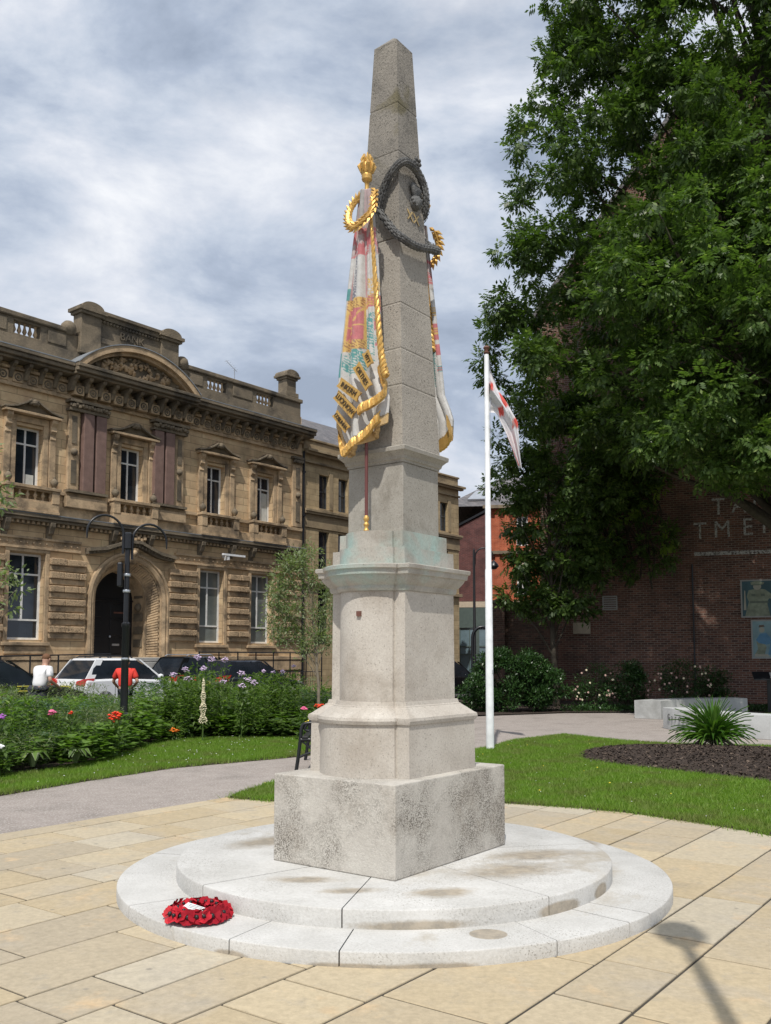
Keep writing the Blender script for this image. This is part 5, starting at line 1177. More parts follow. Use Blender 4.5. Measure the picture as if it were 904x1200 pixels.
# hanging flag: limp diagonal drape, white with red cross
V = []; F = []; nu, nv = 46, 30; col = []
base = Vector((1.80, 16.0, 0)); KZ = .01515
OUT = [((px_ - 575) * .0148, 1.6 + (770.5 - py_) * KZ) for px_, py_ in ((578, 429), (587, 455), (599, 473), (612, 496), (614, 527), (616, 553))]
INN = [((px_ - 575) * .0148, 1.6 + (770.5 - py_) * KZ) for px_, py_ in ((578, 484), (585, 485), (588, 490), (596, 511), (604, 531), (611, 549))]
def pl2(T, u):
    k = min(len(T) - 2, int(u * (len(T) - 1))); f = u * (len(T) - 1) - k; return Vector((T[k][0] + (T[k + 1][0] - T[k][0]) * f, 0, T[k][1] + (T[k + 1][1] - T[k][1]) * f))
def fpt(u, v):
    p = pl2(OUT, u).lerp(pl2(INN, u), v); w_ = 1 - .4 * u
    p.y = w_ * (.085 * math.sin(v * 9 + u * 2) + .04 * math.sin(v * 19 + 1 + u * 5)); p.x += .008 * math.sin(v * 16 + u * 6); return p + base
nv = 44
def inq(x, z, px0, px1, py0, py1, sl=0):
    px_ = 575 + (x - base.x) / .0148; py_ = 770.5 - (z - 1.6) / KZ; return px0 + sl * (py_ - py0) < px_ < px1 + sl * (py_ - py0) and py0 < py_ < py1
for i in range(nu + 1):
    for j in range(nv + 1):
        u, v_ = i / nu, j / nv; p = fpt(u, v_); V.append(tuple(p)); x, z = p.x, p.z
        c = (.66, .65, .67)
        if inq(x, z, 574, 582.5, 449, 461) or inq(x, z, 589, 594, 461, 478, .42) or inq(x, z, 588, 593, 479, 489, .25) or (inq(x, z, 604, 616, 492, 504)): c = (.62, .10, .08)
        if v_ > .90 and u > .6: c = (.60, .08, .07)
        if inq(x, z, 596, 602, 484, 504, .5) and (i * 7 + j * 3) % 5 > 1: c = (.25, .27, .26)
        col.append(c)
for i in range(nu):
    for j in range(nv): a_ = i * (nv + 1) + j; F.append((a_, a_ + 1, a_ + nv + 2, a_ + nv + 1))
b = B(); b.add(V, F); fl = b.build('flag', attrmat('flag_cloth', bmp=.1), None, smooth=80)
at = fl.data.color_attributes.new('paint', 'FLOAT_COLOR', 'POINT')
for k, c in enumerate(col): at.data[k].color = c4(c)
tag(fl, 'limp white flag with red cross hanging from the white flagpole', 'flag')

# iron bench end behind the plinth
bn = empty('park_bench', (-.80, 14.25, -.006), R(-90), 'black cast iron park bench half hidden behind the plinth, left side', 'bench')
for xx in (-.42, 1.1):
    b = B()
    for P, r_ in (([(0, 0, 0), (.02, .04, .2), (.0, .10, .42), (.0, .02, .45), (0, -.40, .45)], .028), ([(0, -.46, 0), (0, -.43, .2), (0, -.40, .45), (0, -.38, .62), (0, -.30, .68), (0, .08, .68)], .026), ([(0, .10, .42), (0, .16, .68), (0, .22, .88)], .026), ([(0, -.43, .2), (0, -.2, .28), (0, 0, .2)], .018), ([(0, -.40, .45), (0, -.2, .28)], .014), ([(0, 0, .45), (0, -.2, .28)], .014), ([(0, -.30, .68), (0, -.34, .60), (0, -.28, .57)], .02)):
        b.tube([(xx + p[0], p[1], p[2]) for p in smoothpts(P, 4)], r_, 8)
    b.build('bench_end', 'black', bn, smooth=50)
for i in range(4): b = B(); b.box(-.45, 1.13, -.38 + .12 * i, -.29 + .12 * i, .465, .495); b.build('seat_slat', 'black', bn, bevel=.005)
for i in range(4): b = B(); b.box(-.45, 1.13, .10 + .03 * i, .13 + .03 * i, .50 + .1 * i, .58 + .1 * i); b.build('back_slat', 'black', bn, bevel=.005)

# ================================================================== CARS
def car(label, loc, rz, L_=4.1, W_=1.75, H=1.52, paint='carwhite', estate=False, rails=None, group=None, name='parked_car'):
    """local +x is the front; origin under the middle"""
    root = empty(name, loc, rz, label, 'car', group)
    hL, hW = L_ / 2, W_ / 2; zb = .92 * H / 1.52
    prof = [(-hL + .02, .35), (-hL, .55), (-hL + .03, .80), (-hL + .10, zb), (-hL * .5, zb + .02), (0, zb - .01), (hL * .42, zb - .04), (hL * .72, zb - .13), (hL * .93, zb - .26), (hL, .55), (hL - .02, .32), (hL * .6, .22), (-hL * .6, .22)]
    b = B(); rings = []
    for f, dy_ in ((.0, 0), (.55, .78), (.85, .95), (1.0, 1.0)): pass
    stations = [(-1, .90, .94), (-.93, .97, .985), (-.6, 1, 1), (.6, 1, 1), (.93, .97, .985), (1, .90, .94)]
    for y_, sx_, sz_ in stations: rings.append([(x * (.965 if abs(y_) == 1 else (1 if abs(y_) < .9 else .99)), y_ * hW, .22 + (z - .22) * (sz_ if z > .6 else 1)) for x, z in prof])
    b.loft(rings); body = b.build('body', paint, root, smooth=32, bevel=.03)
    # greenhouse (glass) and roof
    fx_, rx_ = hL * .44, (-hL + .10 if estate else -hL + .16); tfx, trx = hL * .02, (-hL + .35 if estate else -hL + .62)
    def gr(z, x0, x1, w): return [(x0, -w * .94, z), (x0 + .08, -w, z), (x1 - .15, -w, z), (x1, -w * .80, z), (x1, w * .80, z), (x1 - .15, w, z), (x0 + .08, w, z), (x0, w * .94, z)]
    g = B(); g.loft([gr(zb - .06, rx_, fx_, hW * .93), gr((zb + H) / 2, (rx_ + trx) / 2 - .02, (fx_ + tfx) / 2 + .04, hW * .86), gr(H - .05, trx, tfx, hW * .74)]); g.build('windows', 'pane', root, smooth=25)
    r_ = B(); r_.loft([gr(H - .075, trx - .03, tfx + .04, hW * .765), gr(H - .02, trx, tfx - .03, hW * .73), gr(H, trx + .1, tfx - .2, hW * .62)]); r_.build('roof', paint, root, smooth=40)
    pl = B()
    for s_ in (-1, 1):
        for (xb, xt, wd) in ((rx_ + .08, trx + .06, .15), (fx_ - .04, tfx + .02, .05), ((rx_ + fx_) / 2 + .12, (trx + tfx) / 2 + .12, .035)):
            pl.loft([[(xb - wd, s_ * hW * .945, zb - .05), (xb + wd, s_ * hW * .945, zb - .05), (xb + wd, s_ * hW * .91, zb - .05), (xb - wd, s_ * hW * .91, zb - .05)], [(xt - wd * .8, s_ * hW * .77, H - .05), (xt + wd * .8, s_ * hW * .77, H - .05), (xt + wd * .8, s_ * hW * .72, H - .05), (xt - wd * .8, s_ * hW * .72, H - .05)]])
    pl.build('window_pillars', paint, root)
    if rails:
        k = B()
        for s_ in (-1, 1): k.tube([(trx + .1, s_ * hW * .68, H), (trx + .2, s_ * hW * .68, H + .05), (tfx - .3, s_ * hW * .68, H + .05), (tfx - .2, s_ * hW * .68, H)], .02, 6)
        k.build('roof_rails', rails, root)
    for s_ in (-1, 1):
        for xw in (-hL * .62, hL * .63):
            w = B(); w.lathe([(.20, -.10), (.30, -.10), (.32, -.06), (.32, .06), (.30, .10), (.20, .10)], (xw, s_ * (hW - .10), .32), 20, axis='y'); wo = w.build('wheel', 'tyre', root, smooth=40)
            w = B(); w.lathe([(.19, -.105), (.21, -.09), (.21, .09), (.19, .105)], (xw, s_ * (hW - .10), .32), 16, axis='y'); w.build('rim', 'carsilver', wo, smooth=40)
        tl = B(); tl.loft([[(-hL + .06, s_ * hW * .95, .98), (-hL + .015, s_ * hW * .60, .90), (-hL + .0, s_ * hW * .58, .80), (-hL + .04, s_ * hW * .97, .78)], [(-hL + .42, s_ * hW * .99, 1.0), (-hL + .02, s_ * hW * .60, .91), (-hL + .03, s_ * hW * .58, .79), (-hL + .25, s_ * hW * 1.005, .80)]]); tl.build('tail_light', 'tail', root)
        hl = B(); hl.sphere((hL * .90, s_ * hW * .72, .66), .13, 10, sz=.7); hl.build('headlight', 'carsilver', root, smooth=60)
        mr_ = B(); mr_.sphere((fx_ - .25, s_ * (hW + .08), zb + .06), .10, 8, sz=.8); mr_.build('wing_mirror', paint, root, smooth=60)
        dh = B(); 
        for xw in (-.75, .25): dh.box(xw, xw + .18, *sorted((s_ * (hW + .0), s_ * (hW + .03))), .80, .83)
        dh.build('door_handle', 'black', root)
        dl = B()
        for xw in (-.95, .05, 1.0): dl.box(xw, xw + .012, *sorted((s_ * (hW - .002), s_ * (hW + .004))), .35, .86)
        dl.build('door_gap', 'black', root)
    n_ = B(); n_.box(-hL - .02, -hL + .02, -.26, .26, .66, .78); n_.build('number_plate', 'yellow', root)
    return root
CR = R(51)
car('white hatchback with red tail lights parked before the bank door', (-8.20, 29.1, -.01), CR, 4.1, 1.78, 1.60, 'carwhite', rails='black')
bc = car('black people carrier at far left with yellow lettering on its side', (-10.25, 24.1, -.01), CR, 4.7, 1.85, 1.58, 'carblack', True, rails='carsilver')
for z in (.86, .92, .98): b = B(); b.box(.2, .9, -.945, -.93, z - .12, z - .09); b.build('side_lettering', 'yellow', bc)
car('dark grey car parked under the right-hand bank windows, behind lilac flowers', (-4.95, 33.9, -.01), CR, 4.2, 1.78, 1.52, 'carblue')
car('dark car with roof rails, farther left behind the grey one', (-6.65, 34.2, -.01), CR, 4.2, 1.78, 1.66, 'carblack', rails='carsilver')
car('dark car mostly hidden behind the right side of the pedestal', (2.25, 36.2, -.01), CR, 4.2, 1.78, 1.50, 'carblack', rails='carsilver')

# ================================================================== PEOPLE
def skinmesh(name, V, E, Rr, mat, parent, sub=2, root=0):
    me = bpy.data.meshes.new(name); me.from_pydata(V, E, []); o = bpy.data.objects.new(name, me); S.collection.objects.link(o)
    if parent: o.parent = parent
    sk = o.modifiers.new('skin', 'SKIN'); sk.use_smooth_shade = True
    for i, r_ in enumerate(Rr):
        d = me.skin_vertices[0].data[i]; d.radius = r_ if hasattr(r_, '__len__') else (r_, r_); d.use_root = (i == root)
    ss = o.modifiers.new('sub', 'SUBSURF'); ss.levels = sub; ss.render_levels = sub
    me.materials.append(M[mat]); return o
def person(loc, rz, label, shirt, legs, H=1.72, lean=.10, armf=1.0, hairm='hair'):
    """local +y is the way the person faces"""
    k = H / 1.75; root = empty('person', loc, rz, label, 'person')
    J = {}
    def P(n, x, y, z, r): J[n] = (len(J), (x * k, y * k, z * k), r)
    P('pel', 0, 0, .96, (.15, .11)); P('sp', 0, lean * .5, 1.18, (.135, .10)); P('ch', 0, lean * .9, 1.38, (.165, .115)); P('nk', 0, lean * 1.15, 1.50, (.06, .06)); P('hd0', 0, lean * 1.35, 1.575, (.080, .092)); P('hd', 0, lean * 1.5, 1.655, (.100, .118)); P('ht', 0, lean * 1.45, 1.74, (.080, .095))
    for s_, n in ((-1, 'l'), (1, 'r')):
        P('sh' + n, s_ * .19, lean * .95, 1.42, .062); P('el' + n, s_ * .30, lean + .02 - .10 * armf * s_, 1.16, .042); P('wr' + n, s_ * .19, lean + .22 + .05 * armf, 1.02, .030); P('ha' + n, s_ * .16, lean + .30, .99, (.036, .022))
        P('hp' + n, s_ * .095, 0, .90, .09); P('kn' + n, s_ * .10, .04 * s_ + .02, .50, .058); P('an' + n, s_ * .10, -.06 * s_ - .02, .09, .040); P('to' + n, s_ * .11, .10 - .06 * s_, .035, (.040, .030))
        for f in range(4): P('f%d' % f + n, s_ * .16 + (f - 1.5) * .018, lean + .375 - .008 * abs(f - 1.2), .965, .009)
        P('th' + n, s_ * .125, lean + .335, .985, .010)
    E = [('pel', 'sp'), ('sp', 'ch'), ('ch', 'nk'), ('nk', 'hd0'), ('hd0', 'hd'), ('hd', 'ht')]
    for n in 'lr': E += [('ch', 'sh' + n), ('sh' + n, 'el' + n), ('el' + n, 'wr' + n), ('wr' + n, 'ha' + n), ('pel', 'hp' + n), ('hp' + n, 'kn' + n), ('kn' + n, 'an' + n), ('an' + n, 'to' + n), ('ha' + n, 'th' + n)] + [('ha' + n, 'f%d' % f + n) for f in range(4)]
    V = [None] * len(J); Rr = [0] * len(J)
    for n, (i, p, r_) in J.items(): V[i] = p; Rr[i] = tuple(q * k for q in r_) if hasattr(r_, '__len__') else r_ * k
    body = skinmesh('body', V, [(J[a][0], J[c][0]) for a, c in E], Rr, 'skin', root)
    g = lambda n: J[n][1]
    def cloth(name, names, edges, rad, mat): return skinmesh(name, [g(n) if isinstance(n, str) else n for n in names], edges, [tuple(q * k for q in r_) if hasattr(r_, '__len__') else r_ * k for r_ in rad], mat, root)
    mid = lambda a, c, t_: tuple(a[i] + (c[i] - a[i]) * t_ for i in range(3))
    # shirt with short sleeves
    names = ['pel', 'sp', 'ch', mid(g('ch'), g('nk'), .62), 'shl', mid(g('shl'), g('ell'), .75), 'shr', mid(g('shr'), g('elr'), .75), mid(g('pel'), g('hpl'), .0)]
    names = names[:8]
    cloth('shirt', names, [(0, 1), (1, 2), (2, 3), (2, 4), (4, 5), (2, 6), (6, 7)], [(.200, .150), (.190, .140), (.225, .150), (.100, .090), .098, .078, .098, .078], shirt)
    names = ['pel', 'hpl', 'knl', mid(g('knl'), g('anl'), .93), 'hpr', 'knr', mid(g('knr'), g('anr'), .93)]
    cloth('trousers', names, [(0, 1), (1, 2), (2, 3), (0, 4), (4, 5), (5, 6)], [(.155, .125), .105, .078, .062, .105, .078, .062], legs)
    for n in 'lr': cloth('shoe', [mid(g('an' + n), g('to' + n), .0), 'to' + n], [(0, 1)], [.052, (.046, .040)], 'black')
    # hair cap, ears, face
    hx, hy, hz_ = g('hd'); hb_ = B(); hb_.sphere((hx, hy - .018 * k, hz_ + .035 * k), .098 * k, 14, sz=.92); ho = hb_.build('hair', hairm, root, smooth=60)
    for s_ in (-1, 1):
        eb = B(); eb.sphere((hx + s_ * .082 * k, hy, hz_ - .01), .024 * k, 8, sz=1.3); eb.build('ear', 'skin', body, smooth=60)
        eb = B(); eb.sphere((hx + s_ * .030 * k, hy + .088 * k, hz_ + .005), .010 * k, 8); eb.build('eye', 'black', body, smooth=60)
    eb = B(); eb.sphere((hx, hy + .100 * k, hz_ - .025 * k), .016 * k, 8, sz=1.5); eb.build('nose', 'skin', body, smooth=60)
    eb = B(); eb.sphere((hx, hy + .085 * k, hz_ - .065 * k), .020 * k, 8, sz=.3); eb.build('mouth', 'brown', body, smooth=60)
    return root
pa = person((-7.50, 20.0, 0), R(-28), 'person in white T-shirt seen from behind, coat tied at the waist', 'tee', 'dark', 1.66, .16)
b = B(); P = [(.19 * math.cos(2 * PI * i / 16), .02 + .15 * math.sin(2 * PI * i / 16), .93 + .02 * math.sin(i * 3)) for i in range(17)]; b.tube(P, .055, 8)
b.loft([[(x * 1.0, y, .92) for x, y, z in P[:-1]], [(x * 1.22 + .02 * math.sin(i * 2.2), y * 1.25 - .02, .66 + .03 * math.sin(i * 1.7)) for i, (x, y, z) in enumerate(P[:-1])]], True); b.build('tied_coat', 'dark', pa, smooth=60)
person((-5.95, 21.2, 0), R(15), 'person in bright red top half hidden behind the lamp post', 'redshirt', 'dark', 1.58, .05, hairm='black')

# ================================================================== VEGETATION
def patchy(m, sc, tint):
    t = m.node_tree; v = coords(t)
    for b in [n for n in t.nodes if n.type in ('BSDF_PRINCIPLED', 'BSDF_TRANSLUCENT')]:
        i_ = b.inputs[0]; L(t, mixc(t, rampf(t, noise(t, v, sc, 6, .65), .46, .66, 0, .75), i_.links[0].from_socket, tint), i_)
patchy(M['blade'], 1.6, (.21, .22, .07))
M['leaf_dark'] = leafmat('dark_tree_leaf', (.038, .068, .018), (.085, .145, .032), (.20, .27, .08), .38, .42)
M['leaf_mid'] = leafmat('mid_green_leaf', (.055, .100, .024), (.115, .190, .045), (.25, .32, .11), .40, .42)
M['leaf_olive'] = leafmat('pale_olive_leaf', (.17, .22, .11), (.26, .31, .17), (.36, .39, .25), .35)
M['leaf_shrub'] = leafmat('evergreen_leaf', (.022, .055, .016), (.045, .10, .026), (.09, .16, .05), .15, .35)
M['leaf_bed'] = leafmat('border_leaf', (.07, .125, .034), (.14, .215, .058), (.23, .30, .10), .42)
M['leaf_lime'] = leafmat('bright_border_leaf', (.09, .17, .028), (.16, .27, .05), (.24, .33, .09), .35)
M['leaf_sage'] = leafmat('sage_border_leaf', (.12, .16, .07), (.20, .24, .12), (.31, .31, .18), .36)
M['leaf_yel'] = leafmat('tip_leaf', (.16, .26, .03), (.24, .33, .05), None, .4)
M['strap'] = leafmat('strap_leaf', (.05, .13, .02), (.11, .22, .035), (.18, .30, .07), .3, .35)
for k, c in (('lilac', (.62, .48, .66)), ('pinkf', (.70, .14, .28)), ('redf', (.75, .06, .02)), ('orangef', (.85, .20, .02)), ('creamf', (.78, .70, .50)), ('whitef', (.82, .82, .82)), ('purplef', (.42, .14, .50)), ('yellowf', (.80, .62, .05)), ('rosepale', (.62, .42, .36))): M[k] = plain('petal_' + k, c, .6, var=.2, vs=30)
SV, SF = sprig_t(7, .44); LV, LF = leaf_t(.42)

def crown_pts(n, c, R_of_z, z0, z1, yscale=1.0, inner=.5, amp=.16, seed=0):
    q = np.random.default_rng(seed); P = []
    while len(P) < n:
        z = q.uniform(z0, z1); r = R_of_z(z)
        if q.random() > (r / 9.0) ** 1.0 + .15: continue
        a = q.uniform(0, 2 * PI); f = inner + (1 - inner) * q.random() ** .6
        f *= 1 + amp * math.sin(3 * a + z * 1.7) * math.sin(2.3 * z + a)
        P.append((c[0] + r * f * math.cos(a), c[1] + r * f * yscale * math.sin(a), z))
    return np.array(P)
def foliage(name, centers, rad, per, scale, mat, parent, TV=SV, TF=SF, flat=.75, shell=.35, droop=True, seed=0, loc=None, keep=None):
    q = np.random.default_rng(seed); n = len(centers); N_ = n * per
    d = q.normal(size=(N_, 3)); d /= np.linalg.norm(d, axis=1)[:, None]
    rr_ = (shell + (1 - shell) * q.random(N_)) ; rad = np.asarray(rad) if hasattr(rad, '__len__') else np.full(n, rad)
    off = d * rr_[:, None] * np.repeat(rad, per)[:, None] * np.array([1, 1, flat])
    P = np.repeat(centers, per, axis=0) + off
    if keep is not None: k = keep(P); P = P[k]; d = d[k]
    # leaf +Y axis points outwards and a bit down, with jitter
    f = d + q.normal(size=d.shape) * .5 + np.array([0, 0, -.25 if droop else .3]); f /= np.linalg.norm(f, axis=1)[:, None]
    up = np.array([0, 0, 1.0]) + q.normal(size=d.shape) * .35 + d * .5; s_ = np.cross(f, up); s_ /= np.linalg.norm(s_, axis=1)[:, None] + 1e-9; u = np.cross(s_, f)
    RM = np.stack([s_, f, u], -1); SC = scale * q.uniform(.65, 1.3, len(P))
    V, F = scatter(TV, TF, P, RM, SC); return npmesh(name, V, F, mat, parent, loc=loc)
def Rtab(tab):
    zs = [t_[0] for t_ in tab]; rs_ = [t_[1] for t_ in tab]; return lambda z: float(np.interp(z, zs, rs_))
def limbs(name, parent, base, top, r0, r1, targets, mat='bark', seed=1, lean=(0, 0)):
    q = random.Random(seed); b = B(); base, top = Vector(base), Vector(top); ax_ = [base.lerp(top, k / 8) + Vector((q.uniform(-.12, .12), q.uniform(-.12, .12), 0)) * (k > 0) * r0 * 3 for k in range(9)]
    b.tube(ax_, [r0 * 1.25] + [r0 + (r1 - r0) * k / 8 for k in range(1, 9)], 10); t = b.build(name, mat, parent, smooth=60)
    bb = B()
    for tg in targets:
        tg = Vector(tg); H_ = top.z - base.z; fz = min(.97, max(.18, (tg.z - base.z) / H_ - .22 - .1 * q.random())); s_ = base.lerp(top, fz); rr_ = (r0 + (r1 - r0) * fz) * .42
        m1 = s_.lerp(tg, .35) + Vector((q.uniform(-.2, .2), q.uniform(-.2, .2), q.uniform(.0, .5))) * (tg - s_).length * .18; m2 = s_.lerp(tg, .72) + Vector((q.uniform(-.2, .2), q.uniform(-.2, .2), q.uniform(-.1, .35))) * (tg - s_).length * .15
        P = smoothpts([s_, m1, m2, tg], 4); bb.tube(P, [max(.006, rr_ * (1 - .9 * i / (len(P) - 1))) for i in range(len(P))], 6)
    bb.build('branches', mat, parent, smooth=60); return t

# --- big dark tree
T = empty('ash_tree', (12.6, 26.0, 0), 0, 'largest dark green tree filling the upper right, in front of the gable', 'tree')
def loc_(o): # bring world-space mesh under an unrotated parent
    o.location = -Vector(o.parent.location); return o
Rz = Rtab([(6.2, 2.0), (7.5, 5.5), (8.6, 7.0), (9.5, 8.0), (10.5, 8.2), (11.7, 8.2), (12.9, 8.0), (13.9, 7.3), (15.3, 7.4), (16.5, 7.6), (17.5, 7.1), (18.7, 6.3), (20, 6.5), (22, 6.5), (24, 5.2), (26, 3.4), (27.5, 1.2)])
cc = crown_pts(780, (11.3, 26.3), lambda z: Rz(z) - .55, 6.6, 27.2, .72, .42, .13, 3)
wall_ok = lambda P: ((P[:, 0] - 12.7) * .342 + (P[:, 1] - 32) * .94) < -.5
cc = cc[wall_ok(cc) & ~((cc[:, 0] > 8.2) & (cc[:, 2] < 8.0))]
rad = np.random.default_rng(5).uniform(.42, .88, len(cc))
o = foliage('crown', cc, rad, 74, .24, 'leaf_dark', T, seed=7, keep=lambda P: ~((P[:, 0] > 8.2) & (P[:, 2] < 7.1))); loc_(o)
sel = [c for i, c in enumerate(cc) if i % 7 == 0]
for o in (limbs('trunk', T, (0, 0, 0), (-1.8, 0, 24), .42, .07, [Vector(c) - Vector(T.location) for c in sel]),): pass
# outer sprays reaching into the sky on the left edge
q = np.random.default_rng(21); ex = []
for z in np.linspace(8.8, 20.5, 40):
    r = Rz(z) + q.uniform(-.5, .25); a = PI + q.uniform(-.45, .45); ex.append((11.3 + r * math.cos(a), 26.3 + r * .72 * math.sin(a), z + q.uniform(-.3, .3)))
o = foliage('outer_sprays', np.array(ex), .42, 40, .235, 'leaf_dark', T, seed=9); loc_(o)

# --- lighter tree in front at right
T2_ = empty('ash_tree', (15.2, 23.6, 0), 0, 'lighter green tree at right whose boughs hang over the faded lettering', 'tree')
Rz2 = Rtab([(5.0, .9), (5.8, 2.2), (6.8, 3.4), (8, 4.2), (9.5, 4.6), (11, 4.3), (12.4, 3.4), (13.6, 2.0), (14.3, .6)])
cc2 = crown_pts(230, (9.5, 22.6), lambda z: Rz2(z) - .3, 5.4, 14.2, .75, .5, .22, 14)
o = foliage('crown', cc2, np.random.default_rng(6).uniform(.35, .75, len(cc2)), 62, .215, 'leaf_mid', T2_, seed=17, keep=lambda P: ~((P[:, 0] > 7.6) & (P[:, 2] < 5.9))); loc_(o)
limbs('trunk', T2_, (0, 0, 0), (-4.6, -.6, 13.5), .22, .04, [Vector(c) - Vector(T2_.location) for i, c in enumerate(cc2) if i % 5 == 0 and c[2] > 8.2], seed=4)
# --- small dark tree by the brick wall
T3 = empty('small_tree', (5.55, 30.2, 0), 0, 'small slender dark tree between the evergreen shrub and the brick wall', 'tree')
Rz3 = Rtab([(2.9, .5), (3.6, 1.1), (4.4, 1.5), (5.5, 1.8), (6.8, 2.0), (8, 2.1), (9.4, 2.0), (10.4, 1.0)])
cc3 = crown_pts(125, (5.75, 30.2), lambda z: Rz3(z), 3.1, 10.2, .8, .3, .25, 24)
xs3 = np.array([(3.9, 29.8, 3.6), (4.2, 29.9, 3.4), (4.5, 30, 3.3), (6.6, 30.1, 3.2), (3.9, 29.7, 7.9), (4.3, 29.8, 4.6)])
cc3 = np.vstack([cc3, xs3])
o = foliage('crown', cc3, np.random.default_rng(8).uniform(.3, .55, len(cc3)), 38, .25, 'leaf_dark', T3, seed=27); loc_(o)
limbs('trunk', T3, (0, 0, 0), (-.2, 0, 8.6), .10, .02, [Vector(c) - Vector(T3.location) for i, c in enumerate(cc3) if i % 5 == 0], seed=6)
# --- climber on the brick wall: tangled stems and hanging clumps
CL = empty('climbing_plant', (8.5, 33.1, 0), R(-20), 'tangled climber with hanging leafy clumps on the brick wall below the trees', 'climber')
b = B(); qr = random.Random(31)
for k in range(34):
    x = qr.uniform(-2.6, 1.6); z = qr.uniform(3.9, 6.0); P = [(x, -.12, z)]
    for j in range(8): x += qr.uniform(-.45, .45); z += qr.uniform(.4, .95); P.append((x, -.10 - .25 * qr.random(), z))
    b.tube(smoothpts(P, 3), [.035 * (1 - .8 * i / 24) for i in range(25)], 5)
b.build('tangled_stems', 'bark', CL, smooth=60)
pts = np.array([(min(1.7, qr.gauss(-.3, 1.2)), -.35 - .3 * qr.random(), qr.uniform(5.0, 9.5)) for _ in range(46)] + [(x, -.4, z) for x, z in ((-1.7, 4.4), (-1.9, 5.0), (-1.4, 5.6), (.4, 4.6), (.2, 5.1), (1.2, 4.9), (-.3, 5.4), (.9, 5.6), (-2.5, 6.2), (-2.2, 4.0))])
foliage('foliage', pts, .5, 34, .22, 'leaf_mid', CL, seed=33)
foliage('young_tips', np.array([(min(1.6, qr.gauss(-.3, 1.3)), -.75, qr.uniform(5.2, 8.5)) for _ in range(12)]), .32, 14, .22, 'leaf_yel', CL, seed=34)

# --- pale young tree in the border, leafy tree at the left edge
T4 = empty('young_tree', (-1.33, 19.3, .05), 0, 'slim pale-leaved young tree just left of the pedestal', 'tree')
c4_ = [(-.25, 0, 2.0), (-.6, .1, 2.1), (-.15, 0, 2.5), (-.5, -.1, 2.6), (-.8, 0, 2.5), (-.3, .1, 3.0), (-.65, 0, 3.05), (-.9, .1, 2.9), (-.45, -.1, 3.45), (-.2, 0, 3.2), (-.7, 0, 3.4), (.05, .1, 2.3), (.1, 0, 2.8), (-.5, .1, 3.65), (-.35, 0, 1.75), (.15, .1, 1.9), (-.75, .1, 2.3), (-.05, -.1, 2.0), (-1.0, 0, 2.6), (-.95, .1, 3.2), (-1.05, 0, 2.2), (-.85, 0, 1.95), (-.75, -.1, 3.55), (-.25, 0, 3.75), (-.95, -.1, 2.9), (.2, 0, 2.5), (.05, 0, 3.3)]
foliage('crown', np.array(c4_), .27, 200, .085, 'leaf_olive', T4, TV=np.array(leaf_t(.30)[0]), TF=LF, seed=41, droop=False, shell=.1, flat=1.1)
limbs('trunk', T4, (0, 0, 0), (-.2, 0, 2.6), .040, .015, c4_, 'palebark', seed=8)
T5 = empty('young_tree', (-7.9, 16.6, 0), 0, 'bright leafy small tree reaching in at the left edge', 'tree')
c5 = [(.3 + .28 * math.sin(i * 2.1), .3 * math.cos(i * 1.3), 2.3 + .17 * i) for i in range(20)] + [(1.05, 0, 3.0), (1.25, 0, 2.85), (1.15, 0, 2.5), (.95, 0, 3.2), (.95, 0, 4.55), (.8, 0, 4.75), (1.15, 0, 3.15), (.85, 0, 4.35)]
foliage('crown', np.array(c5), .26, 26, .13, 'leaf_olive', T5, TV=LV, TF=LF, seed=43, droop=False, shell=.2)
limbs('trunk', T5, (0, 0, 0), (.2, 0, 4.8), .05, .012, c5, 'palebark', seed=9)

# --- evergreen shrub and rear bed
def bush(name, label, cat, c, rx, ry, h, n, ls, mat, flowers=None, group=None, seed=0, top=None):
    root = empty(name, (c[0], c[1], 0.02), 0, label, cat, group); q = np.random.default_rng(seed)
    cen = []
    m_ = max(10, int(26 * rx * h))
    for _ in range(m_):
        a, z = q.uniform(0, 2 * PI), q.uniform(.05, 1) ; rr_ = math.sqrt(max(.05, 1 - (z * 2 - .9) ** 2 * .75)) * q.uniform(.35, .88); cen.append((rx * rr_ * math.cos(a), ry * rr_ * math.sin(a), z * h * .86))
    foliage('foliage', np.array(cen), .30 * min(1, h), n // m_, ls, mat, root, TV=LV, TF=LF, seed=seed, droop=False, shell=.3)
    b = B()
    for k in range(9): a = 2 * PI * k / 9; b.tube([(0, 0, 0), (rx * .3 * math.cos(a), ry * .3 * math.sin(a), h * .4), (rx * .6 * math.cos(a), ry * .6 * math.sin(a), h * .75)], [.02, .014, .005], 5)
    b.build('stems', 'bark', root)
    if flowers:
        mt, cnt, fs = flowers
        for _ in range(cnt):
            a = q.uniform(PI * .95, 2 * PI * 1.03); z = q.uniform(.2, .92); rr_ = math.sqrt(max(.1, 1 - (z * 2 - .9) ** 2 * .75)) * 1.02
            f = B(); ctr = (rx * rr_ * math.cos(a), ry * rr_ * math.sin(a), z * h * .9)
            for k in range(6): t_ = 2 * PI * k / 6; f.sphere((ctr[0] + fs * .5 * math.cos(t_), ctr[1] - .01 * (k % 2), ctr[2] + fs * .5 * math.sin(t_)), fs * .42, 6)
            f.sphere(ctr, fs * .45, 6); f.build('flower', mt if isinstance(mt, str) else mt[_ % len(mt)], root)
    return root
bush('evergreen_shrub', 'broad rounded glossy evergreen shrub behind the flagpole', 'shrub', (3.75, 27.4), 1.78, 1.05, 1.95, 26000, .095, 'leaf_shrub', seed=51)
bush('rose_bush', 'rose bush with cream flowers nearest the evergreen shrub', 'shrub', (6.35, 28.2), .62, .5, 1.55, 2400, .075, 'leaf_shrub', (('creamf', 'rosepale'), 26, .036), seed=52)
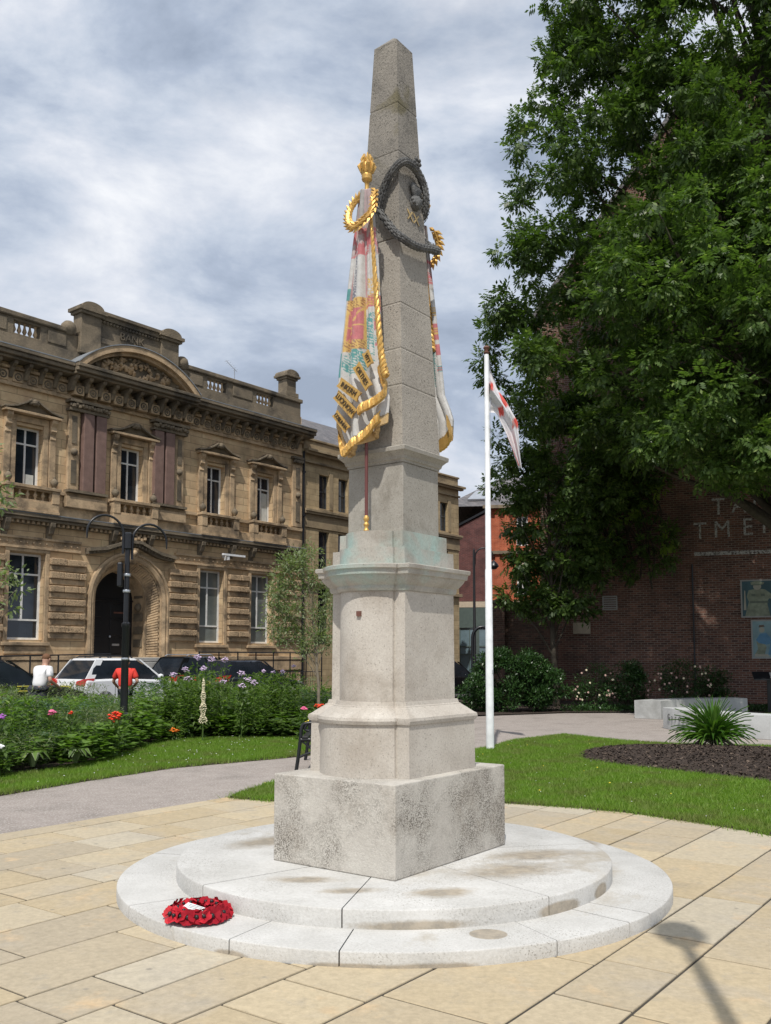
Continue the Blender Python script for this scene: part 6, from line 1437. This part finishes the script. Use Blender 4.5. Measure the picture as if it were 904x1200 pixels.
bush('dark_shrub', 'dark shrub without flowers between the two rose bushes', 'shrub', (7.45, 28.6), .85, .6, 1.55, 4200, .09, 'leaf_shrub', seed=53)
bush('rose_bush', 'wider rose bush with pale pink flowers behind the curved bench', 'shrub', (8.95, 28.3), .95, .6, 1.65, 3600, .075, 'leaf_shrub', (('rosepale', 'creamf', 'rosepale', 'rosepale'), 30, .038), seed=54)
bush('dark_shrub', 'dark shrub at the foot of the brick wall, right of the pink roses', 'shrub', (10.1, 28.8), .6, .5, 1.35, 2400, .09, 'leaf_shrub', seed=55)
bush('evergreen_shrub', 'small loose evergreen behind the big rounded shrub, by the garden wall', 'shrub', (5.0, 31.6), .9, .5, 1.6, 2200, .10, 'leaf_shrub', seed=56)
q = np.random.default_rng(60); P = np.stack([q.uniform(5.2, 12.5, 260), q.uniform(27.2, 28.2, 260), np.full(260, .06)], 1)
o = foliage('ground_cover', P, .16, 16, .09, 'leaf_shrub', None, TV=LV, TF=LF, seed=61, droop=False); tag(o, 'low dark ground cover at the foot of the shrubs', 'ground cover', kind='stuff')

# --- spiky strap-leaved plant on the mulch
AG = empty('strap_leaved_plant', (5.62, 15.95, .12), 0, 'spiky clump of long strap leaves growing on the dark mulch', 'plant')
b = B(); qr = random.Random(71)
for k in range(260):
    a = qr.uniform(0, 2 * PI); l_ = qr.uniform(.50, .90); el = qr.uniform(.45, 1.45); w = qr.uniform(.022, .036); P = []; px_, pz_ = .05, 0; e_ = el + .25
    for j in range(7):
        P.append((px_, pz_)); px_ += l_ / 6 * math.cos(e_); pz_ += l_ / 6 * math.sin(e_); e_ -= .26 * (1.5 - el * .7)
    ca, sa = math.cos(a), math.sin(a); V = []
    for j, (p_, z_) in enumerate(P):
        ww = w * (1 - (j / 6) ** 2.2 * .95); V += [(p_ * ca - ww * sa, p_ * sa + ww * ca, z_ + .01), (p_ * ca, p_ * sa, z_ - .006), (p_ * ca + ww * sa, p_ * sa - ww * ca, z_ + .01)]
    b.add(V, [f for j in range(6) for f in ((j * 3, j * 3 + 1, j * 3 + 4, j * 3 + 3), (j * 3 + 1, j * 3 + 2, j * 3 + 5, j * 3 + 4))])
b.build('leaves', 'strap', AG)
b = B()
for k in range(36): a = 2 * PI * k / 36; b.tube([(.08 * math.cos(a), .08 * math.sin(a), .10), (.24 * math.cos(a), .24 * math.sin(a), .03 + .02 * (k % 3)), (.40 * math.cos(a), .40 * math.sin(a), -.06)], [.012, .010, .004], 4)
b.build('withered_leaf_bases', 'palebark', AG)

# --- flower border
def inpoly(x, y, poly):
    c = False; j = len(poly) - 1
    for i in range(len(poly)):
        if (poly[i][1] > y) != (poly[j][1] > y) and x < (poly[j][0] - poly[i][0]) * (y - poly[i][1]) / (poly[j][1] - poly[i][1]) + poly[i][0]: c = not c
        j = i
    return c
front = [(-9, 7.5), (-5.3, 12.3), (-4.75, 13.08), (-4.4, 14.12), (-4.35, 16.03), (-4.2, 18.4), (-1.46, 18.4), (-1.2, 20.5)]
def dfront(x, y):
    m = 9
    for (x0, y0), (x1, y1) in zip(front, front[1:]):
        t_ = max(0, min(1, ((x - x0) * (x1 - x0) + (y - y0) * (y1 - y0)) / ((x1 - x0) ** 2 + (y1 - y0) ** 2))); m = min(m, math.hypot(x - x0 - t_ * (x1 - x0), y - y0 - t_ * (y1 - y0)))
    return m
def perennial(kind, seed):
    """unit-height leafy clump: returns (verts, faces, material)"""
    q = np.random.default_rng(seed); P = []; D = []
    if kind == 'tall':
        for s_ in range(26):
            a = q.uniform(0, 2 * PI); r = .30 * q.random() ** .5; tx, ty = math.cos(a) * (r + .12), math.sin(a) * (r + .12)
            for j in range(20): z = .12 + .86 * (j + q.random()) / 20; b_ = q.uniform(0, 2 * PI); P.append((math.cos(a) * r + (tx - math.cos(a) * r) * z, math.sin(a) * r + (ty - math.sin(a) * r) * z, z)); D.append((math.cos(b_), math.sin(b_), .15 + .5 * (z > .85)))
        sc = .11; tv = leaf_t(.30)
    elif kind == 'feather':
        for s_ in range(34):
            a = q.uniform(0, 2 * PI); r = .34 * q.random() ** .5
            for j in range(22): z = .1 + .9 * (j + q.random()) / 22; b_ = q.uniform(0, 2 * PI); P.append((math.cos(a) * r * (1 + .5 * z), math.sin(a) * r * (1 + .5 * z), z)); D.append((math.cos(b_), math.sin(b_), .9))
        sc = .085; tv = leaf_t(.20)
    else:
        for s_ in range(230):
            a = q.uniform(0, 2 * PI); z = q.random(); r = .42 * math.sqrt(1 - (z - .25) ** 2 * 1.2) * q.uniform(.5, 1); P.append((r * math.cos(a), r * math.sin(a), .1 + z * .85)); D.append((math.cos(a), math.sin(a), .35))
        sc = .17; tv = leaf_t(.72)
    P = np.array(P); f = np.array(D) + q.normal(size=P.shape) * .3; f /= np.linalg.norm(f, axis=1)[:, None]
    up = np.array([0, 0, 1.0]) + q.normal(size=P.shape) * .3; s_ = np.cross(f, up); s_ /= np.linalg.norm(s_, axis=1)[:, None]; u = np.cross(s_, f)
    return scatter(tv[0], tv[1], P, np.stack([s_, f, u], -1), sc * q.uniform(.6, 1.35, len(P)))
M['leaf_teal'] = leafmat('blue_green_leaf', (.065, .12, .062), (.115, .19, .10), (.18, .25, .14), .36)
protos = {}
for kind, mats in (('tall', ('leaf_bed', 'leaf_lime', 'leaf_teal')), ('feather', ('leaf_sage', 'leaf_bed')), ('broad', ('leaf_lime', 'leaf_bed'))):
    for mt in mats:
        for v_ in range(2): protos.setdefault((kind, mt), []).append(perennial(kind, 100 + len(protos) * 7 + v_))
meshes = {k: [npmesh('leafy_plant', V, F, k[1]) for V, F in v] for k, v in protos.items()}
used = set()
def plant(kind, mt, x, y, h, w, label, group, name='leafy_plant', rz=None):
    srcs = meshes[(kind, mt)]; i = plant.k % len(srcs); plant.k += 1; src = srcs[i]
    if src.name in used: o = src.copy(); S.collection.objects.link(o)
    else: o = src; used.add(src.name)
    o.location = (x, y, .05); o.scale = (w, w, h); o.rotation_euler = (0, 0, rz if rz is not None else random.random() * 6); o.name = name
    return tag(o, label, 'plant', group)
plant.k = 0
LAB = {('tall', 'leaf_bed'): ('bushy mid-green border plant with narrow leaves and no flowers', 'flowerless narrow-leaved plants in the border'),
       ('feather', 'leaf_sage'): ('feathery grey-green border plant without flowers', 'feathery grey-green plants in the border'),
       ('feather', 'leaf_bed'): ('upright fine-leaved darker green border plant without flowers', 'fine-leaved green plants in the border'),
       ('broad', 'leaf_lime'): ('low bright green broad-leaved plant at the border front', 'bright broad-leaved plants along the border front'),
       ('tall', 'leaf_lime'): ('bushy yellow-green border plant with narrow leaves and no flowers', 'yellow-green narrow-leaved plants in the border'),
       ('tall', 'leaf_teal'): ('bushy blue-green border plant with narrow leaves and no flowers', 'blue-green narrow-leaved plants in the border'),
       ('broad', 'leaf_bed'): ('low dark green broad-leaved plant in the border', 'dark broad-leaved plants in the border')}
qr = random.Random(81); pts = []
tries = 0
while len(pts) < 190 and tries < 20000:
    tries += 1; x, y = qr.uniform(-10.5, -1.2), qr.uniform(10.5, 23.5)
    if not inpoly(x, y, bed): continue
    if x < -.46 * y - .6 or (abs(x + 4.8) < .2 and abs(y - 17.05) < .25): continue
    d = dfront(x, y)
    if d < .12 or d > 5.0: continue
    mind = .34 + .07 * min(d, 3)
    if any((x - a) ** 2 + (y - c) ** 2 < mind ** 2 for a, c, _ in pts): continue
    pts.append((x, y, d))
for x, y, d in pts:
    h = min(1.08, .34 + .42 * d) * qr.uniform(.85, 1.12)
    px_ = 452 + x / y * 1080
    top_ = 1.6 - ((48 if 20 < px_ < 75 or 118 < px_ < 170 else 30) if px_ < 205 else qr.uniform(16, 34)) * y / 1080; h = min(h * qr.choice([.6, .85, 1, 1.15]), top_ - .08 + qr.uniform(-.12, .10))
    if d < (.55 if px_ < 130 else .95): kind, mt = qr.choice([('broad', 'leaf_lime'), ('broad', 'leaf_lime'), ('broad', 'leaf_lime'), ('broad', 'leaf_bed')] if px_ > 120 else [('broad', 'leaf_bed'), ('feather', 'leaf_sage'), ('broad', 'leaf_lime'), ('feather', 'leaf_sage')])
    elif px_ < 150: kind, mt = qr.choice([('feather', 'leaf_sage'), ('feather', 'leaf_bed'), ('feather', 'leaf_sage'), ('tall', 'leaf_teal'), ('tall', 'leaf_lime')])
    else: kind, mt = qr.choice([('tall', 'leaf_bed'), ('tall', 'leaf_lime'), ('tall', 'leaf_teal'), ('feather', 'leaf_bed'), ('feather', 'leaf_sage')])
    if 375 < px_ : h *= 1.0
    plant(kind, mt, x, y, h, qr.uniform(.85, 1.15) * (1.0 if d < .5 else 1.15), *LAB[(kind, mt)])
# lilac phlox: tall stems with flower heads
def cluster(c, r, n, fs, mat, parent, seed, name='flower_head', flat=.7):
    q = np.random.default_rng(seed); b = B()
    for _ in range(n):
        d = q.normal(size=3); d /= np.linalg.norm(d); p = np.array(c) + d * r * np.array([1, 1, flat]) * q.uniform(.5, 1); b.sphere(tuple(p), fs * q.uniform(.8, 1.2), 5, sz=.6)
    return b.build(name, mat, parent)
ph = [(205, 790, 18.3), (219, 784, 18.8), (232, 770, 18.6), (240, 783, 18.2), (249, 772, 18.8), (264, 773, 19.0), (222, 795, 18.0), (284, 788, 18.2), (291, 796, 18.4), (299, 799, 18.3), (285, 803, 18.0), (262, 798, 18.4), (310, 786, 19.6), (321, 787, 19.8), (345, 780, 20.0), (332, 786, 19.6)]
for i, (px_, py_, y) in enumerate(ph):
    x = (px_ - 452) * y / 1080; z = 1.6 - (py_ - 770) * y / 1080
    if i % 3 == 0:
        root = plant('tall', 'leaf_bed', x, y, z - .10, 1.0, None, None, 'phlox_plant'); root = None
    e_ = empty('phlox_plant', (x, y, .05), 0, 'tall lilac phlox standing above the border plants', 'plant', 'lilac phlox in the border')
    b = B(); b.tube([(0, 0, 0), (.02, 0, z * .5), (0, 0, z - .05)], [.008, .007, .004], 4)
    V, F = [], []
    b.build('stem', 'leaf_bed', e_)
    foliage('foliage', np.array([(0, 0, k * (z - .15) / 9 + .1) for k in range(9)]), .10, 12, .10, 'leaf_bed', e_, TV=LV, TF=LF, seed=200 + i, droop=False)
    cluster((0, 0, z - .05), .085 if i < 12 else .05, 26, .020, 'lilac', e_, 300 + i)
for o in list(S.objects):
    if o.name.startswith('phlox_plant') and o.type == 'MESH': o.name = 'leafy_plant'; tag(o, *[LAB[('tall', 'leaf_bed')][0], 'plant', LAB[('tall', 'leaf_bed')][1]])
def flowerplant(name, label, px_, py_, y, mat, n, fs, r, leaf=('tall', 'leaf_bed'), flat=.7):
    x = (px_ - 452) * y / 1080; z = 1.6 - (py_ - 770) * y / 1080; e_ = empty(name, (x, y, .05), 0, label, 'plant')
    b = B(); b.tube([(0, .05, 0), (0, .02, z * .6), (0, 0, z - .05)], [.010, .008, .005], 5); b.build('stem', 'leaf_bed', e_)
    foliage('foliage', np.array([(0, .05, k * z / 6 + .04) for k in range(5)]), .13, 26, .10, leaf[1], e_, TV=LV, TF=LF, seed=int(px_), droop=False)
    cluster((0, 0, z - .05), r, n, fs, mat, e_, int(px_) + 5, flat=flat); return e_
flowerplant('lily_plant', 'orange-red lily cluster in front of the lamp post', 138, 838, 14.6, 'redf', 30, .032, .095, flat=1.0)
flowerplant('geum_plant', 'small orange flower cluster low at the border front', 206, 854, 17.6, 'orangef', 22, .028, .10, flat=.4)
flowerplant('allium_plant', 'purple flower head at the far left of the border', 5, 838, 12.9, 'purplef', 34, .020, .065)
flowerplant('peony_plant', 'deep pink peony bloom at the left of the border', 64, 834, 13.8, 'pinkf', 14, .035, .055)
flowerplant('peony_plant', 'small dull red bloom right of the pink peony', 86, 834, 14.2, 'redf', 6, .022, .035)
flowerplant('daisy_plant', 'large white bloom at the left edge of the border', 5, 873, 12.2, 'whitef', 10, .030, .045)
flowerplant('rose_plant', 'bright pink rose beside the bench at the pedestal', 357, 829, 17.6, 'pinkf', 12, .035, .050)
flowerplant('rose_plant', 'dull red rose right of the pink one, by the pedestal', 375, 826, 18.0, 'redf', 16, .030, .10, flat=.4)
flowerplant('yellow_flower_plant', 'yellow flowers low beside the bench end', 362, 845, 17.0, 'yellowf', 5, .030, .05)
e_ = empty('mullein_plant', ((240 - 452) * 17.4 / 1080, 17.4, .05), 0, 'cream flower spire standing in front of the lilac phlox', 'plant')
b = B(); qr = random.Random(91)
for k in range(300): f_ = k / 300; z = .32 + .84 * f_; r = (.075 * (1 - f_) ** .6 * (.75 + .25 * math.sin(f_ * 23))) ; a = k * 2.4; b.sphere((r * math.cos(a), r * math.sin(a), z + qr.uniform(-.01, .01)), qr.uniform(.008, .017), 5)
b.build('flower_spike', 'creamf', e_); b = B(); b.tube([(0, 0, 0), (0, 0, 1.15), (.01, 0, 1.28)], [.015, .01, .003], 5); b.build('stem', 'leaf_bed', e_)
def hosta(px_, y, label):
    e_ = empty('hosta_plant', ((px_ - 452) * y / 1080, y, .05), 0, label, 'plant'); b = B(); w_ = B(); q = random.Random(px_)
    for k in range(22):
        a = q.uniform(0, 2 * PI); l_ = q.uniform(.14, .26); ca, sa = math.cos(a), math.sin(a); P = [(.03, .05, .010), (l_ * .4, .24, .045), (l_ * .75, .25, .045), (l_ * 1.1, .15, .004)]
        for bb_2, f, dz in ((w_, 1.0, 0), (b, .62, .006)):
            V = []
            for p_, z_, ww in P: V += [(p_ * ca - ww * f * sa, p_ * sa + ww * f * ca, z_ + dz), (p_ * ca + ww * f * sa, p_ * sa - ww * f * ca, z_ + dz)]
            bb_2.add(V, [(j * 2, j * 2 + 1, j * 2 + 3, j * 2 + 2) for j in range(3)])
    w_.build('leaf_margin', 'leaf_olive', e_); b.build('leaves', 'leaf_lime', e_)
hosta(44, 12.9, 'cream-edged hosta nearest the left edge, at the border front'); hosta(93, 13.4, 'cream-edged hosta at the border front, right of its twin')

# --- grass blades and small lawn flowers
def grass(name, label, poly, dens, h, z, seed, ymax=30, cond=None):
    q = np.random.default_rng(seed); xs_ = [p[0] for p in poly]; ys_ = [p[1] for p in poly]; A = (max(xs_) - min(xs_)) * (max(ys_) - min(ys_)); n = int(A * dens)
    P = np.stack([q.uniform(min(xs_), max(xs_), n), q.uniform(min(ys_), max(ys_), n)], 1)
    m = np.zeros(n, bool); j = len(poly) - 1
    for i in range(len(poly)):
        xi, yi = poly[i]; xj, yj = poly[j]; c = ((yi > P[:, 1]) != (yj > P[:, 1])) & (P[:, 0] < (xj - xi) * (P[:, 1] - yi) / (yj - yi + 1e-12) + xi); m ^= c; j = i
    m &= (np.abs(P[:, 0]) < .46 * P[:, 1] + .5) & (P[:, 1] > 3)
    if cond is not None: m &= cond(P)
    P = P[m]; n = len(P); a = q.uniform(0, 2 * PI, n); hh = h * q.uniform(.5, 1.3, n); w = .0035 + .003 * q.random(n); ln = q.normal(size=(n, 2)) * hh[:, None] * .45
    b0 = np.stack([P[:, 0] - np.cos(a) * w, P[:, 1] - np.sin(a) * w, np.full(n, z)], 1); b1 = np.stack([P[:, 0] + np.cos(a) * w, P[:, 1] + np.sin(a) * w, np.full(n, z)], 1); t_ = np.stack([P[:, 0] + ln[:, 0], P[:, 1] + ln[:, 1], z + hh], 1)
    V = np.stack([b0, b1, t_], 1).reshape(-1, 3); F = np.arange(n * 3).reshape(-1, 3)
    return tag(npmesh(name, V, F, 'blade'), label, 'grass', kind='stuff')
notmul = lambda P: np.array([not inpoly(x, y, mul) for x, y in P])
grass('grass', 'short mown grass blades of the main lawn', patch, 3800, .045, .028, 91, cond=notmul)
grass('grass', 'short grass along the flower border', stripL, 3800, .045, .028, 92)
def edge_grass(name, label, line, n, seed, h=.06, spread=.05):
    q = np.random.default_rng(seed); line = [np.array(p) for p in line]; ln = [np.linalg.norm(b_ - a_) for a_, b_ in zip(line, line[1:])]; P = []
    for (a_, b_), l_ in zip(zip(line, line[1:]), ln):
        k = int(n * l_ / sum(ln)); t_ = q.random(k)[:, None]; P.append(a_ + (b_ - a_) * t_ + q.normal(size=(k, 2)) * spread * (.4 + .8 * np.abs(np.sin(t_ * 9 + seed))))
    P = np.vstack(P); n = len(P); a = q.uniform(0, 2 * PI, n); hh = h * q.uniform(.4, 1.4, n); w = .004; d = q.normal(size=(n, 2)) * hh[:, None] * .7
    V = np.stack([np.stack([P[:, 0] - np.cos(a) * w, P[:, 1] - np.sin(a) * w, np.full(n, .005)], 1), np.stack([P[:, 0] + np.cos(a) * w, P[:, 1] + np.sin(a) * w, np.full(n, .005)], 1), np.stack([P[:, 0] + d[:, 0], P[:, 1] + d[:, 1], .012 + hh], 1)], 1).reshape(-1, 3)
    return tag(npmesh(name, V, np.arange(n * 3).reshape(-1, 3), 'blade'), label, 'grass', kind='stuff')
edge_grass('grass_fringe', 'ragged grass overhanging the paving edge', edge, 9000, 3)
edge_grass('grass_fringe', 'ragged grass along the path edge', stripL[1:9], 8000, 4)
edge_grass('grass_fringe', 'ragged grass round the mulch bed', mul + mul[:1], 5000, 5)
def specks(name, label, poly, n, mat, seed, z=.07, r=.010):
    q = random.Random(seed); b = B(); k = 0
    while k < n:
        x, y = q.uniform(min(p[0] for p in poly), max(p[0] for p in poly)), q.uniform(min(p[1] for p in poly), max(p[1] for p in poly))
        if inpoly(x, y, poly) and not inpoly(x, y, mul) and abs(x) < .45 * y: b.sphere((x, y, z + q.uniform(-.01, .01)), r * q.uniform(.7, 1.4), 5, sz=.5); k += 1
    return tag(b.build(name, mat, origin=None), label, 'flowers', kind='stuff')
specks('daisies', 'tiny white daisies scattered in the lawns', patch, 70, 'whitef', 5, r=.006); specks('daisies', 'tiny white daisies along the flower border', stripL, 110, 'whitef', 6, r=.008)
specks('dandelions', 'yellow dandelion heads scattered in the lawn', patch, 22, 'yellowf', 7, .07, .011)

def chips(name, label, poly, n, seed, zf, mats):
    q = np.random.default_rng(seed); P = []
    while len(P) < n:
        x, y = q.uniform(min(p[0] for p in poly), max(p[0] for p in poly)), q.uniform(min(p[1] for p in poly), max(p[1] for p in poly))
        if inpoly(x, y, poly): P.append((x, y, zf(x, y)))
    P = np.array(P); tv, tf = [(-.5, -.25, 0), (.5, -.2, .1), (.45, .25, 0), (-.4, .2, .15)], [(0, 1, 2, 3)]
    V, F = scatter(tv, tf, P, rotmats(n, 0, .9), q.uniform(.018, .055, n)); return tag(npmesh(name, V, F, mats), label, 'mulch', kind='stuff')
M['chip'] = leafmat('bark_chip', (.030, .022, .018), (.085, .06, .045), (.16, .12, .09), 0, .9)
def mz(x, y):
    best = 0
    for k in range(12):
        f = 1 - k / 12
        if inpoly(cxm + (x - cxm) / f, cym + (y - cym) / f, mul): best = f
    return .03 + .13 * (1 - (1 - min(1, (dedge(x, y)))) ** 3)
cxm, cym = 5.4, 14.2
def dedge(x, y):
    lo, hi = 0.0, 1.0
    for _ in range(10):
        m_ = (lo + hi) / 2
        if m_ < 1e-3 or inpoly(cxm + (x - cxm) / m_, cym + (y - cym) / m_, mul): hi = m_
        else: lo = m_
    return 1 - hi
chips('bark_chips', 'dark bark chips covering the mulch bed', mul, 9000, 12, lambda x, y: .035 + .13 * (1 - (1 - dedge(x, y)) ** 3), 'chip')
